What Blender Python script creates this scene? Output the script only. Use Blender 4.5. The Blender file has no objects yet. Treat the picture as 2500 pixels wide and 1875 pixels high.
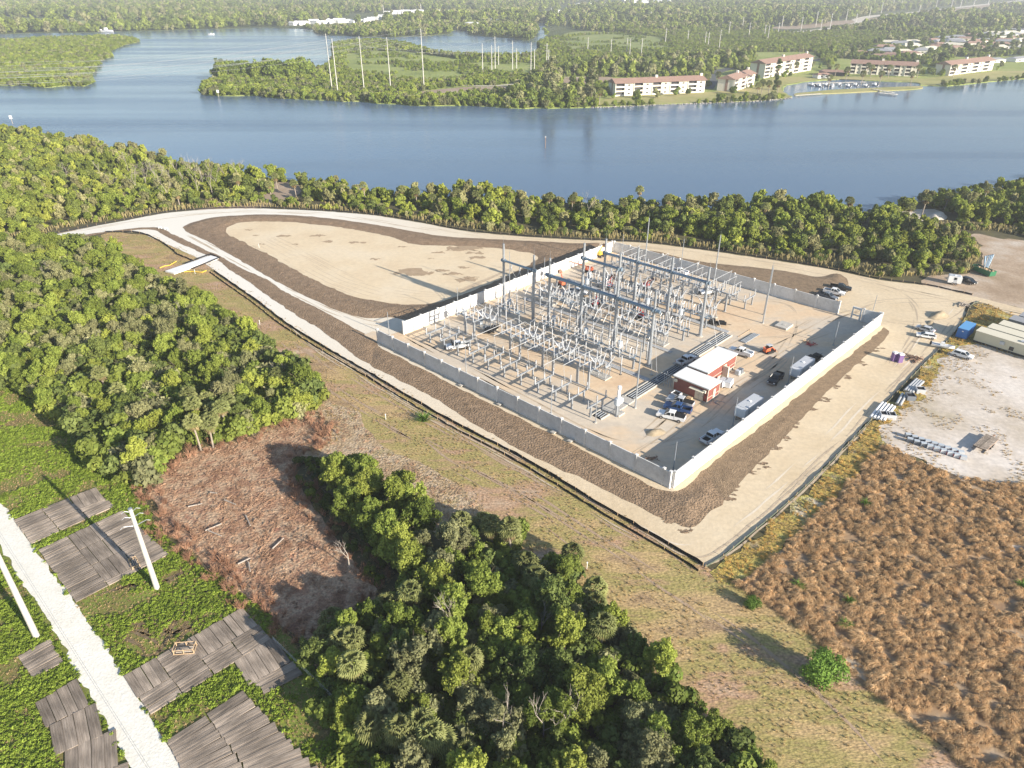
import bpy, math, random, bmesh
import numpy as np
from mathutils import Vector, Matrix, noise
from mathutils.geometry import delaunay_2d_cdt, tessellate_polygon
random.seed(7); rng = np.random.default_rng(7)
SC = bpy.context.scene
# ------------------------------------------------------------------ camera, sky, sun, exposure
CAM_H = 80.0; F_PX = 1735.0; PITCH = math.atan(995.0 / F_PX)
cam = bpy.data.cameras.new('camera'); camo = bpy.data.objects.new('camera', cam); SC.collection.objects.link(camo)
camo.location = (0, 0, CAM_H); camo.rotation_euler = (math.pi/2 - PITCH, 0, 0)
cam.sensor_width = 36.0; cam.lens = 36.0 * F_PX / 2500.0; cam.clip_start = 0.5; cam.clip_end = 30000; SC.camera = camo
SUN_AZ = math.radians(-40.0); SUN_EL = math.radians(19.5)       # math angle of the direction towards the sun
w = bpy.data.worlds.new('World'); SC.world = w; w.use_nodes = True
nt = w.node_tree; nt.nodes.clear()
sky = nt.nodes.new('ShaderNodeTexSky'); sky.sky_type = 'NISHITA'; sky.sun_disc = False
sky.sun_elevation = SUN_EL; sky.sun_rotation = math.pi/2 - SUN_AZ; sky.air_density = 1.0; sky.dust_density = 0.6; sky.ozone_density = 1.2
bg = nt.nodes.new('ShaderNodeBackground'); bg.inputs[1].default_value = 0.085
wo = nt.nodes.new('ShaderNodeOutputWorld'); nt.links.new(sky.outputs[0], bg.inputs[0]); nt.links.new(bg.outputs[0], wo.inputs[0])
sl = bpy.data.lights.new('sun', 'SUN'); sl.energy = 5.0; sl.angle = math.radians(0.5); sl.color = (1.0, 0.90, 0.76)
so = bpy.data.objects.new('sun', sl); SC.collection.objects.link(so)
sd = Vector((math.cos(SUN_AZ)*math.cos(SUN_EL), math.sin(SUN_AZ)*math.cos(SUN_EL), math.sin(SUN_EL)))
so.rotation_euler = sd.to_track_quat('Z', 'Y').to_euler(); so.location = (100, -100, 150)
SC.view_settings.view_transform = 'Standard'; SC.view_settings.look = 'None'; SC.view_settings.gamma = 1
SC.view_settings.use_curve_mapping = False; SC.view_settings.exposure = 1.1
SC.render.engine = 'CYCLES'
SC.cycles.max_bounces = 5; SC.cycles.diffuse_bounces = 2; SC.cycles.glossy_bounces = 2; SC.cycles.transmission_bounces = 3
SC.cycles.volume_bounces = 0; SC.cycles.transparent_max_bounces = 6; SC.cycles.use_denoising = True
SC.cycles.caustics_reflective = False; SC.cycles.caustics_refractive = False
# ------------------------------------------------------------------ survey: photo measurement -> metres on the ground
def G(px, py, z=0.0):
    x = (px - 1250.0)/F_PX; y = -(py - 937.5)/F_PX
    c, s = math.cos(PITCH), math.sin(PITCH)
    t = (z - CAM_H)/(-s + y*c)
    return (x*t, (c + y*s)*t)
def V(x, y, z=0.0): return G(x*1.1302, y*1.1302, z)             # overview plate
def plate(ox, oy, s): return lambda x, y, z=0.0: G(ox + x/s, oy + y/s, z)
Z2 = plate(1600, 560, 3.687); Z3 = plate(900, 700, 3.687); Z4 = plate(1500, 780, 3.687); Z5 = plate(2000, 560, 4.424)
Z6 = plate(1900, 900, 3.687); ZL = plate(0, 0, 1.7015); ZR = plate(1300, 0, 1.8433); Q1 = plate(0, 1100, 2.141); Z1 = plate(1180, 560, 4.424)
QM = plate(700, 1100, 2.141); QR = plate(1700, 1100, 2.141); ZW = plate(0, 250, 1.8433); ZF = plate(0, 550, 2.765)
def pl(f, s):                                                    # 'x y  x y ...' -> list of points
    n = [float(a) for a in s.split()]
    return [f(n[i], n[i+1]) for i in range(0, len(n), 2)]
SA = np.array(G(1639, 1195)); SU = np.array([0.70306, 0.71113]); SV = np.array([-0.7256, 0.68812]); UANG = math.atan2(SU[1], SU[0]) + 0.01
def W(u, v): p = SA + SU*u + SV*v; return (float(p[0]), float(p[1]))
# ------------------------------------------------------------------ materials
def nodes(m): m.use_nodes = True; return m.node_tree.nodes, m.node_tree.links
def ramp(N, cols, pos=None):
    r = N.new('ShaderNodeValToRGB'); e = r.color_ramp.elements
    while len(e) < len(cols): e.new(0.5)
    for i, c in enumerate(cols):
        e[i].position = pos[i] if pos else 0.3 + 0.4*i/max(1, len(cols)-1); e[i].color = (*c, 1)
    return r
def mat(name, cols, scale=1.0, rough=0.85, bump=0.0, bscale=None, metal=0.0, world=True, detail=5, fine=None, dist=0.1, spec=0.3, streak=None, pos=None, objcol=False, objr=(0.78, 1.2)):
    m = bpy.data.materials.new(name); N, L = nodes(m); b = N['Principled BSDF']
    b.inputs['Roughness'].default_value = rough; b.inputs['Metallic'].default_value = metal
    b.inputs['Specular IOR Level'].default_value = spec
    if not isinstance(cols[0], (tuple, list)): cols = [cols]
    if world: g = N.new('ShaderNodeNewGeometry'); co = g.outputs['Position']
    else: g = N.new('ShaderNodeTexCoord'); co = g.outputs['Object']
    if streak:
        mp = N.new('ShaderNodeMapping'); mp.inputs['Rotation'].default_value = (0, 0, streak[0]); mp.inputs['Scale'].default_value = (streak[1], 1, 1)
        L.new(co, mp.inputs[0]); cs = mp.outputs[0]
    else: cs = co
    out = None
    if len(cols) > 1:
        n = N.new('ShaderNodeTexNoise'); n.inputs['Scale'].default_value = scale; n.inputs['Detail'].default_value = detail; n.inputs['Roughness'].default_value = 0.62
        L.new(cs, n.inputs['Vector']); r = ramp(N, cols, pos); L.new(n.outputs[0], r.inputs[0]); out = r.outputs[0]
    if fine:                                                     # (scale, strength)
        n2 = N.new('ShaderNodeTexNoise'); n2.inputs['Scale'].default_value = fine[0]; n2.inputs['Detail'].default_value = 3
        L.new(co, n2.inputs['Vector']); mr = N.new('ShaderNodeMapRange'); mr.inputs[1].default_value = 0.3; mr.inputs[2].default_value = 0.7
        mr.inputs[3].default_value = 1 - fine[1]; mr.inputs[4].default_value = 1 + fine[1]; L.new(n2.outputs[0], mr.inputs[0])
        mx = N.new('ShaderNodeVectorMath'); mx.operation = 'SCALE'
        if out is None: mx.inputs[0].default_value = cols[0]
        else: L.new(out, mx.inputs[0])
        L.new(mr.outputs[0], mx.inputs['Scale']); out = mx.outputs[0]
    if objcol:
        oi = N.new('ShaderNodeObjectInfo'); mr = N.new('ShaderNodeMapRange'); mr.inputs[3].default_value = objr[0]; mr.inputs[4].default_value = objr[1]
        L.new(oi.outputs['Random'], mr.inputs[0]); mx = N.new('ShaderNodeVectorMath'); mx.operation = 'SCALE'
        if out is None: mx.inputs[0].default_value = cols[0]
        else: L.new(out, mx.inputs[0])
        L.new(mr.outputs[0], mx.inputs['Scale']); out = mx.outputs[0]
    if out is None: b.inputs['Base Color'].default_value = (*cols[0], 1)
    else: L.new(out, b.inputs['Base Color'])
    if bump:
        n3 = N.new('ShaderNodeTexNoise'); n3.inputs['Scale'].default_value = bscale or scale*4; n3.inputs['Detail'].default_value = 4
        L.new(cs, n3.inputs['Vector']); bp = N.new('ShaderNodeBump'); bp.inputs['Strength'].default_value = bump; bp.inputs['Distance'].default_value = dist
        L.new(n3.outputs[0], bp.inputs['Height']); L.new(bp.outputs[0], b.inputs['Normal'])
    return m
def leafmat(name, dark, light, trans=0.3, var=0.25):
    m = bpy.data.materials.new(name); N, L = nodes(m); b = N['Principled BSDF']
    b.inputs['Roughness'].default_value = 0.65; b.inputs['Specular IOR Level'].default_value = 0.15
    g = N.new('ShaderNodeNewGeometry'); oi = N.new('ShaderNodeObjectInfo')
    mxr = N.new('ShaderNodeMix'); mxr.data_type = 'RGBA'; mxr.inputs[6].default_value = (*dark, 1); mxr.inputs[7].default_value = (*light, 1)
    ma = N.new('ShaderNodeMath'); ma.operation = 'MULTIPLY_ADD'; ma.inputs[1].default_value = 0.45; ma.inputs[2].default_value = 0
    L.new(g.outputs['Random Per Island'], ma.inputs[0])
    mb = N.new('ShaderNodeMath'); mb.operation = 'MULTIPLY_ADD'; mb.inputs[1].default_value = 0.55
    L.new(oi.outputs['Random'], mb.inputs[0]); L.new(ma.outputs[0], mb.inputs[2]); L.new(mb.outputs[0], mxr.inputs[0])
    mc = N.new('ShaderNodeMix'); mc.data_type = 'RGBA'; mc.blend_type = 'MULTIPLY'; mc.inputs[0].default_value = 1
    L.new(mxr.outputs[2], mc.inputs[6]); L.new(oi.outputs['Color'], mc.inputs[7])
    hs = N.new('ShaderNodeHueSaturation'); mv = N.new('ShaderNodeMapRange'); mv.inputs[3].default_value = 1-var; mv.inputs[4].default_value = 1+var
    mm = N.new('ShaderNodeMath'); mm.operation = 'FRACT'; m7 = N.new('ShaderNodeMath'); m7.operation = 'MULTIPLY'; m7.inputs[1].default_value = 17.3
    L.new(oi.outputs['Random'], m7.inputs[0]); L.new(m7.outputs[0], mm.inputs[0]); L.new(mm.outputs[0], mv.inputs[0]); L.new(mv.outputs[0], hs.inputs['Value'])
    L.new(mc.outputs[2], hs.inputs['Color']); L.new(hs.outputs[0], b.inputs['Base Color'])
    t = N.new('ShaderNodeBsdfTranslucent'); L.new(hs.outputs[0], t.inputs[0]); ms = N.new('ShaderNodeMixShader'); ms.inputs[0].default_value = trans
    L.new(b.outputs[0], ms.inputs[1]); L.new(t.outputs[0], ms.inputs[2]); L.new(ms.outputs[0], N['Material Output'].inputs[0])
    return m
M = {}
M['leaf'] = leafmat('leaf', (0.12, 0.175, 0.034), (0.28, 0.335, 0.072), 0.35)
M['leafy'] = leafmat('leaf_yellow', (0.20, 0.25, 0.045), (0.31, 0.35, 0.075))
M['leafd'] = leafmat('leaf_dark', (0.085, 0.125, 0.035), (0.17, 0.21, 0.06))
M['leafg'] = leafmat('leaf_grey', (0.17, 0.19, 0.09), (0.29, 0.29, 0.15))
M['palm'] = leafmat('palm_leaf', (0.17, 0.20, 0.07), (0.32, 0.33, 0.13))
M['palmdead'] = leafmat('palm_dead_leaf', (0.25, 0.18, 0.09), (0.36, 0.28, 0.15))
M['cover'] = leafmat('ground_cover_leaf', (0.18, 0.26, 0.035), (0.33, 0.42, 0.065))
M['straw'] = leafmat('straw', (0.46, 0.29, 0.15), (0.86, 0.64, 0.38), 0.35)
M['reed'] = leafmat('reed', (0.42, 0.36, 0.17), (0.64, 0.55, 0.30), 0.35)
M['olive'] = leafmat('olive_grass', (0.36, 0.27, 0.13), (0.58, 0.44, 0.24), 0.3)
M['sticks'] = leafmat('dead_sticks', (0.20, 0.12, 0.08), (0.54, 0.38, 0.26), 0.0)
M['bark'] = mat('bark', [(0.12, 0.09, 0.07), (0.22, 0.18, 0.14)], 3, world=False)
M['polewhite'] = mat('pale_pole', (0.55, 0.54, 0.51), rough=.7)
M['palmbark'] = mat('palm_bark', [(0.25, 0.21, 0.17), (0.38, 0.33, 0.27)], 4, world=False)
M['deadwood'] = mat('dead_wood', [(0.32, 0.28, 0.24), (0.45, 0.4, 0.35)], 4, world=False)
M['galv'] = mat('galvanized_steel', [(0.31, 0.34, 0.38), (0.40, 0.43, 0.46)], 2.0, 0.42, metal=0.45, world=False)
M['beam'] = mat('beam_steel', [(0.20, 0.28, 0.37), (0.28, 0.36, 0.44)], 1.5, 0.4, metal=0.5, world=False)
M['alu'] = mat('aluminium_tube', (0.50, 0.51, 0.52), rough=0.4, metal=0.3)
M['porc'] = mat('grey_porcelain', (0.38, 0.40, 0.43), rough=0.35)
M['cabinet'] = mat('cabinet_grey', (0.46, 0.51, 0.56), rough=0.5)
M['conc'] = mat('concrete', [(0.42, 0.40, 0.36), (0.52, 0.50, 0.46)], 1.2, world=True, fine=(9, 0.06))
M['wall'] = mat('precast_wall', [(0.56, 0.55, 0.53), (0.68, 0.675, 0.66), (0.72, 0.715, 0.705)], 0.45, fine=(2.5, 0.07), objcol=True, objr=(0.92, 1.05), detail=8)
M['tub'] = mat('trench_cover', [(0.33, 0.34, 0.36), (0.44, 0.45, 0.46)], 2.0)
M['black'] = mat('black_rubber', (0.02, 0.02, 0.022), rough=0.7)
M['glass'] = mat('dark_glass', (0.015, 0.02, 0.025), rough=0.12, spec=0.6)
M['rim'] = mat('rim', (0.45, 0.45, 0.47), rough=0.35, metal=0.8)
def paint(n, c, r=0.3): M[n] = mat(n, c, rough=r, spec=0.5); return M[n]
paint('white_paint', (0.78, 0.79, 0.80)); paint('silver_paint', (0.50, 0.52, 0.55)); paint('blue_paint', (0.03, 0.075, 0.20)); paint('black_paint', (0.015, 0.016, 0.02))
paint('grey_paint', (0.16, 0.18, 0.21)); paint('orange_paint', (0.62, 0.13, 0.05)); paint('red_paint', (0.42, 0.03, 0.03)); paint('yellow_paint', (0.72, 0.48, 0.06))
paint('green_paint', (0.03, 0.16, 0.08)); paint('purple_plastic', (0.17, 0.10, 0.26), 0.5); paint('lilac_plastic', (0.42, 0.34, 0.62), 0.5); paint('container_blue', (0.03, 0.16, 0.48), 0.5); paint('taillight', (0.35, 0.01, 0.01)); paint('headlight', (0.8, 0.8, 0.78), 0.15)
paint('beige_cladding', (0.60, 0.56, 0.42), 0.6); paint('grey_roofing', (0.30, 0.31, 0.33), 0.7); paint('cream_roof', (0.66, 0.62, 0.50), 0.7); paint('door_tan', (0.55, 0.51, 0.42), 0.5)
paint('roof_white', (0.80, 0.80, 0.80), 0.5); M['brick'] = mat('red_cladding', [(0.22, 0.075, 0.062), (0.26, 0.095, 0.078)], 1.5, 0.6)
M['stucco'] = mat('stucco', [(0.70, 0.66, 0.58), (0.76, 0.72, 0.64)], 0.2); M['tile'] = mat('brown_roof_tiles', [(0.27, 0.175, 0.14), (0.34, 0.225, 0.18)], 0.5, fine=(2.5, 0.1))
M['housewhite'] = mat('white_siding', (0.80, 0.80, 0.79), rough=0.6); M['dark'] = mat('recess_shade_and_dark_parts', (0.05, 0.05, 0.055), rough=0.6)  # flat dark colour for openings and dark parts; behind balconies it paints recess shade
M['wood'] = mat('weathered_timber', [(0.25, 0.205, 0.165), (0.32, 0.265, 0.215), (0.41, 0.345, 0.285)], 5.0, 0.85, bump=0.5, world=False, streak=(0, 0.12), objcol=True, fine=(1.6, 0.38), objr=(.68, 1.3))
M['lumber'] = mat('new_lumber', (0.52, 0.38, 0.24), rough=0.8)
M['rust'] = mat('rusty_steel', [(0.22, 0.13, 0.09), (0.32, 0.22, 0.16)], 2)
M['heap'] = mat('heap_sand', [(0.36, 0.29, 0.19), (0.44, 0.36, 0.25)], 1.0, bump=.4, bscale=4)
GM_HEAP = M['heap']
M['conductor'] = mat('conductor', (0.45, 0.46, 0.48), rough=0.5, metal=0.3)
M['wire'] = mat('wire', (0.55, 0.56, 0.58), rough=0.4, metal=0.5)
M['fence_green'] = mat('green_silt_fabric', (0.10, 0.12, 0.09), rough=.9)
M['fabric'] = mat('silt_fabric', (0.022, 0.022, 0.024), rough=0.9)
M['rock'] = mat('rock', [(0.30, 0.28, 0.25), (0.45, 0.42, 0.38)], 1.0, objcol=True)
M['plant_green'] = leafmat('shrub_green', (0.09, 0.17, 0.03), (0.17, 0.28, 0.05))
# ground materials
GM = {}
def gm(k, *a, **kw): GM[k] = mat('ground_' + k, *a, **kw)
gm('under', [(0.055, 0.05, 0.03), (0.10, 0.09, 0.045), (0.13, 0.12, 0.05)], 0.15, bump=0.6, bscale=1.5)
gm('mown', [(0.24, 0.16, 0.11), (0.46, 0.33, 0.165), (0.32, 0.275, 0.10), (0.42, 0.27, 0.17), (0.50, 0.40, 0.29)], 0.11, bump=0.7, bscale=4.0, fine=(2.6, 0.38), detail=7, pos=[0.30, 0.42, 0.5, 0.58, 0.7], dist=0.15, streak=(-2.38, 0.38))
gm('yellow', [(0.40, 0.33, 0.24), (0.36, 0.27, 0.08), (0.42, 0.30, 0.08), (0.36, 0.33, 0.10), (0.50, 0.43, 0.34)], 0.13, bump=0.9, bscale=2.2, fine=(1.8, 0.3), detail=7, pos=[0.3, 0.4, 0.5, 0.58, 0.68], dist=0.25)
gm('straw', [(0.24, 0.15, 0.09), (0.36, 0.25, 0.15), (0.42, 0.34, 0.25)], 0.3, bump=0.6, bscale=2)
gm('slash', [(0.21, 0.11, 0.07), (0.35, 0.21, 0.135), (0.46, 0.33, 0.22), (0.31, 0.155, 0.10)], 0.25, bump=1.0, bscale=2.0, fine=(3.0, 0.35), detail=8, pos=[0.32, 0.45, 0.55, 0.68], dist=0.3)
gm('slashtan', [(0.26, 0.17, 0.11), (0.38, 0.28, 0.17), (0.46, 0.36, 0.25), (0.30, 0.25, 0.11)], 0.2, bump=1.0, bscale=2.0, fine=(2.5, 0.3), detail=8, pos=[0.32, 0.45, 0.55, 0.68], dist=0.3)
gm('track', [(0.44, 0.35, 0.25), (0.56, 0.46, 0.34)], 0.8, bump=.6, bscale=5)
gm('tracklight', [(0.74, 0.66, 0.54), (0.66, 0.57, 0.45)], 0.8)
gm('eastlot', [(0.28, 0.20, 0.13), (0.42, 0.32, 0.23), (0.56, 0.50, 0.43)], 0.07, bump=.5, bscale=2, fine=(1.5, .15), detail=8)
gm('green', [(0.20, 0.15, 0.07), (0.17, 0.20, 0.04), (0.22, 0.28, 0.05)], 0.2, bump=0.8, bscale=2)
gm('pad', [(0.60, 0.43, 0.28), (0.66, 0.51, 0.35), (0.56, 0.49, 0.40), (0.68, 0.58, 0.45)], 0.06, bump=0.2, bscale=2.5, fine=(0.9, 0.06), detail=8, pos=[0.3, 0.45, 0.56, 0.68], streak=(-0.75, 0.5))
gm('basin', [(0.62, 0.49, 0.33), (0.68, 0.56, 0.39), (0.70, 0.60, 0.45)], 0.05, bump=0.15, bscale=2, fine=(0.7, 0.05), detail=7)
gm('shell', [(0.72, 0.69, 0.61), (0.82, 0.80, 0.74)], 0.3, bump=0.5, bscale=3, fine=(3, 0.08), detail=6)
gm('lot', [(0.42, 0.36, 0.25), (0.54, 0.47, 0.39), (0.66, 0.60, 0.54), (0.70, 0.66, 0.61)], 0.05, bump=0.3, bscale=2, fine=(1.0, 0.12), detail=8, pos=[0.3, 0.45, 0.6, 0.75])
gm('spill', [(0.34, 0.25, 0.165), (0.44, 0.33, 0.22)], 0.6)
gm('mulch', [(0.195, 0.135, 0.085), (0.31, 0.22, 0.145)], 0.6, bump=1.0, bscale=2.6, fine=(4.5, 0.3), dist=0.35, detail=6)
gm('mulchtan', [(0.19, 0.135, 0.085), (0.31, 0.225, 0.145)], 0.9, bump=1.0, bscale=5.0, fine=(7, 0.4), dist=0.3, detail=6)
gm('lawn', [(0.22, 0.24, 0.07), (0.36, 0.34, 0.13), (0.42, 0.36, 0.18)], 0.03, detail=6, fine=(0.3, 0.1))
gm('marsh', [(0.17, 0.21, 0.055), (0.27, 0.32, 0.085), (0.34, 0.36, 0.13)], 0.02, detail=7, bump=1.0, bscale=0.3, dist=1.0)
gm('forest', [(0.045, 0.06, 0.025), (0.085, 0.105, 0.035), (0.13, 0.14, 0.06)], 0.01, detail=8, bump=1.0, bscale=0.15, dist=3.0)
gm('asphalt', (0.10, 0.105, 0.11)); gm('earth', [(0.30, 0.22, 0.16), (0.40, 0.32, 0.24)], 0.05); gm('pale', [(0.55, 0.50, 0.42), (0.62, 0.57, 0.5)], 0.1)
# perimeter road: whiter shell in the west, pinker sand towards the east gate
def road_mat():
    m = mat('ground_road', [(0.60, 0.48, 0.32), (0.68, 0.57, 0.41)], 0.08, bump=0.3, bscale=2.0, fine=(1.1, 0.08), detail=8); N, L = nodes(m)
    b = N['Principled BSDF']; src = b.inputs['Base Color'].links[0].from_socket
    g = N.new('ShaderNodeNewGeometry'); sx = N.new('ShaderNodeSeparateXYZ'); L.new(g.outputs['Position'], sx.inputs[0])
    mr = N.new('ShaderNodeMapRange'); mr.inputs[1].default_value = -70; mr.inputs[2].default_value = 10; mr.inputs[3].default_value = 1; mr.inputs[4].default_value = 0; L.new(sx.outputs[0], mr.inputs[0])
    mx = N.new('ShaderNodeMix'); mx.data_type = 'RGBA'; mx.inputs[7].default_value = (0.76, 0.73, 0.66, 1); L.new(mr.outputs[0], mx.inputs[0]); L.new(src, mx.inputs[6]); L.new(mx.outputs[2], b.inputs['Base Color'])
    return m
GM['road'] = road_mat()
def water_mat():
    m = bpy.data.materials.new('river_water'); N, L = nodes(m); b = N['Principled BSDF']
    b.inputs['Base Color'].default_value = (0.095, 0.15, 0.235, 1); b.inputs['Roughness'].default_value = 0.12; b.inputs['IOR'].default_value = 1.33; b.inputs['Specular IOR Level'].default_value = 0.5
    g = N.new('ShaderNodeNewGeometry'); mp = N.new('ShaderNodeMapping'); mp.inputs['Scale'].default_value = (0.5, 1, 1); L.new(g.outputs['Position'], mp.inputs[0])
    n = N.new('ShaderNodeTexNoise'); n.inputs['Scale'].default_value = 0.9; n.inputs['Detail'].default_value = 5; L.new(mp.outputs[0], n.inputs['Vector'])
    # wind lanes: long bands of calmer and rougher water
    mp2 = N.new('ShaderNodeMapping'); mp2.inputs['Rotation'].default_value = (0, 0, 0.12); mp2.inputs['Scale'].default_value = (0.0012, 0.018, 1); L.new(g.outputs['Position'], mp2.inputs[0])
    n2 = N.new('ShaderNodeTexNoise'); n2.inputs['Scale'].default_value = 1; n2.inputs['Detail'].default_value = 4; L.new(mp2.outputs[0], n2.inputs['Vector'])
    mr = N.new('ShaderNodeMapRange'); mr.inputs[1].default_value = 0.35; mr.inputs[2].default_value = 0.7; mr.inputs[3].default_value = 0.25; mr.inputs[4].default_value = 0.75; L.new(n2.outputs[0], mr.inputs[0])
    bp = N.new('ShaderNodeBump'); bp.inputs['Distance'].default_value = 0.2; L.new(mr.outputs[0], bp.inputs['Strength']); L.new(n.outputs[0], bp.inputs['Height']); L.new(bp.outputs[0], b.inputs['Normal'])
    mq = N.new('ShaderNodeMapRange'); mq.inputs[1].default_value = .42; mq.inputs[2].default_value = .66; mq.inputs[3].default_value = .12; mq.inputs[4].default_value = .30; L.new(n2.outputs[0], mq.inputs[0]); L.new(mq.outputs[0], b.inputs['Roughness'])
    return m
GM['water'] = water_mat()
# ------------------------------------------------------------------ mesh helpers
class B:
    def __init__(s): s.v = []; s.f = []; s.m = []
    def add(s, vs, fs, mi=0):
        o = len(s.v); s.v.extend(vs); s.f.extend([tuple(i+o for i in f) for f in fs]); s.m.extend([mi]*len(fs)); return s
    def box(s, x0, x1, y0, y1, z0, z1, mi=0, tx=0.0, ty=0.0):
        vs = [(x0, y0, z0), (x1, y0, z0), (x1, y1, z0), (x0, y1, z0), (x0+tx, y0+ty, z1), (x1-tx, y0+ty, z1), (x1-tx, y1-ty, z1), (x0+tx, y1-ty, z1)]
        return s.add(vs, [(3, 2, 1, 0), (4, 5, 6, 7), (0, 1, 5, 4), (1, 2, 6, 5), (2, 3, 7, 6), (3, 0, 4, 7)], mi)
    def tube(s, a, b, r0, r1=None, n=8, mi=0, cap=True):
        a = Vector(a); b = Vector(b); r1 = r0 if r1 is None else r1; d = (b-a)
        if d.length < 1e-6: return s
        d.normalize(); up = Vector((0, 0, 1)) if abs(d.z) < 0.95 else Vector((1, 0, 0)); x = d.cross(up).normalized(); y = d.cross(x)
        vs = []
        for p, r in ((a, r0), (b, r1)):
            for i in range(n):
                t = 2*math.pi*i/n; vs.append(tuple(p + x*(r*math.cos(t)) + y*(r*math.sin(t))))
        fs = [(i, i+n, (i+1) % n+n, (i+1) % n) for i in range(n)]
        if cap: fs += [tuple(range(n)), tuple(range(2*n-1, n-1, -1))]
        return s.add(vs, fs, mi)
    def path(s, pts, r, n=6, mi=0):
        for a, b in zip(pts[:-1], pts[1:]): s.tube(a, b, r, r, n, mi)
        return s
    def lathe(s, x, y, prof, n=10, mi=0):
        vs = []; fs = []
        for (z, r) in prof:
            for i in range(n): t = 2*math.pi*i/n; vs.append((x+r*math.cos(t), y+r*math.sin(t), z))
        for k in range(len(prof)-1):
            for i in range(n): j = (i+1) % n; fs.append((k*n+i, k*n+j, (k+1)*n+j, (k+1)*n+i))
        fs.append(tuple(range(n-1, -1, -1))); fs.append(tuple(range((len(prof)-1)*n, len(prof)*n)))
        return s.add(vs, fs, mi)
    def prism(s, prof, y0, y1, mi=0, inset=None):     # profile in x,z extruded along y
        n = len(prof); vs = [(x, y0, z) for x, z in prof] + [(x, y1, z) for x, z in prof]
        if inset: vs = [(x, y0 + inset(z), z) for x, z in prof] + [(x, y1 - inset(z), z) for x, z in prof]
        fs = [tuple(range(n)), tuple(range(2*n-1, n-1, -1))] + [(i+1 if i+1 < n else 0, i, i+n, (i+1) % n+n) for i in range(n)]
        return s.add(vs, fs, mi)
    def mesh(s, name, mats):
        me = bpy.data.meshes.new(name); me.from_pydata(s.v, [], s.f)
        for m in (mats if isinstance(mats, (list, tuple)) else [mats]): me.materials.append(m)
        if any(s.m): me.polygons.foreach_set('material_index', s.m)
        me.update(); return me
def link(o, coll=None): (coll or SC.collection).objects.link(o); return o
def part(name, b, mats, parent, loc=None, rz=0, label=None):
    me = b.mesh(name, mats) if isinstance(b, B) else b
    o = link(bpy.data.objects.new(name, me)); o.parent = parent
    if loc: o.location = loc
    if rz: o.rotation_euler[2] = rz
    if label: o['label'] = label
    return o
def tagit(o, label, cat, group=None, kind=None):
    o['label'] = label; o['category'] = cat
    if group: o['group'] = group
    if kind: o['kind'] = kind
    return o
def thing(name, label, cat, loc=(0, 0, 0), rz=0, group=None):
    o = link(bpy.data.objects.new(name, None)); o.empty_display_size = 0.5; o.location = loc if len(loc) == 3 else (*loc, 0); o.rotation_euler[2] = rz
    return tagit(o, label, cat, group)
def solo(name, b, mats, label, cat, loc=(0, 0, 0), rz=0, group=None, kind=None):
    o = link(bpy.data.objects.new(name, b.mesh(name, mats) if isinstance(b, B) else b)); o.location = loc if len(loc) == 3 else (*loc, 0); o.rotation_euler[2] = rz
    return tagit(o, label, cat, group, kind)
def struct(name, b, mats, label=None):
    o = link(bpy.data.objects.new(name, b.mesh(name, mats) if isinstance(b, B) else b)); o['kind'] = 'structure'
    if label: o['label'] = label
    return o
def dup(root, loc, rz=None, label=None, scale=None, group=None, color=None):
    def cp(o, par):
        c = o.copy(); SC.collection.objects.link(c); c.parent = par
        if color: c.color = (*color, 1)
        for ch in o.children: cp(ch, c)
        return c
    r = cp(root, None); r.location = loc if len(loc) == 3 else (*loc, 0)
    if rz is not None: r.rotation_euler[2] = rz
    if label: r['label'] = label
    if scale: r.scale = (scale,)*3 if not isinstance(scale, tuple) else scale
    if group: r['group'] = group
    return r
def world_part(name, b, mats, parent):                # part given in world coordinates under an unrotated root
    o = part(name, b, mats, parent); o.matrix_parent_inverse = Matrix.Translation(parent.location).inverted(); return o
# outlines
def smooth(pts, step=2.0, closed=True):
    P = [np.array(p) for p in pts]; n = len(P); out = []
    rngi = range(n if closed else n-1)
    for i in rngi:
        p0, p1, p2, p3 = (P[(i-1) % n], P[i], P[(i+1) % n], P[(i+2) % n]) if closed else (P[max(i-1, 0)], P[i], P[i+1], P[min(i+2, n-1)])
        L = np.linalg.norm(p2-p1); k = max(1, min(60, int(L/step)))
        for j in range(k):
            t = j/k; out.append(0.5*((2*p1) + (-p0+p2)*t + (2*p0-5*p1+4*p2-p3)*t*t + (-p0+3*p1-3*p2+p3)*t**3))
    if not closed: out.append(P[-1])
    return out
def rough(pts, amp, freq=0.15):
    return [(p[0] + amp*noise.fractal(Vector((p[0]*freq, p[1]*freq, 3.1)), 0.7, 2.1, 4), p[1] + amp*noise.fractal(Vector((p[0]*freq, p[1]*freq, 9.7)), 0.7, 2.1, 4)) for p in pts]
def inside(P, poly):
    P = np.asarray(P); x, y = P[:, 0], P[:, 1]; r = np.zeros(len(P), bool); q = np.asarray(poly)
    x1, y1 = q[:, 0], q[:, 1]; x2, y2 = np.roll(x1, -1), np.roll(y1, -1)
    for a, b, c, d in zip(x1, y1, x2, y2):
        if b == d: continue
        k = (b > y) != (d > y); r ^= k & (x < (c-a)*(y-b)/(d-b)+a)
    return r
def edist(P, poly):
    P = np.asarray(P); q = np.asarray(poly); a = q; b = np.roll(q, -1, 0); best = np.full(len(P), 1e9)
    for s, e in zip(a, b):
        d = e-s; L = (d*d).sum()
        if L == 0: continue
        t = np.clip(((P-s)@d)/L, 0, 1); best = np.minimum(best, np.hypot(*(P-(s+t[:, None]*d)).T))
    return best
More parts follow.
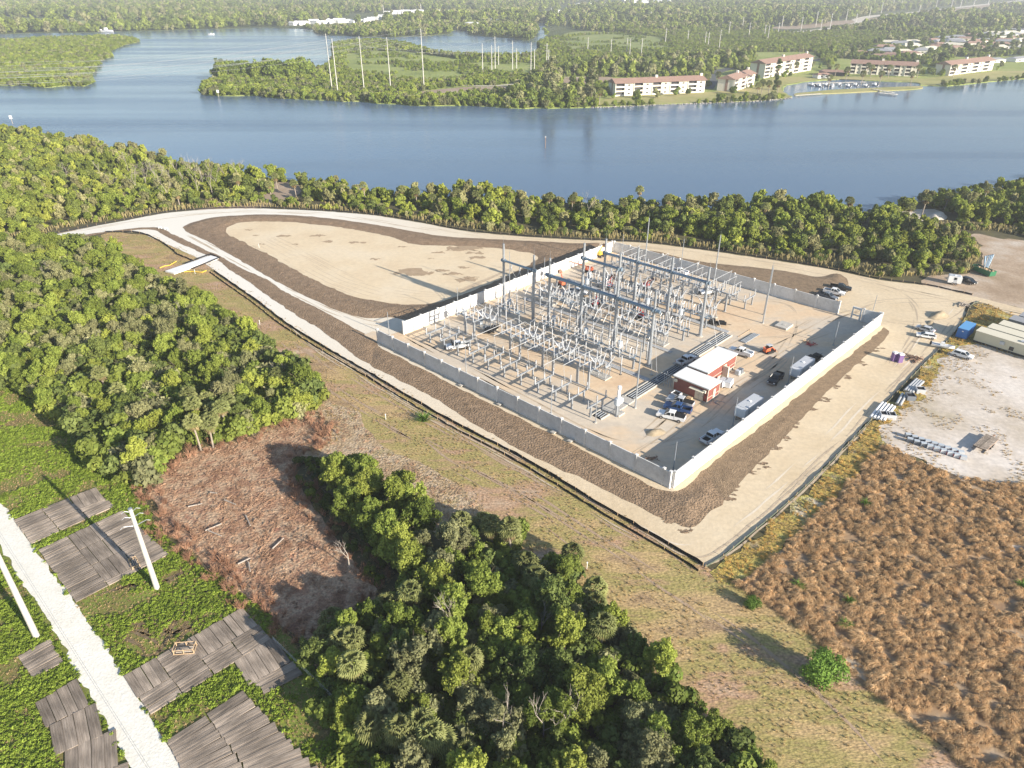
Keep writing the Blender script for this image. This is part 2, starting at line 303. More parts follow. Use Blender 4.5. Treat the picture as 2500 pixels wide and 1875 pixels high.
def sheet(name, pts, z, m, amp=0.0, step=2.0, freq=0.15, sm=True, skirt=0.0):
    o = smooth(pts, step) if sm else pts
    if amp: o = rough(o, amp, freq)
    vs = [Vector((p[0], p[1], 0)) for p in o]; tr = tessellate_polygon([vs])
    b = B(); n = len(vs); V3 = [(v.x, v.y, z) for v in vs]
    fs = []
    for a, c, d in tr:
        nz = (vs[c]-vs[a]).cross(vs[d]-vs[a]).z; fs.append((a, c, d) if nz > 0 else (a, d, c))
    b.add(V3, fs)
    if skirt:
        b.add([(v.x, v.y, z) for v in vs] + [(v.x, v.y, z-skirt) for v in vs], [(i, (i+1) % n, (i+1) % n+n, i+n) for i in range(n)])
    return struct(name, b, m), [(v.x, v.y) for v in vs]
def mound(name, pts, z, m, h, slope=2.5, sp=0.8, rel=0.12, rfreq=0.9, amp=0.4):
    o = rough(smooth(pts, 1.2), amp, 0.3); q = np.array(o); x0, y0 = q.min(0); x1, y1 = q.max(0)
    gx, gy = np.meshgrid(np.arange(x0, x1, sp), np.arange(y0, y1, sp)); g = np.c_[gx.ravel(), gy.ravel()] + rng.uniform(-0.3, 0.3, (gx.size, 2))*sp
    g = g[inside(g, o)]; d = edist(g, o); g = g[d > 0.35*sp]; d = d[d > 0.35*sp]
    n = len(o); co = [Vector(p) for p in o] + [Vector(p) for p in g]
    r = delaunay_2d_cdt(co, [(i, (i+1) % n) for i in range(n)], [], 1, 1e-4)
    vs, _, fs, orig = r[0], r[1], r[2], r[3]
    hz = np.zeros(len(vs))
    for i, oo in enumerate(orig):
        k = oo[0] if oo else 0
        if k >= n:
            dd = d[k-n]; t = min(1, dd/slope); hz[i] = .02 + h*t*t*(3-2*t) + rel*t*t*.8*noise.fractal(Vector((vs[i][0]*rfreq, vs[i][1]*rfreq, 0)), 0.8, 2.0, 3)
    hz = np.maximum(hz, 0.012)
    b = B(); b.add([(v[0], v[1], z + hz[i]) for i, v in enumerate(vs)], [tuple(f) if (vs[f[1]]-vs[f[0]]).cross(vs[f[2]]-vs[f[0]]) > 0 else tuple(reversed(f)) for f in fs])
    me = b.mesh(name, m); me.polygons.foreach_set('use_smooth', [True]*len(me.polygons))
    return me, o
def jgrid(poly, sp, jit=0.42, holes=()):
    q = np.array(poly); x0, y0 = q.min(0); x1, y1 = q.max(0)
    gx, gy = np.meshgrid(np.arange(x0, x1, sp), np.arange(y0, y1, sp)); g = np.c_[gx.ravel(), gy.ravel()] + rng.uniform(-jit, jit, (gx.size, 2))*sp
    g = g[inside(g, poly)]
    for h in holes: g = g[~inside(g, h)]
    return g
# geometry-node scatter for uncountable growth
PROTO_ROOT = {}
def protos(key, meshes):
    c = bpy.data.collections.new(key)
    for i, me in enumerate(meshes):
        o = bpy.data.objects.new('%s_%s' % (key, chr(97+i)), me); c.objects.link(o)
    PROTO_ROOT[key] = (c, len(meshes)); return c
def scatter(name, P, key, smin, smax, label, cat, z=0.0, color=(1, 1, 1), tilt=0.12, kind='stuff', lean=None, scales=None):
    c, k = PROTO_ROOT[key]; n = len(P)
    if n == 0: return None
    me = bpy.data.meshes.new(name); zz = z if hasattr(z, '__len__') else np.full(n, z)
    co = np.c_[np.asarray(P), zz].astype(np.float32); me.vertices.add(n); me.vertices.foreach_set('co', co.ravel())
    a = me.attributes.new('scl', 'FLOAT', 'POINT'); a.data.foreach_set('value', (rng.uniform(smin, smax, n) if scales is None else scales).astype(np.float32))
    rot = np.c_[rng.normal(0, tilt, n), rng.normal(0, tilt, n), rng.uniform(0, 6.283, n) if lean is None else lean + rng.normal(0, 0.5, n)].astype(np.float32)
    a = me.attributes.new('rot', 'FLOAT_VECTOR', 'POINT'); a.data.foreach_set('vector', rot.ravel())
    a = me.attributes.new('idx', 'INT', 'POINT'); a.data.foreach_set('value', rng.integers(0, k, n).astype(np.int32))
    o = link(bpy.data.objects.new(name, me)); tagit(o, label, cat, kind=kind); o.color = (*color, 1)
    ng = bpy.data.node_groups.new('scatter_' + name, 'GeometryNodeTree'); ng.interface.new_socket('Geometry', in_out='INPUT', socket_type='NodeSocketGeometry'); ng.interface.new_socket('Geometry', in_out='OUTPUT', socket_type='NodeSocketGeometry')
    N, L = ng.nodes, ng.links; gi = N.new('NodeGroupInput'); go = N.new('NodeGroupOutput'); ip = N.new('GeometryNodeInstanceOnPoints')
    ci = N.new('GeometryNodeCollectionInfo'); ci.inputs['Collection'].default_value = c; ci.inputs['Separate Children'].default_value = True; ci.inputs['Reset Children'].default_value = True
    def na(nm, ty):
        x = N.new('GeometryNodeInputNamedAttribute'); x.data_type = ty; x.inputs['Name'].default_value = nm; return [s for s in x.outputs if s.enabled][0]
    L.new(gi.outputs[0], ip.inputs['Points']); L.new(ci.outputs[0], ip.inputs['Instance']); ip.inputs['Pick Instance'].default_value = True
    L.new(na('idx', 'INT'), ip.inputs['Instance Index']); L.new(na('scl', 'FLOAT'), ip.inputs['Scale']); L.new(na('rot', 'FLOAT_VECTOR'), ip.inputs['Rotation'])
    L.new(ip.outputs[0], go.inputs[0]); md = o.modifiers.new('scatter', 'NODES'); md.node_group = ng
    return o
# ------------------------------------------------------------------ plants
def quads_mesh(name, C, Nn, S, m, aspect=1.0, extra=None):
    n = len(C); t = np.cross(Nn, rng.normal(size=(n, 3))); t /= np.linalg.norm(t, axis=1)[:, None]+1e-9; u = np.cross(Nn, t); u /= np.linalg.norm(u, axis=1)[:, None]+1e-9
    S = S[:, None]; a = t*S*aspect; b = u*S; bend = Nn*S*0.25
    vs = np.stack([C-a, C-b*0.9+bend*0, C+a+bend, C+b*0.9], 1).reshape(-1, 3)
    me = bpy.data.meshes.new(name); me.vertices.add(4*n); me.vertices.foreach_set('co', vs.astype(np.float32).ravel())
    me.loops.add(4*n); me.loops.foreach_set('vertex_index', np.arange(4*n, dtype=np.int32)); me.polygons.add(n)
    me.polygons.foreach_set('loop_start', np.arange(0, 4*n, 4, dtype=np.int32)); me.materials.append(m); me.update(calc_edges=True); me.validate(); return me
def crown_mesh(name, R, H, zc, nb, nl, ls, m, seed, low=0.0, spiky=0.0, fine=False):
    r = np.random.default_rng(seed); C = []; NN = []; S = []; blobs = []; lop = r.uniform(-.25, .25, 2)*R
    for i in range(nb):
        a = r.uniform(0, 6.283); q = r.uniform(0, 1)**0.6; zz = r.uniform(-1, 1); k = math.sqrt(max(0.05, 1-zz*zz*0.9)); k *= 0.8 + 0.3*math.sin(a*2+seed) + 0.15*math.sin(a*3+seed*2)
        rr = R*r.uniform(0.28, 0.5); x, y, z = math.cos(a)*q*R*k*0.85 + lop[0]*(zz+1)/2, math.sin(a)*q*R*k*0.85 + lop[1]*(zz+1)/2, zc+zz*H*0.5
        if fine:                                        # each lobe breaks up into sprays
            for j in range(6):
                d = r.normal(size=3); d[2] = abs(d[2])*.9; d /= np.linalg.norm(d); e = rr*r.uniform(.18, .42); blobs.append((x+d[0]*rr*.75, y+d[1]*rr*.75, z+d[2]*rr*.85, e, r.uniform(.9, 1.9)))
            blobs.append((x, y, z, rr*.62, 0.9))
        else: blobs.append((x, y, z, rr, 0.85))
    wts = np.array([b[3]**1.8 for b in blobs]); cnt = (wts/wts.sum()*nl).astype(int)+3
    for (x, y, z, rr, st), k in zip(blobs, cnt):
        d = r.normal(size=(k, 3)); d[:, 2] += low; d /= np.linalg.norm(d, axis=1)[:, None]; rad = rr*(0.5+0.62*r.uniform(0, 1, k)**0.6) * (1 + spiky*r.normal(size=k))
        c = d*rad[:, None]*np.array([1, 1, st]) + np.array([x, y, z]); C.append(c); nn = d + r.normal(size=(k, 3))*0.6; nn[:, 2] += 0.3; nn /= np.linalg.norm(nn, axis=1)[:, None]; NN.append(nn); S.append(r.uniform(0.5, 1.4, k)*ls)
    C = np.concatenate(C); NN = np.concatenate(NN); S = np.concatenate(S); C[:, 2] = np.maximum(C[:, 2], 0.1)
    return quads_mesh(name, C, NN, S, m, 1.25)
def trunk_mesh(name, h, r, R, seed, m, nb=6):
    rr = random.Random(seed); b = B(); top = Vector((rr.uniform(-.3, .3), rr.uniform(-.3, .3), h*0.75)); b.tube((0, 0, -0.1), tuple(top*0.5), r, r*0.75, 7); b.tube(tuple(top*0.5), tuple(top), r*0.75, r*0.5, 6)
    for i in range(nb):
        a = 6.283*i/nb + rr.uniform(-.4, .4); s = top*rr.uniform(0.4, 0.95); e = Vector((math.cos(a)*R*0.75, math.sin(a)*R*0.75, h*rr.uniform(0.7, 1.05))); mid = (s+e)/2 + Vector((0, 0, 0.3)); b.tube(tuple(s), tuple(mid), r*0.4, r*0.25, 5); b.tube(tuple(mid), tuple(e), r*0.25, r*0.08, 4)
    return b.mesh(name, m)
def tuft_mesh(name, n, h, spread, wd, m, seed, lean=0.0, bend=0.5):
    r = random.Random(seed); b = B()
    for i in range(n):
        a = r.uniform(0, 6.283); d = Vector((math.cos(a), math.sin(a), 0)); q = r.uniform(0, 1); base = d*(0.15*spread*r.random()); hh = h*r.uniform(0.6, 1.1)
        out = d*(spread*q) + Vector((lean, 0, 0)); p1 = base + out*0.45 + Vector((0, 0, hh*0.72)); p2 = base + out*(1+bend*0.4) + Vector((0, 0, hh*(1-bend*q*0.55)))
        s = d.cross(Vector((0, 0, 1)))*wd*r.uniform(0.6, 1.3)
        if r.random() < .5: s = Vector((0, 0, 1)).cross(s)*0.5 + s*0.6
        b.add([tuple(base-s), tuple(base+s), tuple(p1+s*0.8), tuple(p1-s*0.8), tuple(p2)], [(0, 1, 2, 3), (3, 2, 4)])
    return b.mesh(name, m)
def palm_crown(name, h, R, nf, seed, m, deadm):
    r = random.Random(seed); b = B()
    for i in range(nf):
        a = i*2.399 + r.uniform(-.2, .2); el = 1.25 - 1.9*(i/nf) + r.uniform(-.12, .12); dead = i > nf*0.86
        if dead: el = -1.1 + r.uniform(-.2, .2)
        d = Vector((math.cos(a)*math.cos(el), math.sin(a)*math.cos(el), math.sin(el))); side = d.cross(Vector((0, 0, 1))); side = side.normalized() if side.length > .01 else Vector((1, 0, 0)); upv = side.cross(d)
        o = Vector((0, 0, h)); pe = o + d*R*0.5; mi = 1 if dead else 0
        b.add([tuple(o-side*0.02), tuple(o+side*0.02), tuple(pe+side*0.02), tuple(pe-side*0.02)], [(0, 1, 2, 3)], mi)
        k = 9; fr = R*0.62*r.uniform(0.85, 1.1)
        for j in range(k):
            t = (j/(k-1)-0.5)*2.5; dr = (d*math.cos(t) + side*math.sin(t)); w_ = (side*math.cos(t) - d*math.sin(t))*0.085*R*0.62; fold = upv*0.05*R
            p1 = pe + dr*fr*0.6 + upv*(-0.05*R*abs(t)); p2 = pe + dr*fr - Vector((0, 0, 0.16*R + 0.1*R*r.random()))
            b.add([tuple(pe), tuple(p1-w_-fold), tuple(p1+fold), tuple(p1+w_-fold), tuple(p2)], [(0, 1, 2), (0, 2, 3), (1, 4, 2), (2, 4, 3)], mi)
    return b.mesh(name, [m, deadm])
def palm_trunk(name, h, r=0.17, bend=0.3): return B().tube((0, 0, -.1), (bend*0.4, 0, h*0.5), r*1.15, r, 8).tube((bend*0.4, 0, h*0.5), (bend, 0, h*0.97), r, r*1.25, 8).mesh(name, M['palmbark'])
NEAR = []   # (crown mesh, trunk mesh)
for i in range(7):
    R = [2.6, 2.9, 2.3, 3.0, 2.6, 2.2, 2.8][i]; H = [3.2, 3.6, 3.8, 3.0, 4.4, 3.0, 3.4][i]; h = [5.2, 5.8, 5.6, 4.8, 6.6, 4.4, 5.4][i]
    NEAR.append((R, H, h, i))
def near_crown(i, key, nl=9000): R, H, h, _ = NEAR[i]; return crown_mesh('crown', R*1.08, H, h-H*0.45, 15+i, nl, 0.122, M[key], 100+i, low=0.3, fine=True, spiky=.12)
CROWNS = {}
def get_crown(i, key):
    if (i, key) not in CROWNS: CROWNS[(i, key)] = near_crown(i, key)
    return CROWNS[(i, key)]
TRUNKS = [trunk_mesh('trunk', NEAR[i][2], 0.16, NEAR[i][0], i, M['bark']) for i in range(7)]
PALMC = [palm_crown('crown', 0, 1.75, 34, 50+i, M['palm'], M['palmdead']) for i in range(3)]
PALMT = {h: palm_trunk('trunk', h) for h in (2.5, 4.0, 5.5, 7.0)}
protos('shrub', [crown_mesh('shrub', 1.5, 1.7, 1.1, 7, 900, 0.15, M[k], 200+i, low=0.4) for i, k in enumerate(['leaf', 'leaf', 'leafy', 'leafg', 'leafd'])])
protos('woodtree', [crown_mesh('tree', 2.6, 3.2, 3.6, 11, 2200, 0.22, M[k], 230+i, low=0.3, fine=True) for i, k in enumerate(['leaf', 'leaf', 'leafg', 'leafy', 'leafd', 'leaf'])])
protos('mangrove', [crown_mesh('mangrove', 3.6, 3.4, 2.8, 12, 1300, 0.38, M[k], 260+i, low=0.5, fine=True) for i, k in enumerate(['leaf', 'leafy', 'leaf', 'leafg'])])
protos('fartree', [crown_mesh('fartree', 5.0, 7.0, 5.5, 9, 420, 0.95, M[k], 290+i, low=0.3) for i, k in enumerate(['leafd', 'leaf', 'leafd', 'leafg', 'leaf'])])
protos('tussock', [tuft_mesh('tussock', 90, 0.8, 0.6, 0.032, M['straw'], 300+i, lean=0.6, bend=0.8) for i in range(4)])
protos('reedtuft', [tuft_mesh('reed', 34, 2.3, 0.7, 0.045, M['reed'], 320+i, bend=0.5) for i in range(3)])
protos('olivetuft', [tuft_mesh('tuft', 22, 0.2, 0.34, 0.025, M['olive'], 340+i, bend=0.6) for i in range(3)])
protos('covertuft', [crown_mesh('cover', 0.5, 0.22, 0.1, 6, 80, 0.06, M['cover'], 360+i, low=0.8) for i in range(3)])
def stick_mesh(nm, seed):
    r = random.Random(seed); b = B()
    for i in range(16):
        a = r.uniform(0, 3.14); L_ = r.uniform(0.25, 1.2)/2; c = Vector((r.uniform(-.9, .9), r.uniform(-.9, .9), r.uniform(0.03, 0.3))); d = Vector((math.cos(a)*L_, math.sin(a)*L_, r.uniform(-.12, .12))); b.tube(tuple(c-d), tuple(c+d), r.uniform(0.015, 0.05), None, 4, cap=False)
    return b.mesh(nm, M['sticks'])
def bare_tree_(h, seed):
    r = random.Random(seed); b = B()
    for _ in range(26):
        a = r.uniform(0, 6.28); o = Vector((r.uniform(-.25, .25), r.uniform(-.25, .25), 0)); e = o + Vector((math.cos(a)*r.uniform(.2, 1.0), math.sin(a)*r.uniform(.2, 1.0), r.uniform(.4, 1)*h)); m_ = o.lerp(e, .55) + Vector((0, 0, .2)); b.tube(tuple(o), tuple(m_), .035, .025, 4, cap=False); b.tube(tuple(m_), tuple(e), .025, .01, 4, cap=False); b.tube(tuple(m_), tuple(m_ + Vector((r.uniform(-.5, .5), r.uniform(-.5, .5), .5))), .018, .008, 3, cap=False)
    return b.mesh('deadshrub', M['sticks'])
protos('stickpile', [stick_mesh('sticks', 380+i) for i in range(4)])
protos('deadshrub', [bare_tree_(1.5, i) for i in range(4)])
protos('clod', [crown_mesh('clod', 0.5, 0.25, 0.08, 4, 40, 0.09, M['sticks'], 395+i, low=0.5) for i in range(3)])
def bare_tree(nm, h, seed, m):
    r = random.Random(seed); b = B()
    def br(p, d, L_, rad, k):
        e = p + d*L_; b.tube(tuple(p), tuple(e), rad, rad*0.6, 5 if k > 1 else 4, cap=False)
        if k:
            for _ in range(3 if k > 1 else 4): nd = (d + Vector((r.uniform(-.8, .8), r.uniform(-.8, .8), r.uniform(-.1, .6)))).normalized(); br(e if r.random() < .6 else p+d*L_*0.7, nd, L_*r.uniform(.5, .75), rad*0.5, k-1)
    br(Vector((0, 0, 0)), Vector((0, 0, 1)), h*0.42, 0.12, 3); return b.mesh(nm, m)
def rockm(nm, s, seed):
    r = random.Random(seed); bm = bmesh.new(); bmesh.ops.create_icosphere(bm, subdivisions=1, radius=s)
    for v in bm.verts: v.co *= r.uniform(.7, 1.2); v.co.z *= .6
    me = bpy.data.meshes.new(nm); bm.to_mesh(me); bm.free(); me.materials.append(M['rock']); return me
protos('rocks', [rockm('rock', 0.8, i) for i in range(4)])
# ------------------------------------------------------------------ terrain
b = B(); b.add([(-14000, -300, -.45), (14000, -300, -.45), (14000, 16000, -.45), (-14000, 16000, -.45)], [(0, 1, 2, 3)]); struct('river', b, GM['water'])
b = B(); b.add([(-14000, -2500, -4), (14000, -2500, -4), (14000, 18000, -4), (-14000, 18000, -4)], [(0, 1, 2, 3)]); struct('river_bed', b, GM['under'])
near_shore = pl(V, '-300 225 0 287 60 292 130 306 210 318 300 332 360 350 430 368 500 376 560 384 600 384 640 390 720 402 800 415 870 419 950 424 1020 423 1100 431 1180 434 1250 441 1320 442 1400 448 1480 447 1550 452 1620 450 1700 452 1790 455 1850 460 1900 450 1960 446 2010 430 2080 424 2140 405 2212 398 2350 372 2500 345')
near_shore = rough(smooth(near_shore, 3, closed=False), 1.8, 0.12)
land_pts = [(-1500, 700), ] + [tuple(p) for p in near_shore] + [(1500, 560), (1500, -1200), (-1500, -1200)]
land_pts[0] = (-1500, near_shore[0][1]+200)
sheet('near_land', land_pts, 0.0, GM['under'], sm=False, skirt=1.6)
far_shore = pl(ZL, '-900 145 -300 142 0 141 120 137 250 135 380 134 500 130 620 127 700 125 800 121 900 119 1000 116 1100 114 1200 116 1290 121 1300 133 1345 142 1420 147 1500 152 1570 153 1620 154 1680 151 1740 149 1810 144 1868 137 1866 128 1900 124 1940 128 1950 141 2000 149 2060 154 2120 157 2212 163') + pl(ZR, '30 104 64 108 90 130 110 150') + pl(ZR, '120 210 180 230 400 260 900 290 1400 280 1900 255 2212 240')
# the eastern part joins the peninsula behind the lagoon, so the mainland simply overlaps it there
far_shore = far_shore[:-7] + pl(ZR, '60 110 66 150 66 185 66 222 300 300 700 330 1400 330 2212 330 3600 330')
fs = rough(smooth(far_shore, 8, closed=False), 4, 0.03)
sheet('far_land', [(-9000, fs[0][1]+100)] + fs + [(9000, 700), (14000, 16000), (-14000, 16000)], 0.0, GM['forest'], sm=False, skirt=1.6)
pen = pl(ZL, '842 380 850 392 900 396 960 398 1050 396 1120 402 1200 409 1290 413 1350 416 1420 420 1500 420 1560 428 1640 431 1700 436 1790 439 1850 436 1900 436 1960 437 2020 440 2110 447 2180 449') + pl(ZR, '10 483 60 486 130 484 200 483 270 481 330 479 400 475 470 473 560 469 700 464 800 461 900 457 1000 452 1060 449 1110 446 1160 440 1172 434 1150 428 1132 415 1124 402 1128 390 1145 382 1200 372 1260 364 1340 358 1420 356 1500 361 1560 364 1640 366 1700 368 1748 374 1756 384 1800 384 1850 386 1870 384 1940 378 2020 371 2110 362 2212 353 2600 325 3000 300 3600 290 3600 180 2212 180 1400 150 400 150 66 185 40 226 ') + pl(ZL, '2212 232 2120 236 2010 238 1950 236 1880 230 1800 224 1740 205 1690 190 1620 182 1560 175 1480 176 1400 186 1385 205 1390 230 1380 262 1345 290 1310 296 1250 290 1180 290 1120 300 1060 298 1040 308 980 318 905 322 900 335 860 352')
pen_s = rough(smooth(pen, 5), 2.5, 0.05)
_, PEN = sheet('peninsula', pen_s, 0.02, GM['marsh'], sm=False, skirt=1.6)
isl = pl(ZL, '-900 210 -300 190 0 176 150 166 300 160 420 158 500 158 545 164 576 172 540 180 500 192 472 206 445 222 462 232 440 243 405 256 410 268 388 282 390 300 372 315 380 330 378 344 340 356 280 354 210 360 150 360 80 353 0 354 -300 345 -900 330')
_, ISL = sheet('mangrove_island', rough(smooth(isl, 5), 2.5, 0.06), 0.0, GM['marsh'], sm=False, skirt=1.6)
spit = pl(ZR, '1182 428 1240 424 1300 421 1400 417 1500 412 1560 409 1640 405 1700 402 1752 396 1756 390 1740 387 1680 389 1600 392 1500 396 1420 400 1340 404 1290 409 1240 414 1185 420')
sheet('marina_spit', spit, 0.0, GM['lawn'], step=3, skirt=1.4)
lawn = pl(ZR, '265 478 300 455 350 440 400 430 560 425 780 415 850 410 930 405 1000 380 1040 360 1100 350 1200 345 1260 350 1330 345 1420 345 1500 345 1700 350 1760 355 1830 345 2000 330 2100 320 2212 318 2500 305 2500 330 2212 352 2000 371 1870 383 1760 383 1720 370 1500 360 1340 357 1200 370 1130 386 1122 405 1150 430 1165 437 1000 450 850 457 700 462 400 472')
sheet('condominium_lawn', lawn, 0.04, GM['lawn'], 1.0, 4)
sheet('far_marsh', rough(smooth(pl(ZL, '-300 120 0 128 200 120 330 122 520 121 700 118 830 112 760 98 560 90 350 85 200 78 0 70 -300 66'), 12), 8, 0.01), 0.05, GM['marsh'], sm=False)
sheet('lagoon_marsh', rough(smooth(pl(ZR, '130 215 250 240 420 250 600 240 640 200 560 165 400 150 250 140 150 150 110 180'), 8), 5, 0.02), 0.06, mat('marsh_grass', [(0.15, 0.20, 0.055), (0.24, 0.28, 0.085), (0.30, 0.31, 0.11)], 0.03, detail=7), sm=False)
def band(name, pts, wd, z, m, amp=0.0, step=4):
    c = [np.array(p) for p in smooth(pts, step, closed=False)]; Lf = []; Rt = []
    for i in range(len(c)):
        d = c[min(i+1, len(c)-1)] - c[max(i-1, 0)]; d = d/np.linalg.norm(d); n = np.array([-d[1], d[0]]); a = wd/2*(1 + amp*noise.noise(Vector((c[i][0]*.1, c[i][1]*.1, 0)))); Lf.append(c[i]+n*a); Rt.append(c[i]-n*a)
    b = B(); n = len(c); b.add([(p[0], p[1], z) for p in Lf] + [(p[0], p[1], z) for p in Rt], [(i, i+n, i+n+1, i+1) for i in range(n-1)]); return struct(name, b, m)
band('far_road', pl(ZR, '1100 152 1200 146 1300 135 1400 122 1480 102 1470 88 1540 72 1680 60 1800 48 1950 30 2150 8 2400 -20'), 26, 0.25, GM['pale'])
band('powerline_clearing', pl(ZR, '1080 128 1200 122 1400 100 1560 88 1700 72 1900 50 2100 20'), 60, 0.15, GM['earth'], 0.4)
band('service_track', pl(ZL, '1600 352 1750 347 1850 352 1950 356 2050 357 2212 343') + pl(ZR, '60 360 140 348 215 352'), 5, 0.22, GM['pale'], 0.3)
sheet('bare_clearing', pl(ZL, '1700 388 1830 372 1930 362 2050 360 2212 350 2212 365 2050 372 1930 385 1850 400 1760 395'), 0.12, GM['earth'], 1.5, 4)
sheet('bare_yard', pl(ZR, '120 395 200 385 340 378 365 375 360 350 260 345 150 352 110 375'), 0.12, GM['earth'], 1.5, 4)
band('condominium_road', pl(ZR, '780 400 800 370 800 340 860 315 960 300 1000 290'), 12, 0.2, GM['asphalt']); band('condominium_drive', pl(ZR, '1250 275 1330 262 1340 248 1300 238 1330 228 1420 220 1560 215 1700 205'), 9, 0.2, GM['asphalt'])
sheet('house_lawns', pl(ZR, '1250 270 1420 230 1560 200 1750 185 1900 175 2212 150 2500 140 2500 250 2212 250 2100 245 1900 240 1830 290 1500 262 1380 260'), 0.13, GM['lawn'], 2, 6)
sheet('canal', pl(ZR, '1880 248 2000 238 2212 236 2500 230 2500 244 2212 250 2080 252 1950 256'), 0.17, GM['water'])
# near side
_, MOWN = sheet('mown_strip', pl(V, '225 505 300 508 360 520 440 560 520 612 620 690 700 745 800 800 900 858 1000 915 1100 968 1200 1022 1300 1085 1400 1145 1480 1190 1540 1230 1600 1262 1700 1330 1800 1400 1900 1500 2000 1590 2080 1659 2250 1800 1900 1900 1600 1659 1470 1530 1370 1430 1290 1345 1200 1270 1110 1195 1100 1150 1000 1110 900 1060 800 980 740 900 690 880 640 850 560 800 470 730 380 680 290 640 240 590 220 540'), 0.03, GM['mown'], 1.2, 2)
_, YEL = sheet('yellow_verge', pl(V, '1530 1235 1570 1205 1640 1150 1720 1078 1800 1000 1860 945 1900 900 1950 850 1990 800 2040 745 2080 690 2120 655 2212 690 2300 720 2300 780 2160 790 2060 790 2035 850 1990 900 1940 920 1920 985 1880 1010 1800 1085 1720 1160 1640 1225 1590 1262'), 0.05, GM['yellow'], 1.6, 2, .3)
_, TUS = sheet('dry_grass_field', pl(V, '1585 1262 1640 1222 1720 1155 1800 1080 1880 990 1915 962 1980 994 2050 1024 2140 1042 2212 1046 2500 1085 2700 1900 2300 1860 2150 1730 2080 1650 1950 1550 1850 1470 1790 1400 1700 1335 1620 1285'), 0.06, GM['straw'], 1.0, 2)
_, LOT = sheet('sandy_lot', pl(V, '1900 935 1925 895 1960 870 2000 850 2022 800 2050 765 2100 745 2160 755 2240 780 2500 860 2500 1110 2212 1052 2140 1048 2060 1030 1990 1000 1930 970'), 0.07, GM['lot'], 1.8, 1.2, .35)
_, EASTLOT = sheet('east_clearing', pl(V, '2100 505 2160 515 2212 520 2500 560 2500 745 2212 668 2100 640 2000 618 2010 598 2090 590 2125 560 2115 530'), 0.04, GM['eastlot'], 1.5, 2)
sheet('shore_clearing', pl(V, '1935 492 1990 497 2010 478 2040 470 2030 455 1990 452 1950 458'), 0.05, GM['lot'], 0.8, 2)
sheet('shore_gap', pl(V, '450 462 520 456 600 440 640 425 650 405 620 392 590 398 560 420 500 440 430 452 380 470'), 0.045, GM['earth'], 1.5, 2)
_, SL2 = sheet('brush_margin', pl(V, '540 940 600 895 650 868 700 858 770 890 820 950 890 990 980 1050 1045 1105 1010 1150 960 1160 900 1110 850 1060 770 1005 700 990 650 990 600 960'), 0.045, GM['slashtan'], 1.5, 1.5)
_, SL = sheet('brush_clearing', pl(V, '325 1050 370 1005 440 965 520 950 580 930 640 900 690 905 700 940 650 985 650 1040 700 1110 760 1190 810 1260 790 1310 720 1400 640 1370 560 1310 480 1240 410 1190 350 1130'), 0.052, GM['slash'], 1.2, 1.5)
_, GRN = sheet('green_verge', pl(V, '-250 740 0 830 60 862 150 925 230 1000 290 1055 335 1130 395 1195 470 1240 550 1300 610 1360 650 1400 700 1480 740 1560 820 1640 900 1720 900 1900 -250 1900'), 0.04, GM['green'], 0.8, 1.5)
_, ROAD = sheet('perimeter_road', pl(V, '60 520 110 509 180 494 260 479 350 462 420 455 480 452 540 451 600 452 700 457 800 465 900 480 1000 499 1100 509 1200 516 1310 521 1400 526 1500 538 1600 552 1700 567 1800 584 1900 605 2000 618 2100 640 2212 668 2500 738 2500 778 2212 690 2125 655 2090 658 2080 690 2045 735 1990 790 1940 842 1880 906 1830 958 1780 1010 1700 1085 1620 1152 1560 1202 1522 1224 1480 1196 1400 1150 1300 1092 1200 1030 1100 973 1000 922 900 866 800 806 700 748 620 698 560 652 500 610 460 582 430 560 390 540 345 522 315 508 285 502 230 503 170 512 100 520'), 0.09, GM['road'], 0.35, 1.5, 0.3)
_, BASIN = sheet('basin_floor', pl(V, '470 492 520 478 580 474 640 476 720 484 800 497 870 511 960 525 1060 530 1150 538 1200 560 1180 590 1110 620 1000 648 930 662 870 664 800 658 740 640 690 618 630 585 570 552 510 522 478 505'), 0.12, GM['basin'], 0.4, 1.5)
sheet('substation_yard', [W(-.3, -.3), W(98, -.3), W(98, 87), W(5, 87), W(3, 92), W(-.3, 92)], 0.13, GM['pad'], sm=False)
mo = lambda nm, s, key, h, slope, f=V, **k: struct(nm, mound(nm, pl(f, s), 0.10, GM[key], h, slope, **k)[0], GM[key])
GM['heap'] = M['heap']
def mulch(nm, pts, key, h, slope, **k):
    me, o = mound(nm, pts, 0.10, GM[key], h, slope, **k); struct(nm, me, None); return o
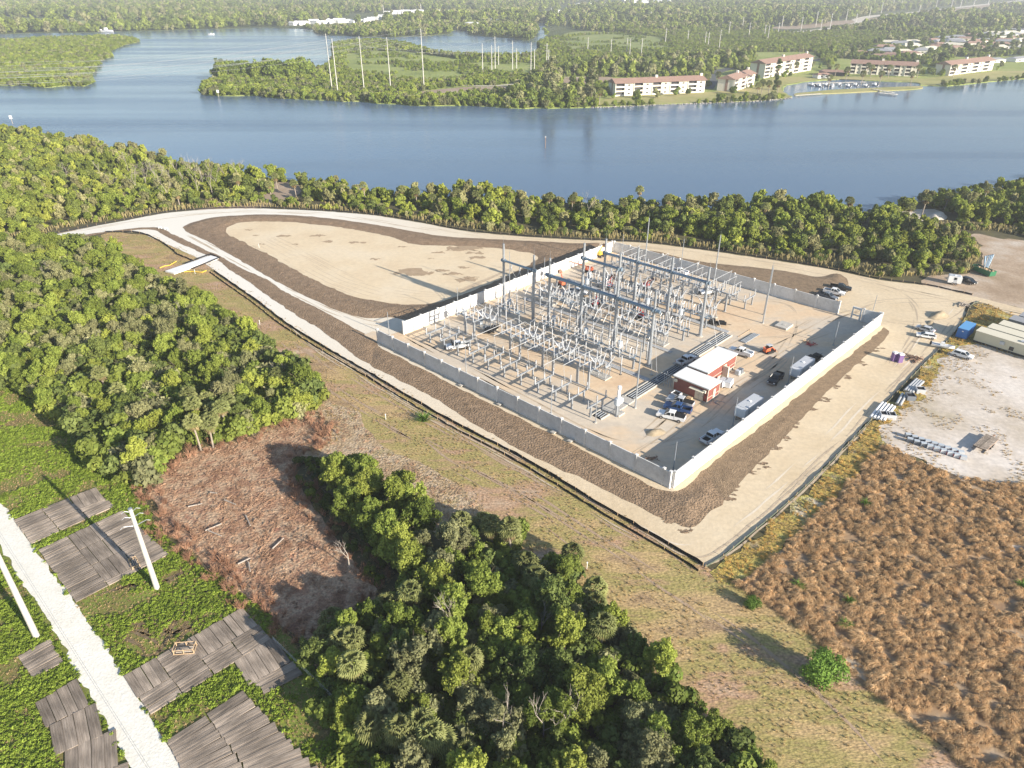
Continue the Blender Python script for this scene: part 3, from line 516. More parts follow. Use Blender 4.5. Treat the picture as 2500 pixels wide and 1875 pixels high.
# ring of mulch round the basin: outer edge then back along the inner edge
ring = pl(V, '398 489 430 477 480 468 560 464 640 466 720 473 800 484 880 498 960 511 1060 517 1150 521 1240 526 1296 530 1180 583 1080 622 960 662 890 690 845 686 790 688 740 675 680 650 620 620 560 587 500 552 440 518 405 502')
inner = pl(V, '488 500 510 484 560 479 640 482 720 490 800 503 850 514 890 528 960 531 1060 536 1130 545 1160 556 1130 580 1060 612 1000 636 940 654 880 658 820 652 760 640 700 615 640 585 580 550 520 520')
def ringmesh(name, outer, inn, z, m, h, sp=1.2):
    o = rough(smooth(outer, 1.5), 0.4, 0.3); i_ = rough(smooth(inn, 1.5), 0.7, 0.3); q = np.array(o); x0, y0 = q.min(0); x1, y1 = q.max(0)
    gx, gy = np.meshgrid(np.arange(x0, x1, sp), np.arange(y0, y1, sp)); g = np.c_[gx.ravel(), gy.ravel()] + rng.uniform(-.3, .3, (gx.size, 2))*sp
    g = g[inside(g, o) & ~inside(g, i_)]; d = np.minimum(edist(g, o), edist(g, i_)); k = d > 0.5; g = g[k]; d = d[k]; n, mm = len(o), len(i_)
    co = [Vector(p) for p in o] + [Vector(p) for p in i_] + [Vector(p) for p in g]
    ed = [(a, (a+1) % n) for a in range(n)] + [(n+a, n+(a+1) % mm) for a in range(mm)]
    r = delaunay_2d_cdt(co, ed, [], 1, 1e-4); vs, fs, orig = r[0], r[2], r[3]
    hz = [0.0]*len(vs)
    for i, oo in enumerate(orig):
        kk = oo[0] if oo else 0
        if kk >= n+mm: t = min(1, d[kk-n-mm]/4.0); hz[i] = .02 + h*t*t*(3-2*t) + 0.1*t*t*noise.fractal(Vector((vs[i][0], vs[i][1], 0)), .8, 2, 3)
    cen = np.array([np.mean([vs[a] for a in f], 0)[:2] for f in fs]); keep = ~inside(cen, i_)
    b = B(); b.add([(v[0], v[1], z+max(.012, hz[i])) for i, v in enumerate(vs)], [tuple(f) for f, k in zip(fs, keep) if k])
    me = b.mesh(name, m); struct(name, me, None)
ringmesh('basin_mulch', ring, inner, 0.10, GM['mulch'], 0.5)
mulch('median_mulch', pl(ZF, '520 74 700 47 900 22 1060 16 1150 53 1260 104 1400 174 1490 212 1640 297 1800 367 1900 437 2000 492 2120 550 2212 598') + pl(Z3, '40 470 75 512 70 560 0 698') + pl(ZF, '2212 742 2100 668 2000 608 1850 508 1700 398 1560 308 1490 250 1400 206 1200 117 1100 62 1040 34 900 34 700 57 540 82'), 'mulch', 0.3, 3)
mulch('front_mulch', [W(-1.6, 88), W(-1.5, 70), W(-1.6, 50), W(-1.5, 30), W(-1.6, 10), W(-1.5, 1), W(2, -1.6), W(10, -1.5)] + pl(V, '1553 1087 1525 1115 1500 1136 1480 1138 1450 1130 1400 1106 1330 1062 1250 1011 1204 1017 1132 979 1055 936 998 900 950 869 868 825 796 787 740 745 690 712 720 700 760 722 800 745')[:0] + pl(V, '1565 1080 1530 1112 1502 1136 1470 1136 1400 1106 1330 1070 1250 1030 1204 1012 1132 978 1055 934 998 900 950 868 868 824 800 789 800 760 806 747'), 'mulch', 0.5, 4, sp=0.55, rel=0.22)
mulch('east_mulch', [W(8, -1.4), W(30, -1.5), W(60, -1.4), W(85, -1.5), W(94, -1.6)] + pl(V, '1910 708 1922 716 1905 740 1858 781 1800 835 1735 901 1690 950 1639 1000 1600 1042 1565 1078'), 'mulchtan', 0.22, 3, sp=0.5, rel=0.16)
mulch('north_mulch', [W(98.2, 84), W(98, 60), W(98, 35), W(98, 16), W(99.5, 12.5)] + pl(Z2, '1650 600 1732 530 1735 470 1700 425 1640 398 1550 415 1440 430 1250 392 1000 355 700 325 500 305 300 272 150 237 0 200'), 'mulchtan', 0.5, 3, rel=0.1)
mulch('sand_heap', pl(Z5, '1180 965 1230 900 1290 885 1370 905 1400 950 1330 975 1250 985'), 'heap', 1.6, 2.5, rel=0.2); mulch('gravel_heap', pl(Z5, '1150 1020 1190 990 1240 990 1262 1020 1215 1045 1165 1040'), 'heap', 1.0, 1.5, rel=0.2)
mulch('yard_sand_heap', pl(Z4, '275 1010 330 990 420 990 470 1020 440 1045 350 1062 290 1050'), 'heap', 1.0, 1.6, rel=0.1)
mulch('shore_sand_heap', pl(V, '2000 470 2020 462 2040 464 2046 472 2025 476'), 'pale', 1.5, 2)
sheet('access_road', pl(V, '-90 960 0 1082 60 1163 130 1258 210 1368 270 1458 330 1558 395 1665 470 1790 400 1860 330 1735 285 1662 220 1548 160 1440 115 1362 60 1278 0 1185 -90 1070'), 0.085, GM['shell'], 0.5, 1.0, 0.5)
sheet('bare_sand_patch', pl(V, '1825 1415 1850 1425 1900 1470 1925 1500 1905 1500 1860 1465 1828 1440'), 0.075, GM['lot'], 0.3, 0.6)
sheet('sand_spot', pl(V, '2275 1180 2100 1180 2140 1195'), 0.075, GM['lot'], 0.2)
sheet('ditch', pl(V, '630 1000 690 990 720 1010 700 1040 730 1110 790 1180 840 1230 860 1290 800 1260 740 1180 690 1110 650 1050'), 0.06, GM['under'], 0.5, 1)  # ditch bed; its dark colour also paints in the shadow between the trees
# outfall slab and mulch patches in the basin
for i in range(26):
    q = ZW(*[(1870, 765), (2080, 655), (1280, 602), (1430, 601), (1120, 575), (1480, 628), (1600, 632), (1810, 652), (1995, 757), (2050, 772), (2090, 745), (2090, 800), (2140, 680), (2010, 775), (1940, 705), (1690, 706), (1180, 640), (1330, 640), (2150, 700), (1970, 680), (2120, 655), (2060, 665), (1900, 772), (1860, 775), (2120, 790), (1150, 600)][i]); s_ = [3.2, 3.6, 1.2, 1.5, .8, 1.2, 1.6, .8, 1.2, 1.3, 1.1, 2, 1.5, .8, .7, .9, .7, .7, 1.6, 1.4, 2.2, 1.8, 2.0, 1.6, 1.2, .7][i]
    sheet('mulch_spill', rough([(q[0]+math.cos(t_)*s_*1.8, q[1]+math.sin(t_)*s_*.75) for t_ in np.linspace(0, 6.28, 40)[:-1]], s_*.9, 1.1/s_), 0.135+.002*i, GM['spill'], 0, sm=False)
for i, q in enumerate(pl(V, '1567 1073 1592 1048 1618 1022 1645 996 1668 970 1695 944 1722 916 1750 888 1776 862 1800 838 1826 812 1860 783 1890 752 1480 1142 1440 1128')):
    for k in range(5): a_ = rng.normal(0, .9); n_ = rng.normal(.4, .5); c_ = (q[0]+SU[0]*a_+n_*.7, q[1]+SU[1]*a_-n_*.7); s_ = rng.uniform(.25, .6); sheet('mulch_spill', rough([(c_[0]+math.cos(t_)*s_*1.6, c_[1]+math.sin(t_)*s_*.7) for t_ in np.linspace(0, 6.28, 16)[:-1]], s_*.8, 1.6/s_), 0.116+.001*k, GM['mulch'], 0, sm=False)
def tracks(pts, z, gauge=1.7, wd=.38, key='track', n=1):
    for k in range(n):
        c = [np.array(p) for p in smooth(pts, 1.2, closed=False)]; off = rng.normal(0, .5) if n > 1 else 0
        for sd_ in (-1, 1):
            o = []
            for i in range(len(c)):
                d = c[min(i+1, len(c)-1)] - c[max(i-1, 0)]; d = d/(np.linalg.norm(d)+1e-9); o.append(c[i] + np.array([-d[1], d[0]])*(sd_*gauge/2 + off + .25*noise.noise(Vector((*c[i]*.15, k)))))
            seg = []                                    # broken, faint ruts rather than rails
            for p in o:
                if noise.noise(Vector((p[0]*.11, p[1]*.11, k*3+sd_))) > -.12: seg.append(p)
                else:
                    if len(seg) > 6: strip(seg, wd, z, key)
                    seg = []
            if len(seg) > 6: strip(seg, wd, z, key)
TR = {}
def strip(seg, wd, z, key):
    b = TR.setdefault(key, B()); n = len(seg); L_, R_ = [], []
    for i, p in enumerate(seg):
        d = seg[min(i+1, n-1)] - seg[max(i-1, 0)]; d = d/(np.linalg.norm(d)+1e-9); a = wd/2*min(1, i/4, (n-1-i)/4)*(1+.5*noise.noise(Vector((*p*.8, 0)))); m_ = np.array([-d[1], d[0]])*a; L_.append((*(p+m_), z)); R_.append((*(p-m_), z))
    b.add(L_ + R_, [(i+n, i+1+n, i+1, i) for i in range(n-1)])
fp = '640 712 700 758 800 820 900 878 1000 934 1100 984 1200 1041 1300 1103 1400 1160 1470 1200 1520 1205 1560 1185 1620 1138 1700 1070 1780 995 1830 945 1880 888 1940 828 1990 775 2040 715 2075 670'
tracks(pl(V, fp), .112, n=2); tracks([(p[0]-1.5, p[1]+2.2) for p in pl(V, fp)], .104, key='tracklight')
tracks(pl(V, '120 506 300 478 480 458 700 462 900 490 1100 513 1310 527 1500 545 1700 575 1850 605 1960 640 1990 700 1930 790'), .11, n=2); tracks(pl(V, '400 505 520 570 640 640 760 690 840 706'), .111, n=2)
tracks(pl(V, '1850 600 1980 632 2100 655 2212 678 2400 725'), .113, n=3); tracks(pl(V, '1830 690 1880 660 1960 650 2060 652'), .108, n=2); tracks(pl(V, '1900 690 1980 700 2040 690 2080 660'), .107, n=1)
for s_ in ('1380 950 1440 900 1500 850 1600 790 1700 740 1800 690 1850 672', '1370 985 1450 930 1540 860 1640 800 1730 745 1800 720', '1400 960 1480 940 1540 900 1600 840 1680 780 1720 700 1700 660 1640 650', '880 725 1000 790 1100 842 1200 895 1300 945 1360 960', '1560 760 1620 730 1700 720 1760 690'): tracks(pl(V, s_), .142, n=2)
for i in range(7): tracks([(p[0]+i*1.1-3, p[1]+i*1.6-5) for p in pl(V, '560 520 640 560 740 610 840 640 940 645 1040 610 1120 575')], .131+.001*i, 1.2, .16, 'track')
for s_ in ('640 735 760 810 900 890 1020 950 1120 1003 1230 1062 1330 1125 1430 1185 1500 1240', '600 740 720 840 850 920 960 975 1080 1035 1180 1090 1300 1170 1400 1235 1480 1290 1600 1370 1720 1470 1830 1580 1900 1659', '780 880 880 940 960 1000 1060 1060 1160 1120 1240 1180'): tracks(pl(V, s_), .05, 1.8, .5, 'dirt', 2)
gm('dirt', [(0.34, 0.24, 0.16), (0.44, 0.33, 0.23)], .7, bump=.6, bscale=4)
for k_, b_ in TR.items(): o_ = struct('tyre_tracks', b_, GM[k_])
# ------------------------------------------------------------------ silt fences
def ribbon(name, pts, h, label, z=0.05, wob=0.12, fab='fabric'):
    c = smooth(pts, 1.5, closed=False); t = thing(name, label, 'silt fence', (c[0][0], c[0][1], 0)); b = B(); n = len(c)
    vs = []
    for i, p in enumerate(c): k = noise.noise(Vector((p[0]*.7, p[1]*.7, 0)))*wob; vs += [(p[0]+k, p[1]+k, z), (p[0]+k*1.4, p[1]+k*1.4, z+h*(0.85+.3*noise.noise(Vector((p[0]*.3, p[1]*.3, 5)))))]
    fs = [(2*i, 2*i+2, 2*i+3, 2*i+1) for i in range(n-1)]
    b.add(vs, fs); b.add([(x+.03, y+.03, zz) for x, y, zz in vs], [tuple(reversed(f)) for f in fs]); world_part('fabric', b, M[fab], t)
    s = B()
    for i in range(0, n, 2): s.box(c[i][0]-.03, c[i][0]+.03, c[i][1]-.03, c[i][1]+.03, 0, h+.3)
    o = world_part('stake', s, M['lumber'], t); o['kind'] = 'stuff'
fr_in = '228 503 285 502 315 508 345 522 372 540 385 552'; fr2 = '462 586 500 613 560 655 620 701 700 751 800 809 900 869 1000 925 1100 976 1200 1033 1300 1095 1400 1153 1480 1199 1518 1224'
ribbon('silt_fence', pl(V, fr_in + ' 398 557 420 566'), 0.7, 'short black silt fence curving round the west end of the mown strip'); ribbon('silt_fence', pl(V, fr2), 0.75, 'long black silt fence along the front edge of the perimeter road')
off = [(p[0]-0.9, p[1]-1.1) for p in pl(V, fr2)]; ribbon('silt_fence', off, 0.5, 'second black silt fence just below the long one, nearer the camera')
ribbon('silt_fence', pl(V, '1524 1226 1562 1203 1622 1154 1702 1087 1782 1012 1832 960 1882 908 1942 844 1992 792 2047 737 2082 692 2096 662 2116 652'), 0.42, 'grey-green silt fence between the east road and the sandy lot', fab='fence_green')
ribbon('silt_fence', pl(V, '60 518 110 507 180 492 260 477 350 460 420 453 480 450 540 449 600 450 700 455 800 463 900 478 1000 497 1100 507 1200 514 1310 519'), 0.5, 'low dark silt fence along the river side of the western road')
ribbon('silt_fence', pl(V, '1310 519 1400 524 1500 536 1600 550 1700 565 1800 582 1900 603 2000 616 2100 638'), 0.5, 'low dark silt fence along the river side of the eastern road')
# ------------------------------------------------------------------ vegetation
def ptree(root_label, cat, group, loc, i, key, s, rz, sq=1.0, color=(1, 1, 1)):
    t = thing('tree', root_label, cat, loc, rz, group); t.scale = (s, s, s*sq)
    c = part('crown', get_crown(i, key), None, t); c.color = (*color, 1); part('trunk', TRUNKS[i], None, t); return t
def palm(label, loc, h, group='cabbage palms among the thickets', s=1.0):
    t = thing('palm_tree', label, 'palm', loc, rng.uniform(0, 6), group); t.scale = (s,)*3
    part('trunk', PALMT[h], None, t); c = part('crown', PALMC[rng.integers(0, 3)], None, t, (0.3, 0, h)); return t
F1 = pl(V, '-120 548 40 546 110 543 200 546 262 562 300 606 345 640 432 668 512 718 560 757 610 790 675 815 690 855 690 880 640 905 560 925 520 945 460 955 400 965 370 985 345 1035 300 1055 262 1040 215 985 140 915 60 855 0 820 -120 780')
F2 = pl(V, '870 1215 905 1210 960 1200 1010 1165 1090 1165 1150 1205 1215 1262 1275 1310 1340 1365 1390 1425 1440 1495 1520 1560 1590 1625 1650 1690 1720 1780 1720 1900 900 1900 860 1780 800 1690 740 1620 700 1550 680 1470 690 1400 760 1375 820 1330 850 1290 880 1260')
ISC = pl(V, '715 1010 760 1005 820 1050 880 1090 920 1140 925 1195 900 1230 850 1235 800 1200 745 1150 735 1090')
PALMS1 = [Q for Q in pl(ZF, '1360 1525 1440 1500 1460 1460 1540 1420 1480 1400 1360 1400 830 1260 1560 1330 1310 1340 1420 1330 740 1180 1900 1150')]
PALMS2 = pl(QM, '240 960 300 1120 350 1100 235 1040 360 1270 540 1340 600 1330 470 1560 560 1590 620 1610 540 880 650 860 800 1640 920 1659 760 1640 1040 440 920 470 1080 500 1180 520 1170 560 1240 640 1340 800 1290 760 1600 880 1640 1060 1600 780 950 1200 1260 690 1480 600 700 1600')
mixk = ['leaf', 'leaf', 'leafy', 'leafg', 'leaf', 'leafd']; kl = {'leaf': 'mid-green', 'leafy': 'bright yellow-green', 'leafg': 'grey-green', 'leafd': 'dark green'}
ntree = 0; PEND = []
def vw(P): return (np.abs(P[:, 0]) < P[:, 1]*0.83+22) & (P[:, 1] > 42)
def grove(poly, sp, where, group, smin=0.75, smax=1.25, keys=mixk, avoid=()):
    global ntree
    P = jgrid(poly, sp)
    for p in P[vw(P)]:
        if any((p[0]-a[0])**2 + (p[1]-a[1])**2 < 5 for a in avoid): continue
        k = keys[int(abs(noise.noise(Vector((p[0]*.12, p[1]*.12, 4))))*11 + rng.integers(0, 3)) % len(keys)]; PEND.append((p[0]**2+p[1]**2, p, k, where, group, rng.uniform(smin, smax)))
grove(F1, 3.7, 'west thicket', 'trees of the west thicket', avoid=PALMS1, smin=.55, smax=1.15)
grove(F2, 3.2, 'nearest thicket', 'trees of the near thicket', 0.5, 1.1, ['leaf', 'leafg', 'leaf', 'leafy', 'leaf', 'leafd'], avoid=PALMS2)
grove(ISC, 3.6, 'small clump by the clearing', 'trees of the small clump', .85, 1.15, ['leaf', 'leafy', 'leaf'])
PEND.sort(key=lambda a: a[0]); NI = 296
def zone(p, s_):
    q = np.array([p]); sz = 'small' if s_ < .8 else 'large' if s_ > 1.0 else 'middling'
    for poly, nm_ in ((SL, 'edging the brush clearing'), (MOWN, 'edging the mown strip'), (GRN, 'edging the green verge')):
        if edist(q, poly)[0] < 4.5: return sz, nm_
    return sz, ('at the bottom of the picture' if p[1] < 62 else 'in its thick interior')
for d2, p, k, where, group, s_ in PEND[:NI]:
  sz_, zn_ = zone(p, s_)
  ptree('%s %s tree in the %s, %s' % (sz_, kl[k], where, zn_), 'tree', '%s, %s %s %s' % (group, sz_, kl[k], zn_), (p[0], p[1], 0), int(rng.integers(0, 7)), k, s_, rng.uniform(0, 6.28), rng.uniform(.85, 1.15), (1.22, 1.17, 1.1) if 'west' in group else (1.1, 1.08, 1.05)); ntree += 1
protos('thicket', [get_crown(i, k) for i, k in enumerate(['leaf', 'leafg', 'leaf', 'leafy', 'leaf', 'leafd'])])
scatter('west_thicket', np.array([a[1] for a in PEND[NI:]]), 'thicket', .75, 1.2, 'dense green thicket filling the far part between the green verge and the mown strip', 'thicket', color=(1.22, 1.17, 1.1))
uw = jgrid(F1, 2.2); scatter('west_undergrowth', uw[vw(uw)], 'shrub', 1.3, 2.7, 'bushy growth filling the gaps of the west thicket', 'undergrowth', color=(1.15, 1.1, 1.1))
ud = np.r_[jgrid(F2, 2.2), jgrid(ISC, 2.2)]; scatter('undergrowth', ud[vw(ud)], 'shrub', 1.0, 1.9, 'undergrowth filling the gaps of the thickets', 'undergrowth')
print('near trees', ntree, len(PEND))
for i, q in enumerate(PALMS1): palm('cabbage palm standing in the west thicket above the brush clearing', q, [7.0, 5.5, 5.5, 7.0, 5.5][i % 5], 'palms of the west thicket', 1.0)
for i, q in enumerate(PALMS2):
    zn = 'beside the timber mats' if q[0] < -19 and q[1] > 55 else 'at the bottom of the picture' if q[1] < 58 else 'on the mown strip side' if edist(np.array([q]), MOWN)[0] < 7 else 'in its dark middle'; hh = [2.5, 4.0, 4.0, 2.5, 5.5][i % 5]; sz = {2.5: 'low', 4.0: 'middling', 5.5: 'tall'}[hh]
    palm('%s cabbage palm in the nearest thicket, %s' % (sz, zn), q, hh, '%s palms of the near thicket, %s' % (sz, zn), 1.1)
# single bushes on the dry field
def bush(name, label, loc, s, key, sq=1.0, n=3):
    t = thing(name, label, 'bush', loc, rng.uniform(0, 6)); t.scale = (s, s, s*sq); part('crown', get_crown(n, key), None, t); part('trunk', TRUNKS[n], None, t)
CROWNS[(3, 'big')] = crown_mesh('crown', 2.3, 2.6, 1.5, 26, 7000, 0.10, M['plant_green'], 77, low=0.4)
def bigbush(label, loc, s):
    t = thing('bush', label, 'bush', loc, 0.4); t.scale = (s,)*3; part('crown', CROWNS[(3, 'big')], None, t)
bigbush('large round bright green bush at the corner of the dry brown field', QR(640, 1190), 1.22); bigbush('small green bush on the mown strip below the wall corner', QR(285, 815), 0.52)
for i, q in enumerate(pl(QR, '530 715 790 800 770 920 880 285 1700 720')):
    solo('palmetto', tuft_mesh('palmetto', 70, 1.1, 1.3, 0.09, M['plant_green'], 500+i, bend=0.4), None, 'small green palmetto clump ' + ['close behind the small bush', 'in the middle of the dry field edge', 'yellowing beside the large round bush', 'near the top of the dry brown field', 'at the far right edge of the dry field'][i], 'shrub', (*q, 0.1))
solo('palmetto', tuft_mesh('palmetto', 120, 1.5, 2.6, 0.10, M['plant_green'], 520, bend=0.3), None, 'bright green spiky shrub leaning over the front silt fence', 'shrub', (*Z3(500, 1215), 0.1))
# shore strip: the trees with the best view are things, the rest is one wood
F3 = pl(V, '60 512 150 490 250 474 350 458 430 450 520 440 570 428 640 430 690 448 780 455 880 470 1000 488 1100 500 1200 508 1310 514 1400 518 1500 530 1600 544 1700 558 1800 576 1900 594 2000 606 2090 592 2110 560 2100 525 2050 500 1990 500 1935 495 1940 470 1990 450 2020 440 2080 430 2140 412 2212 403 2500 350') + [(700, 420)]
shorepoly = [tuple(p) for p in near_shore if p[0] > -600 and p[0] < 400]
F3s = pl(V, '-400 250')[:0]
road_up = pl(V, '-300 560 60 514 150 492 250 475 350 459 430 451 480 449 560 448 640 450 700 454 780 460 880 474 1000 494 1100 505 1200 512 1310 517 1400 522 1500 534 1600 548 1700 563 1800 580 1900 600 2010 600 2095 592 2122 560 2110 525 2060 498 2150 500 2212 515 2500 560')
STRIP = [p for p in shorepoly if -420 < p[0] < 330] + list(reversed([p for p in road_up]))
GAP = pl(V, '430 455 520 448 580 425 600 395 640 392 660 420 640 446 560 450'); GAP2 = pl(V, '1930 495 1995 499 2050 478 2050 458 1990 450 1940 462')
Ps = jgrid(STRIP, 4.6, holes=(GAP, GAP2)); dsh = edist(Ps, STRIP); Ps = Ps[dsh > 1.2]; dr = edist(Ps, [tuple(a) for a in road_up]); 
vis = vw(Ps); Ps = Ps[vis]; dr = edist(Ps, road_up + list(reversed(road_up)))
far_ok = dr > 9.0
Pw = Ps[far_ok]
order = np.argsort(np.hypot(Pw[:, 0], Pw[:, 1])); take = 0; k_ind = set(order[:take].tolist())
for i in order[:take]:
    p = Pw[i]; k = mixk[rng.integers(0, 6)]
    ptree('%s bushy tree in the strip of wood between the road and the river' % kl[k], 'tree', 'trees of the riverside strip, ' + kl[k], (p[0], p[1], 0), int(rng.integers(0, 7)), k, rng.uniform(.7, 1.1), rng.uniform(0, 6.28), rng.uniform(.8, 1.05))
rest = np.array([Pw[i] for i in range(len(Pw)) if i not in k_ind])
hr = np.array([noise.fractal(Vector((p[0]*.035, p[1]*.035, 21)), .7, 2, 3) for p in rest]); rest = rest[hr > -.3]; hr = hr[hr > -.3]
scatter('riverside_wood', rest, 'woodtree', 0.8, 1.25, scales=np.clip(.86+hr*.55+rng.uniform(-.2, .25, len(rest)), .45, 1.35), label='dense green wood along the near bank of the river', cat='wood', color=(1.35, 1.26, 1.15))
extra = Pw + rng.uniform(-2.3, 2.3, Pw.shape); scatter('riverside_scrub', extra, 'shrub', 1.0, 2.3, 'scrub filling the wood along the near river bank', 'scrub', color=(1.38, 1.28, 1.15))
nr = edist(Ps, road_up); 
R1 = jgrid(STRIP, 0.95); rd = edist(R1, road_up + list(reversed(road_up))); wn = np.array([noise.fractal(Vector((p[0]*.06, p[1]*.06, 31)), .7, 2, 3) for p in R1]); k = (rd < 6+wn*9) & (rd > 0.5) & vw(R1) & (rng.uniform(0, 1, len(R1)) < 0.8); k3 = (rd < 8) & (rd > 1.5) & vw(R1) & (rng.uniform(0, 1, len(R1)) < .10); scatter('roadside_bushes', R1[k3], 'shrub', .5, 1.5, 'bushes mixed into the reeds beside the road', 'bushes', color=(1.2, 1.15, 1.05)); scatter('roadside_reeds', R1[k], 'reedtuft', 0.35, 0.95, 'tall straw coloured reeds along the river side of the road', 'reeds')
for i, q in enumerate(pl(V, '1345 470 1380 450 1500 455 1590 460 1235 460 1185 465 1130 460 1095 440 1030 450 990 455 935 450 900 445 870 440 790 440 740 430 690 430 640 425 1440 470 1930 480 1945 500 1830 465 1990 470 1960 470 2040 455 2075 450 2120 445 1700 465 1650 480 1290 480 520 425 585 420 600 410 390 450')):
    palm('cabbage palm rising over the riverside strip of wood', q, [5.5, 7.0, 4.0, 5.5][i % 4], 'palms of the riverside strip', 1.05)
for i, q in enumerate(pl(V, '330 385 355 395 385 392 410 385 430 395 455 392 475 402 350 420 320 415 395 425 460 425 505 392 520 385 280 380 430 425 300 430 365 440 295 400 340 405 370 400 400 408 420 395 440 405 470 412 490 398 520 402 250 420 1270 480 150 400 220 390')):
    solo('bare_tree', bare_tree('bare_tree', rng.uniform(9.5, 14.5), 600+i, M['deadwood']), None, 'leafless pale grey tree standing in the wood at the bend of the near bank', 'bare tree', (*q, 0), group='leafless trees of the near bank')
# ground growth
ins = lambda P, poly: P[inside(P, poly)]
P = jgrid(TUS, 0.5); P = P[vw(P)]
hn = np.array([noise.fractal(Vector((p[0]*.4, p[1]*.4, 2)), .7, 2, 3) for p in P]); P = P[hn > -0.27]; hn = hn[hn > -0.27]; print('tussocks', len(P))
scatter('dry_grass', P, 'tussock', 0.7, 1.2, 'brown waving dry grass covering the field', 'grass', lean=-2.4, scales=np.clip(0.8+hn*0.6+rng.uniform(-.25, .25, len(P)), .3, 1.35), z=0.05)
P = np.r_[jgrid(MOWN, 0.95), jgrid(YEL, 0.6, holes=(LOT,))]; P = P[vw(P) & ~inside(P, F2)]; d = np.hypot(P[:, 0], P[:, 1]); hn = np.array([noise.fractal(Vector((p[0]*.15, p[1]*.15, 8)), .7, 2, 3) for p in P]); P = P[hn > -0.15]; print('olive', len(P))
yt = jgrid(YEL, .9, holes=(LOT, TUS)); yt = yt[np.array([noise.fractal(Vector((p[0]*.3, p[1]*.3, 44)), .7, 2, 3) for p in yt]) > -.05]; scatter('verge_tussocks', yt, 'tussock', .3, .75, 'yellow-brown grass tussocks beside the east silt fence', 'grass', z=.05, color=(1.0, .98, .62))
lt = jgrid(LOT, .8); lt = lt[vw(lt)]; ln = np.array([noise.fractal(Vector((p[0]*.11, p[1]*.11, 61)), .7, 2, 3) for p in lt]); scatter('lot_weeds', lt[(ln > .22) | (edist(lt, LOT) < 1.6)], 'olivetuft', .6, 1.5, 'sparse weeds on the sandy lot', 'weeds', z=.06)
scatter('mown_grass', P, 'olivetuft', 0.6, 1.3, 'olive and straw grass of the mown strip', 'grass', z=0.05)
P = jgrid(GRN, 0.5); P = P[vw(P)]; GRNP = P
# ------------------------------------------------------------------ green verge growth, brush clearing, timber mats
MATQ = [(Q1, '70 368 495 200 603 296 165 492', 'upper left timber mat platform beside the white road', 7, 2), (Q1, '202 525 640 318 885 548 395 800', 'wide timber mat platform under the tall concrete pole', 9, 4),
        (Q1, '645 1185 1270 825 1420 990 788 1385', 'long timber mat platform right of the white road', 11, 3), (Q1, '1200 1115 1425 985 1590 1170 1385 1275', 'timber mats at the right end of the long platform', 4, 3),
        (Q1, '872 1525 1270 1258 1740 1760 1090 1960', 'lowest timber mat platform right of the white road', 8, 6), (Q1, '185 1325 395 1200 740 1760 430 1860', 'timber mat platform left of the white road at the bottom', 4, 8),
        (Q1, '95 1085 265 988 335 1110 170 1195', 'small timber mat platform left of the white road', 4, 2)]
MATPOLY = []
matmeshes = []
for k in range(4):
    b = B(); r = random.Random(k)
    for j in range(5):
        y0 = -0.5 + j*0.2; e = r.uniform(-.012, .012); b.box(-0.5+r.uniform(0, .012), 0.5-r.uniform(0, .012), y0+0.004, y0+0.196, 0, 0.9+e*8)
    matmeshes.append(b.mesh('mat', M['wood']))
for f, s, lab, nu, nv in MATQ:
    q = [np.array(p) for p in pl(f, s)]; MATPOLY.append([tuple(p) for p in q]); t = thing('timber_mat_platform', lab, 'mat platform', tuple(q[0]), group='timber mat platforms')
    Lx = np.linalg.norm(q[1]-q[0]); Ly = np.linalg.norm(q[3]-q[0]); ang = math.atan2(*(q[1]-q[0])[::-1]); 
    # mats lie in courses; every second block turned lengthwise
    ru = Lx > Ly*.55; nu = max(1, round(Lx/(4.6 if nu < 99 else 1.2))); nv = max(1, round(Ly/1.22)); 
    for i in range(nu):
        blk = rng.random() < .35 and nv >= 4
        cols = [(j, 1, 1) for j in range(nv)]
        for j in range(nv):
            a0, a1 = i/nu, (i+1)/nu; c0, c1 = j/nv, (j+1)/nv
            cells = [(a0, a1, c0, c1, False)]
            if blk and j % 4 == 0 and j+4 <= nv: cells = [(a0+(a1-a0)*q_/4, a0+(a1-a0)*(q_+1)/4, c0, (j+4)/nv, True) for q_ in range(4)]
            elif blk and j < (nv//4)*4: continue
            for e0, e1, g0, g1, turn in cells:
                bl = lambda a, c: (q[0]*(1-a)+q[1]*a)*(1-c) + (q[3]*(1-a)+q[2]*a)*c
                p = bl((e0+e1)/2, (g0+g1)/2); wx = np.linalg.norm(bl(e1, (g0+g1)/2)-bl(e0, (g0+g1)/2)); wy = np.linalg.norm(bl((e0+e1)/2, g1)-bl((e0+e1)/2, g0)); d = bl(e1, (g0+g1)/2)-bl(e0, (g0+g1)/2); an = math.atan2(d[1], d[0]) + rng.normal(0, .006)
                o = part('mat', matmeshes[rng.integers(0, 4)], None, t); o.location = (p[0]-q[0][0]+rng.normal(0, .03), p[1]-q[0][1]+rng.normal(0, .03), 0.10+rng.uniform(0, .05)); o.rotation_euler = (rng.normal(0, .006), rng.normal(0, .006), an + (math.pi/2 if turn else 0)); sx, sy = (wy, wx) if turn else (wx, wy); o.scale = (sx*rng.uniform(.975, 1.0), sy*0.97, 0.18)
ok = np.ones(len(GRNP), bool)
for m_ in MATPOLY + [ROAD_W] if 'ROAD_W' in globals() else MATPOLY: ok &= ~inside(GRNP, m_)
AR = pl(V, '0 1085 60 1165 130 1260 210 1370 270 1460 330 1560 395 1665 470 1790 400 1860 330 1735 283 1662 218 1548 158 1440 112 1362 58 1278 0 1190 -90 1070 -90 960')
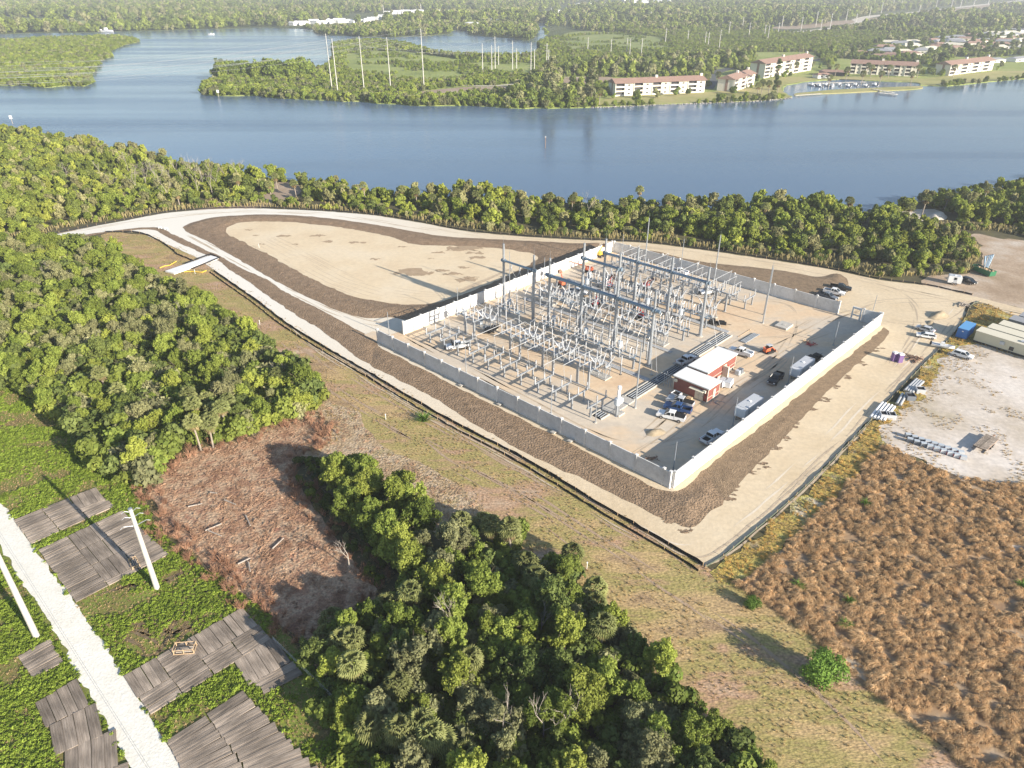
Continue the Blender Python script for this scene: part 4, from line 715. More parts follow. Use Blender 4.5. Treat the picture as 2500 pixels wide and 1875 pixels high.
ok &= ~inside(GRNP, AR); GRNP = GRNP[ok]; hn = np.array([noise.fractal(Vector((p[0]*.14, p[1]*.14, 5)), .7, 2, 3) for p in GRNP]); GRNP = GRNP[hn > -.2]; print('cover', len(GRNP)); bare_ = P0_ = None
scatter('ground_cover', GRNP, 'covertuft', 0.6, 1.25, 'bright green low plants covering the verge around the timber mats', 'ground cover', z=0.05)
tr_ = jgrid(GRN, .55); tr_ = tr_[vw(tr_)]
for m_ in MATPOLY + [AR]: tr_ = tr_[~inside(tr_, m_)]
hq = np.array([noise.fractal(Vector((p[0]*.14, p[1]*.14, 5)), .7, 2, 3) for p in tr_]); scatter('verge_grass', tr_[hq < .05], 'olivetuft', .6, 1.3, 'straw coloured grass in the bare spots of the green verge', 'grass', z=.05)
mud = B()
for s_ in ('520 760 700 700 860 690 960 640 1040 650 1020 780 900 890 760 900 680 880', '640 940 760 930 880 960 960 880 1010 800 1080 740 1200 720 1300 730', '760 1060 860 1050 930 960 1060 900 1180 850', '500 960 620 950 760 1000 800 1060', '1000 560 1040 640 1050 720'):
    for off_ in (-.9, .9):
        c_ = [np.array(p)+np.array([off_, off_*.4]) for p in smooth(pl(Q1, s_), .8, closed=False)]
        TR.clear(); seg_ = [p for p in c_]; strip(seg_, .7, .075, 'mud'); bb = TR['mud']; mud.add(bb.v, bb.f)
struct('mud_tracks', mud, mat('wet_mud', [(0.12, 0.09, 0.055), (0.22, 0.165, 0.10)], 1.0, bump=.8, bscale=3))
vt = jgrid(AR, 0.9); vt = vt[edist(vt, AR) < 0.35]
P = jgrid(SL, 0.9); P = P[vw(P)]; P = P[np.array([noise.fractal(Vector((p[0]*.25, p[1]*.25, 12)), .7, 2, 3) for p in P]) > -.05]; dd = pl(V, '630 1000 690 990 720 1010 700 1040 730 1110 790 1180 840 1230 860 1290 800 1260 740 1180 690 1110 650 1050'); P = P[~inside(P, dd)]
P = np.r_[P, jgrid(SL2, 2.0)]; scatter('brush_litter', P, 'stickpile', 0.35, .8, 'reddish cut brush and sticks littering the clearing', 'brush litter', z=0.06, color=(1.0, .92, .87)); 
P = jgrid(SL, 1.6); P = P[vw(P)]; scatter('brush_clods', P, 'clod', 0.3, .8, 'clods and bark pieces in the brush clearing', 'debris', z=0.05)
DIT = dd; P = jgrid(DIT, 1.9); P = P[vw(P)]; scatter('ditch_shrubs', P, 'shrub', .45, .9, 'low shrubs tinted dark with shade in the wet ditch beside the small clump', 'shrubs', color=(.7, .7, .6))  # leaf tint darkened to put the ditch's shade into the colour
q_ = np.array(SL); gx, gy = np.meshgrid(np.arange(q_[:, 0].min()-4, q_[:, 0].max()+4, 1.2), np.arange(q_[:, 1].min()-4, q_[:, 1].max()+4, 1.2)); g_ = np.c_[gx.ravel(), gy.ravel()] + rng.uniform(-.5, .5, (gx.size, 2)); e_ = edist(g_, SL); k_ = (e_ < 2.2) & (rng.uniform(0, 1, len(g_)) < .6) & vw(g_)
scatter('dead_shrubs', g_[k_], 'deadshrub', .5, 1.1, 'reddish leafless brush along the edges of the clearing', 'dead brush', z=.02, color=(.9, .75, .7)); e2 = (e_ < 3.2) & ~inside(g_, SL) & vw(g_); scatter('edge_grass', np.repeat(g_[e2], 2, 0)+rng.normal(0, .4, (2*e2.sum(), 2)), 'olivetuft', .8, 1.8, 'olive grass along the edges of the clearing', 'grass', z=.02)
for i, (x0, y0, x1, y1) in enumerate([(1075, 425, 1160, 390), (1090, 425, 1160, 455), (1285, 345, 1310, 400), (1425, 520, 1485, 465), (1175, 265, 1235, 290), (1300, 590, 1310, 640), (985, 300, 1060, 285), (1245, 600, 1310, 570), (1100, 225, 1135, 230)]):
    a = Q1(x0, y0); c = Q1(x1, y1); d = (c[0]-a[0], c[1]-a[1])
    solo('log', B().tube((0, 0, .25), (d[0], d[1], .3), .13, .09, 8).tube((d[0]*.6, d[1]*.6, .28), (d[0]*.6+.5, d[1]*.6-.3, .5), .05, .03, 5), M['deadwood'], ['pale log with its end towards the timber mats', 'short pale log below the first one', 'upright looking stump log near the dark ditch', 'straight pale log at the right of the brush clearing', 'pale log at the top of the brush clearing', 'broken pale log at the foot of the brush clearing', 'thin log left of the topmost log', 'short log lying across the broken one', 'small log chip near the top edge of the clearing'][i], 'log', (*a, 0.05))
# crate frame and rail pile on the mats
def crate(label, loc, rz, L=2.6, Wd=1.3, h=0.9):
    t = thing('lumber_crate', label, 'crate', (*loc, .26), rz); b = B()
    for x in (-L/2, 0, L/2):
        for y in (-Wd/2, Wd/2): b.box(x-.05, x+.05, y-.05, y+.05, 0, h)
    part('post', b, M['lumber'], t); b = B()
    for z in (.1, h-.1):
        for y in (-Wd/2-.06, Wd/2+.06): b.box(-L/2-.1, L/2+.1, y-.03, y+.03, z-.05, z+.05)
        for x in (-L/2-.06, L/2+.06): b.box(x-.03, x+.03, -Wd/2, Wd/2, z+.06, z+.15)
    part('rail', b, M['lumber'], t); b = B()
    for k in range(4): b.tube((-L/2+.2, -.4+.25*k, .15+.1*(k % 2)), (L/2-.2, -.4+.25*k, .2), .08)
    part('load', b, M['deadwood'], t)
crate('open wooden crate frame on the long timber mat platform', Q1(972, 1050), 0.1); crate('low wooden crate with white sacks beside the tall concrete pole', Q1(706, 600), -.9, 2.2, 1.0, .5)
# ------------------------------------------------------------------ tall concrete poles of the near line and their wires
def big_pole(label, base, h, arms, az):
    t = thing('transmission_pole', label, 'utility pole', base); b = B(); b.tube((0, 0, -.2), (0, 0, h), .42, .27, 16); part('shaft', b, M['conc'], t)
    ends = []
    for z, L_ in arms:
        for s in (-1, 1):
            d = Vector((math.cos(az)*s, math.sin(az)*s, 0)); b = B(); b.tube(tuple(d*.2+Vector((0, 0, z))), tuple(d*L_+Vector((0, 0, z+.35))), .05, .035, 6); a = part('crossarm', b, M['galv'], t)
            c = B(); c.tube(tuple(d*L_+Vector((0, 0, z+.35))), tuple(d*(L_+.45)+Vector((0, 0, z+.1))), .03, .045, 6); part('insulator', c, M['porc'], a); ends.append(Vector((*base, 0)) + d*(L_+.45) + Vector((0, 0, z+.1)))
    part('cap', B().lathe(0, 0, [(h, .29), (h+.12, .29), (h+.2, .05)], 12), M['galv'], t); return ends
b1 = G(384, 1437); b2 = G(90, 1555)
e1 = big_pole('tall pale concrete pole with three crossarms standing beside the wide mat platform', b1, 15.35, [(14.9, .75), (13.9, .95), (12.4, 1.5)], 0.55)
e2 = big_pole('tall pale concrete pole left of the white road, top outside the picture', b2, 24.0, [(23.5, 1.0), (22, 1.3), (20.5, 1.6)], 0.55)
def wire_thing(name, label, segs, r=0.02, sag=1.0, group=None, n=14):
    p0 = segs[0][0]; t = thing(name, label, 'power line', (p0[0], p0[1], 0), group=group)
    for a, c in segs:
        a = Vector(a); c = Vector(c); pts = [a.lerp(c, i/n) - Vector((0, 0, sag*4*(i/n)*(1-i/n))) for i in range(n+1)]; b = B()
        b.path([tuple(p) for p in pts], r, 4); world_part('wire', b, M['wire'], t)
rd = Vector(G(1000, 1875)+(0,)) - Vector(G(720, 1600)+(0,)); rd.normalize()
wire_thing('overhead_line', 'thin wires running low from the mat platforms towards the bottom edge', [((*Q1(1440, 1040), 2.2+.2*k), (Q1(1440, 1040)[0]+rd.x*70+.5*k, Q1(1440, 1040)[1]+rd.y*70, 2+.2*k)) for k in range(3)], .011, .3)
wire_thing('overhead_line', 'thin wires crossing the white road beside the tall concrete poles', [((*Q1(-100, 300+20*k), 6), (*Q1(900, 1900+20*k), 6)) for k in range(2)], .018, .6)
# ------------------------------------------------------------------ substation walls
def wall(label, p0, p1, bounds, h=3.66, th=0.22, gaps=()):
    p0 = np.array(p0); p1 = np.array(p1); L_ = np.linalg.norm(p1-p0); rz = math.atan2(*(p1-p0)[::-1]); t = thing('precast_wall', label, 'wall', tuple(p0), rz, 'precast walls of the substation')
    cache = {}
    for a, c in zip(bounds[:-1], bounds[1:]):
        if (a, c) in gaps: continue
        k = round(c-a, 2)
        if k not in cache:
            b = B(); b.box(0.19, k-0.19, -th/2, th/2, .55, h-.05); b.box(.19, k-.19, -th/2+.02, th/2-.02, .5, .56); b.box(.19, k-.19, -th/2-.015, th/2+.015, 0, .5); cache[k] = b.mesh('panel', M['wall'])
        part('panel', cache[k], None, t, (a, 0, 0))
    pb = B(); pb.box(-.2, .2, -.24, .24, 0, h+.06); pm = pb.mesh('post', M['wall']); cb = B(); cb.box(-.27, .27, -.3, .3, h+.06, h+.18); cb.box(-.22, .22, -.26, .26, h+.18, h+.24); cm = cb.mesh('cap', M['wall'])
    for a in bounds:
        p = part('post', pm, None, t, (a, 0, 0)); part('cap', cm, None, p)
    return t
wall('long shaded concrete wall along the front mulch strip', W(0, 0.55), W(0, 85.8), [0, 1.4] + [1.4+5.99*k for k in range(1, 15)])
wall('bright sunlit concrete wall along the east mulch strip', W(0.5, 0), W(97, 0), [round(6.03*k, 2) for k in range(0, 17)])
wall('concrete wall with shaded inner face along the river road', W(96.9, 11), W(95.7, 85.6), [round(6.2*k, 2) for k in range(0, 13)])
wall('sunlit concrete wall between the yard and the dry basin', W(7.3, 84.9), W(95.2, 86), [round(5.86*k, 2) for k in range(0, 16)])
wall('short piece of concrete wall beside the east gate opening', W(96.9, .5), W(96.4, 4.4), [0, 3.9])
def gate_frame():
    t = thing('gate_frame', 'small concrete doorway frame at the east gate opening', 'gate frame', W(96.2, 5.6), UANG)
    b = B(); b.box(-.2, .2, -.9, -.5, 0, 3.7); b.box(-.2, .2, 1.3, 1.6, 0, 3.7); part('post', b, M['wall'], t); b = B(); b.box(-.2, .2, -.5, 1.3, 3.2, 3.7); b.box(-.1, .1, -.5, 1.3, 1.3, 1.6); part('lintel', b, M['wall'], t)
gate_frame()
for q in ('840 895', '1185 1065', '1670 1318', '1820 1395'):
    x, y = [float(a) for a in q.split()]; solo('drain_cover', B().box(-.7, .7, -.5, .5, 0, .18).box(-.55, .55, -.35, .35, .18, .22), M['conc'], 'square concrete drain cover in the front mulch, %s' % {'840': 'farthest of the four', '1185': 'second from the far end', '1670': 'third from the far end', '1820': 'nearest the wall corner'}[q.split()[0]], 'drain', (*Z3(x, y), .3), UANG)
# slim masts
def mast(label, uvp, h, r=.11, spike=1.5, rr=None):
    t = thing('mast', label, 'mast', W(*uvp)); part('shaft', B().tube((0, 0, 0), (0, 0, h), r, r*.65, 8), M['galv'], t); part('foundation', B().lathe(0, 0, [(0, .35), (.25, .35), (.3, .2)], 10), M['conc'], t)
    if spike: part('spike', B().tube((0, 0, h), (0, 0, h+spike), .025, .012, 5), M['galv'], t)
for lab, p, h in [('slim light pole inside the wall corner nearest the camera', (4.6, 2.7), 6.9), ('slim light pole beside the nearer white box trailer', (26.3, 2.7), 7.0), ('slim light pole beside the farther white box trailer', (50.4, 2.6), 7.3), ('slim light pole in the wall shade near the red debris', (77, 3.6), 6.6), ('slim pole outside the east gate', (101.3, 3.6), 6.4),
                  ('slim pole inside the front wall near the parked truck with open hood', (4.2, 58.2), 6.9), ('slim pole inside the front wall halfway to the corner', (4.3, 32.3), 6.6), ('slim pole at the west gate opening', (4.4, 87.1), 6.6), ('slim pole standing against the sunlit basin wall', (25.5, 84.4), 7.9),
                  ('thick short pole at the end of the front row of supports', (8.0, 23.5), 6.7), ('slim pole near the far corner of the yard', (93, 80), 8), ('slim pole by the far basin wall', (60, 84.2), 7.5)]: mast(lab, p, h, spike=0)
for lab, p, h, r in [('tall light mast right of the gantries with a long shadow', (77.2, 22.5), 15.6, .2), ('second tall mast just behind the light mast', (82.5, 25.0), 14.2, .16), ('dark tall mast in front of the red control buildings', (18.4, 21.1), 15.5, .19), ('tall lightning mast by the river side wall', (93.5, 46.7), 15.0, .22), ('tall lightning mast near the far corner of the yard', (86.1, 66.5), 17.5, .22), ('thin lightning mast between the rear supports and the river wall', (93.8, 58.5), 11, .13), ('lightning mast beside the basin wall', (45, 84), 13, .12)]: 
    pass
    mast(lab, p, h, r, 1.6)
# ------------------------------------------------------------------ gantries
def gantry(label, u, vs, hs, beams, thick):
    o = np.array(W(u, vs[0])); t = thing('gantry', label, 'gantry', tuple(o), group='steel tube gantries'); loc = lambda v: tuple(np.array(W(u, v))-o)
    for v, h in zip(vs, hs):
        p = loc(v); c = part('column', B().tube((0, 0, 0), (0, 0, h), .46, .27, 14), M['galv'], t, (*p, 0)); part('base_plate', B().lathe(0, 0, [(-.05, .8), (.3, .8), (.32, .55), (.36, .55)], 14), M['conc'], c); part('spike', B().tube((0, 0, h), (0, 0, h+2.3), .03, .012, 5), M['galv'], c)
        part('cap', B().lathe(0, 0, [(h, .3), (h+.08, .3), (h+.14, .1)], 12), M['galv'], c)
    for va, vb, z, r in beams:
        a = loc(va); c = loc(vb); b = B(); b.tube((*a, z), (*c, z), r, r, 12); bm_ = part('beam', b, M['beam'], t)
        for vv in [v for v in vs if min(va, vb)-.6 <= v <= max(va, vb)+.6]:
            q = loc(vv); dd = np.array(c)-np.array(a); dd = dd/np.linalg.norm(dd)
            for s in (-1, 1):
                f = B(); e = np.array(q)+dd*s*.62; f.tube((*(e-dd*.07), z), (*(e+dd*.07), z), r+.14, r+.14, 10); part('flange', f, M['beam'], bm_)
            f = B(); f.box(q[0]-.5, q[0]+.5, q[1]-.5, q[1]+.5, z-.3, z+.3); part('bracket', f, M['beam'], bm_)
    return t
GV = [30.2, 40.5, 51.0, 61.5]
gantry('front gantry with thick blue-grey beam, its two inner columns taller than the outer ones', 36.3, GV, [18.9, 25.2, 25.2, 18.9], [(28.6, 62.8, 14.4, .42), (40.5, 51.0, 21.6, .3)], .5)
gantry('rear gantry of four columns nearest the river wall', 58.9, GV, [18.6]*4, [(29.6, 62.2, 14.7, .36)], .36)
gantry('short two-column gantry near the basin wall', 36.2, [66.8, 77.6], [18.4, 18.9], [(66.2, 78.2, 14.4, .3)], .3)
# ------------------------------------------------------------------ substation equipment (local x = along u, y = along v)
def ins(b, x, y, z0, z1, r=.11, n=8, mi=0):
    k = max(3, int((z1-z0)/.28)); prof = [(z0, r*.9)]
    for i in range(k): a = z0+(z1-z0)*(i+.3)/k; c = z0+(z1-z0)*(i+.7)/k; prof += [(a, r*1.25), (c, r*.8)]
    prof.append((z1, r*.8)); return b.lathe(x, y, prof, n, mi)
def low_frame():
    t = thing('bus_support', 'low goal-post frame with three upright insulators', 'bus support', (0, 0, 0), UANG)
    for x in (-2, 2):
        c = part('column', B().box(-.16, .16, -.16, .16, .12, 2.55), M['galv'], t, (x, 0, 0)); part('foundation', B().lathe(0, 0, [(0, .38), (.14, .38)], 10), M['conc'], c)
    part('crossbeam', B().box(-3.3, 3.3, -.14, .14, 2.55, 2.85), M['galv'], t)
    for x in (-3, 0, 3): part('insulator', ins(B(), 0, 0, 2.85, 4.5, .13), M['porc'], t, (x, 0, 0))
    return t
GL = 'low bus support frames'
lf = low_frame(); LV = [25.7, 30.7, 35.3, 40.3, 45.5, 50.7, 55.9, 61.1, 66.3, 71.3, 76.6]
def place_low(u, vs, where, first=None):
    for i, v in enumerate(vs):
        lab = 'low support frame with three insulators, number %d from the red buildings in the %s row' % (i+1, where)
        ordn = ['first', 'second', 'third', 'fourth', 'fifth', 'sixth', 'seventh', 'eighth', 'ninth', 'tenth', 'eleventh', 'twelfth']
        lab = '%s low support frame of the %s row, counted from the east wall' % (ordn[i], where)
        if first is not None and i == 0: r = first; r.location = (*W(u, v), 0); r['label'] = lab; r['group'] = GL
        else: dup(lf, W(u, v), UANG, lab, group=GL)
place_low(11, LV, 'front', lf); place_low(84.5, LV[1:10], 'rear')
def tubebus(label, u, v0, v1, z, r=.06):
    a = np.array(W(u, v0)); c = np.array(W(u, v1))-a; t = thing('bus_tube', label, 'bus tube', tuple(a), group='aluminium bus tubes'); part('tube', B().tube((0, 0, z), (*c, z), r, r, 6), M['alu'], t)
    k = int(abs(v1-v0)/5.1)
    b = B()
    for i in range(k+1): p = c*i/k; b.box(p[0]-.12, p[0]+.12, p[1]-.12, p[1]+.12, z-.14, z+.12)
    part('clamp', b, M['galv'], t)
tubebus('long low bus tube along the inner ends of the front supports', 14.3, 76.6, 25.7, 2.95); tubebus('long low bus tube along the rear supports', 81.3, 76, 31, 2.95)
# high disconnect frame with three switches and tubes running back to the low row
def h_frame(mir=1):
    t = thing('switch_frame', 'tall steel frame with three disconnect switches', 'switch frame', (0, 0, 0), UANG)
    for y in (-1.6, 1.6):
        c = part('column', B().box(-.22, .22, -.22, .22, .15, 5.1), M['galv'], t, (0, y, 0)); part('foundation', B().lathe(0, 0, [(0, .5), (.18, .5)], 10), M['conc'], c)
    part('crossbeam', B().box(-.2, .2, -4.1, 4.1, 5.1, 5.45), M['galv'], t)
    for k, y in enumerate((3, 0, -3)):
        s = part('switch_base', B().box(-1.7, 1.9, y-.13, y+.13, 5.45, 5.68), M['galv'], t)
        for x in (-1.5, .2, 1.7): part('insulator', ins(B(), x*mir, y, 5.68, 7.9, .12), M['porc'], s)
        L0 = -(10.0 if k == 0 else 7.1 if k == 1 else 4.2); part('tube', B().tube((L0*mir, y, 8), (2.4*mir, y, 8), .065, .065, 6), M['alu'], t)
        part('dropper', B().path([(L0*mir+.1*mir, y, 8), (L0*mir+.45*mir, y+.1, 6.2), (L0*mir+1.0*mir, y+.1, 3.1)], .05, 5), M['alu'], t)
        part('jumper', B().path([(2.3*mir, y, 8), (3.1*mir, y-.3, 8.2), (4.1*mir, y-.8, 7.4), (5.0*mir, y-1.3, 6.2), (5.4*mir, y-.4*k, 5.4)], .035, 5), M['alu'], t)
    part('operating_pipe', B().tube((.3, 1.9, 1.0), (.3, 1.9, 5.2), .04, .04, 5).box(.1, .5, 1.75, 2.05, 1.0, 1.5), M['galv'], t)
    return t
def breaker(mir=1):
    t = thing('circuit_breaker', 'dead-tank circuit breaker on a lattice stand', 'circuit breaker', (0, 0, 0), UANG)
    part('foundation', B().box(-1.3, 1.3, -2.4, 2.4, 0, .35), M['conc'], t); b = B()
    for x in (-.9, .9):
        for y in (-2, 0, 2): b.box(x-.06, x+.06, y-.06, y+.06, .35, 2.7)
    for x in (-.9, .9): b.box(x-.05, x+.05, -2, 2, 2.6, 2.72); b.tube((x, -2, .4), (x, 0, 2.6), .035, n=4); b.tube((x, 0, .4), (x, 2, 2.6), .035, n=4)
    for y in (-2, 0, 2): b.box(-.9, .9, y-.05, y+.05, 2.6, 2.72); b.tube((-.9, y, .4), (.9, y, 2.6), .035, n=4)
    part('stand', b, M['galv'], t)
    for y in (-1.7, 0, 1.7):
        k = part('tank', B().tube((-.85, y, 3.15), (.85, y, 3.15), .36, .36, 10), M['galv'], t)
        for s in (-1, 1):
            d = Vector((s*.55, y*.22, 1)).normalized(); a = Vector((s*.55, y, 3.4)); b = B(); n = 7
            for j in range(n): b.tube(tuple(a+d*(2.3*j/n)), tuple(a+d*(2.3*(j+1)/n)), .22-.012*j, .15-.008*j, 8)
            b.tube(tuple(a+d*2.3), tuple(a+d*2.65), .04, n=5); part('bushing', b, M['porc'], k)
    part('control_cabinet', B().box(-.55, .55, 2.45, 3.2, .5, 2.5), M['cabinet'], t); return t
def ct_stand():
    t = thing('instrument_transformer', 'grey canister on a steel pedestal', 'transformer', (0, 0, 0), UANG)
    part('pedestal', B().box(-.18, .18, -.18, .18, .15, 2.9).lathe(0, 0, [(0, .4), (.16, .4)], 10), M['galv'], t); part('canister', B().lathe(0, 0, [(2.9, .5), (2.95, .62), (4.4, .62), (4.5, .45)], 14), M['cabinet'], t); part('insulator', ins(B(), 0, 0, 4.5, 6.4, .16), M['porc'], t); part('terminal', B().box(-.25, .25, -.04, .04, 6.4, 6.5), M['alu'], t); return t
def post3():
    t = thing('surge_arrester_row', 'three steel posts carrying slim arresters', 'surge arresters', (0, 0, 0), UANG)
    for y in (-3, 0, 3):
        c = part('column', B().box(-.13, .13, -.13, .13, .12, 2.6).lathe(0, 0, [(0, .35), (.13, .35)], 8), M['galv'], t, (0, y, 0)); part('insulator', ins(B(), 0, 0, 2.6, 5.0, .13), M['porc'], c)
    part('tie_bar', B().box(-.05, .05, -3, 3, 2.3, 2.42), M['galv'], t); return t
def v_switch():
    t = thing('open_disconnect_switch', 'low frame with three opened switch arms', 'disconnect switch', (0, 0, 0), UANG)
    for y in (-3.4, 3.4):
        c = part('column', B().box(-.2, .2, -.2, .2, .14, 3.1), M['galv'], t, (0, y, 0)); part('foundation', B().lathe(0, 0, [(0, .45), (.16, .45)], 10), M['conc'], c)
    part('crossbeam', B().box(-.9, -.7, -4.6, 4.6, 3.1, 3.32).box(.7, .9, -4.6, 4.6, 3.1, 3.32).box(-.7, .7, -3.5, -3.3, 3.12, 3.3).box(-.7, .7, 3.3, 3.5, 3.12, 3.3), M['beam'], t)
    for y in (-3, 0, 3):
        s = part('switch_base', B().box(-1.5, 1.5, y-.12, y+.12, 3.32, 3.5), M['galv'], t)
        for x in (-1.3, 0, 1.3): part('insulator', ins(B(), x, y, 3.5, 5.2, .12), M['porc'], s)
        part('switch_arm', B().tube((-1.3, y, 5.25), (-1.9, y+.5, 7.5), .055, .045, 6).tube((-1.3, y, 5.25), (-.7, y, 6.0), .05, n=5).tube((1.3, y, 5.25), (2.2, y, 5.6), .05, n=5), M['alu'], t)
    return t
def busrow(L_=9):
    t = thing('elevated_bus', 'high aluminium tube bent down at both ends', 'bus tube', (0, 0, 0), UANG)
    for y in (-3, 0, 3): part('tube', B().path([(-L_/2, y, 5.6), (-L_/2+1.3, y, 7.4), (L_/2-1.3, y, 7.4), (L_/2, y, 5.6)], .055, 5), M['alu'], t)
    for x in (-1.6, 1.6):
        c = part('column', B().box(x-.17, x+.17, -.17, .17, 0, 4.9), M['galv'], t); part('crossbeam', B().box(x-.12, x+.12, -3.4, 3.4, 4.9, 5.15), M['galv'], c)
        for y in (-3, 0, 3): part('insulator', ins(B(), x, y, 5.15, 7.3, .11), M['porc'], c)
    return t
def pit(t): return t
hf, hm, bk, ct, p3, vs, br_ = h_frame(1), h_frame(-1), breaker(), ct_stand(), post3(), v_switch(), busrow()
BN = {72.0: 'basin-side bay', 56.2: 'left gantry bay', 45.7: 'middle gantry bay', 35.3: 'right gantry bay', 66.5: 'far-corner bay'}
first = set()
def put(root, u, v, label, group, rz=UANG, cat=None):
    if root.name not in first and id(root) not in first: first.add(id(root)); root.location = (*W(u, v), 0); root.rotation_euler[2] = rz; root['label'] = label; root['group'] = group; first.add(root.name)
    else: dup(root, W(u, v), rz, label, group=group)
for c, nm in BN.items():
    rear = c == 66.5
    if not rear:
        put(hf, 18.3, c, 'tall three-switch frame in the %s, front half of the yard' % nm, 'tall switch frames'); put(bk, 24.6, c, 'circuit breaker on its stand in the %s, front half' % nm, 'circuit breakers')
        put(p3, 28.3, c, 'row of three arrester posts in the %s, front of the cable trench' % nm, 'arrester rows'); put(vs, 32.6, c, 'opened three-arm switch behind the front cable trench, %s' % nm, 'open switches')
        put(ct, 35.2, c+2.6, 'grey canister on a pedestal under the front gantry line, %s' % nm, 'canisters'); put(p3, 38.5, c, 'row of three arrester posts behind the front gantry line, %s' % nm, 'arrester rows')
        put(br_, 43.0, c, 'bent high tubes on posts behind the front gantry, %s' % nm, 'elevated tubes')
    if c != 72.0: put(vs, 47.2 if rear else 53.6, c, 'opened three-arm switch in the middle of the yard, %s' % nm, 'open switches')
    put(bk, 48.4 if c != 66.5 else 52, c+.3, 'circuit breaker in the middle of the yard, %s' % nm, 'circuit breakers')
    if c != 72.0:
        put(hm, 77.2, c, 'tall three-switch frame in the %s, rear half of the yard' % nm, 'tall switch frames'); put(bk, 70.9, c, 'circuit breaker on its stand in the %s, rear half' % nm, 'circuit breakers')
        put(vs, 64.2, c, 'opened three-arm switch in the rear half, %s' % nm, 'open switches'); put(ct, 61.3, c+2.6, 'grey canister behind the rear gantry line, %s' % nm, 'canisters'); put(p3, 67.3, c, 'row of three arrester posts in the rear half, %s' % nm, 'arrester rows'); put(p3, 56.5, c, 'row of three arrester posts just before the rear gantry, %s' % nm, 'arrester rows')
for o_, u, v in ((ct, 22.0, 78), (ct, 13, 22), (ct, 57, 67), (ct, 66, 72)): put(o_, u, v, 'lone grey canister on a pedestal ' + {22.0: 'near the basin wall', 13: 'beside the end of the cable trench', 57: 'in the rear half near the basin wall', 66: 'by the far corner of the yard'}[u], 'canisters')
# droppers from the beams down to the equipment
def drops(label, u, z, c, tgt, n=7):
    t = thing('dropper_set', label, 'conductors', W(u, c), group='conductors hanging from the gantries'); o = np.array(W(u, c))
    for k in (-3, 0, 3):
        part('insulator_string', ins(B(), *(np.array(W(u, c+k))-o), z-1.9, z-.3, .11), M['porc'], t)
        for e in (-.12, .12):
            a = Vector((*(np.array(W(u, c+k+e))-o), z-1.9)); q = Vector((*(np.array(W(tgt[0], c+k*.6+e))-o), tgt[1])); pts = [a.lerp(q, i/n) + Vector((0, 0, -1.4*math.sin(math.pi*i/n))) for i in range(n+1)]; part('conductor', B().path([tuple(p) for p in pts], .022, 4), M['conductor'], t)
for c, nm in list(BN.items())[:4]:
    drops('white conductors drooping from the front beam to the breaker, %s' % nm, 36.3, 14.2 if c != 72 else 14.2, c, (25.6, 6.0)); drops('white conductors drooping behind the front beam, %s' % nm, 36.5, 14.2, c, (41.5, 7.4))
for c in (56.2, 45.7, 35.3): drops('white conductors drooping from the rear beam towards the river, %s' % BN[c], 59, 14.5, c, (69.9, 6.0)); drops('white conductors drooping from the rear beam towards the front, %s' % BN[c], 58.8, 14.5, c, (54.5, 5.6))
# guys with foundations
for i, (a, c, z) in enumerate([((36.3, 30.2), (31.5, 24.5), 14), ((58.9, 30.2), (56, 23.6), 14.5), ((36.3, 30.2), (33, 27), 9), ((58.9, 30.2), (63, 26), 14)]):
    o = np.array(W(*c)); t = thing('guy_rod', ['long thin pale rod from the front gantry end column to the ground', 'long thin pale rod from the rear gantry end column to the ground', 'short pale rod at the front gantry end column', 'thin pale rod on the river side of the rear gantry'][i], 'guy', tuple(o)); part('rod', B().tube((0, 0, .3), (*(np.array(W(*a))-o), z), .045, .045, 5), M['alu'], t); part('anchor', B().lathe(0, 0, [(0, .4), (.4, .4), (.5, .2)], 10), M['conc'], t)
# cable trenches: lids are parts
def trench(label, a, c, wd=1.3, lid=1.2):
    a = np.array(W(*a)); c = np.array(W(*c)); L_ = np.linalg.norm(c-a); t = thing('cable_trench', label, 'cable trench', tuple(a), math.atan2(*(c-a)[::-1]), 'cable trenches')
    part('curb', B().box(0, L_, -wd/2-.14, -wd/2, 0, .34).box(0, L_, wd/2, wd/2+.14, 0, .34), M['conc'], t); lm = B().box(.03, lid-.03, -wd/2+.02, wd/2-.02, .2, .3).mesh('lid', M['tub'])
    for i in range(int(L_/lid)):
        o = part('lid', lm, None, t, (i*lid, 0, rng.uniform(0, .03)))
trench('cable trench running across the front half of the yard', (30.3, 26), (30.3, 84)); trench('cable trench running across the rear half of the yard', (65.6, 26), (65.6, 80)); trench('cable trench in the middle of the yard', (45.8, 30), (45.8, 80), 1.0)
def duct(label, a, c):
    a = np.array(W(*a)); c = np.array(W(*c)); L_ = np.linalg.norm(c-a); t = thing('open_trench', label, 'trench', tuple(a), math.atan2(*(c-a)[::-1]), 'open trenches with pipes')
    part('curb', B().box(0, L_, -1.35, -1.1, .05, .42).box(0, L_, 1.1, 1.35, .05, .42), M['conc'], t); part('bed', B().box(0, L_, -1.1, 1.1, .1, .16), M['dark'], t)
    for y in (-.7, -.1, .5): part('pipe', B().tube((.3, y, .35), (L_-.3, y+.1, .35), .13, .13, 8), M['galv'], t)
duct('open pipe trench beside the shaded pickup', (20.8, 24.4), (41, 24.6)); duct('open pipe trench farther up towards the light mast', (47, 25.5), (64.6, 25.6)); duct('short open trench end at the lone canister', (9.6, 24.6), (12.5, 24.6))
solo('trench_slab', B().box(-4, 4, -1.6, 1.6, 0, .3), M['conc'], 'flat concrete slab joining the pipe trenches at the front', 'slab', (*W(16.8, 24.4), .05), UANG)
solo('trench_slab', B().box(-3, 3, -1.7, 1.7, 0, .25), M['conc'], 'flat concrete slab between the two open pipe trenches', 'slab', (*W(44, 25), .05), UANG)
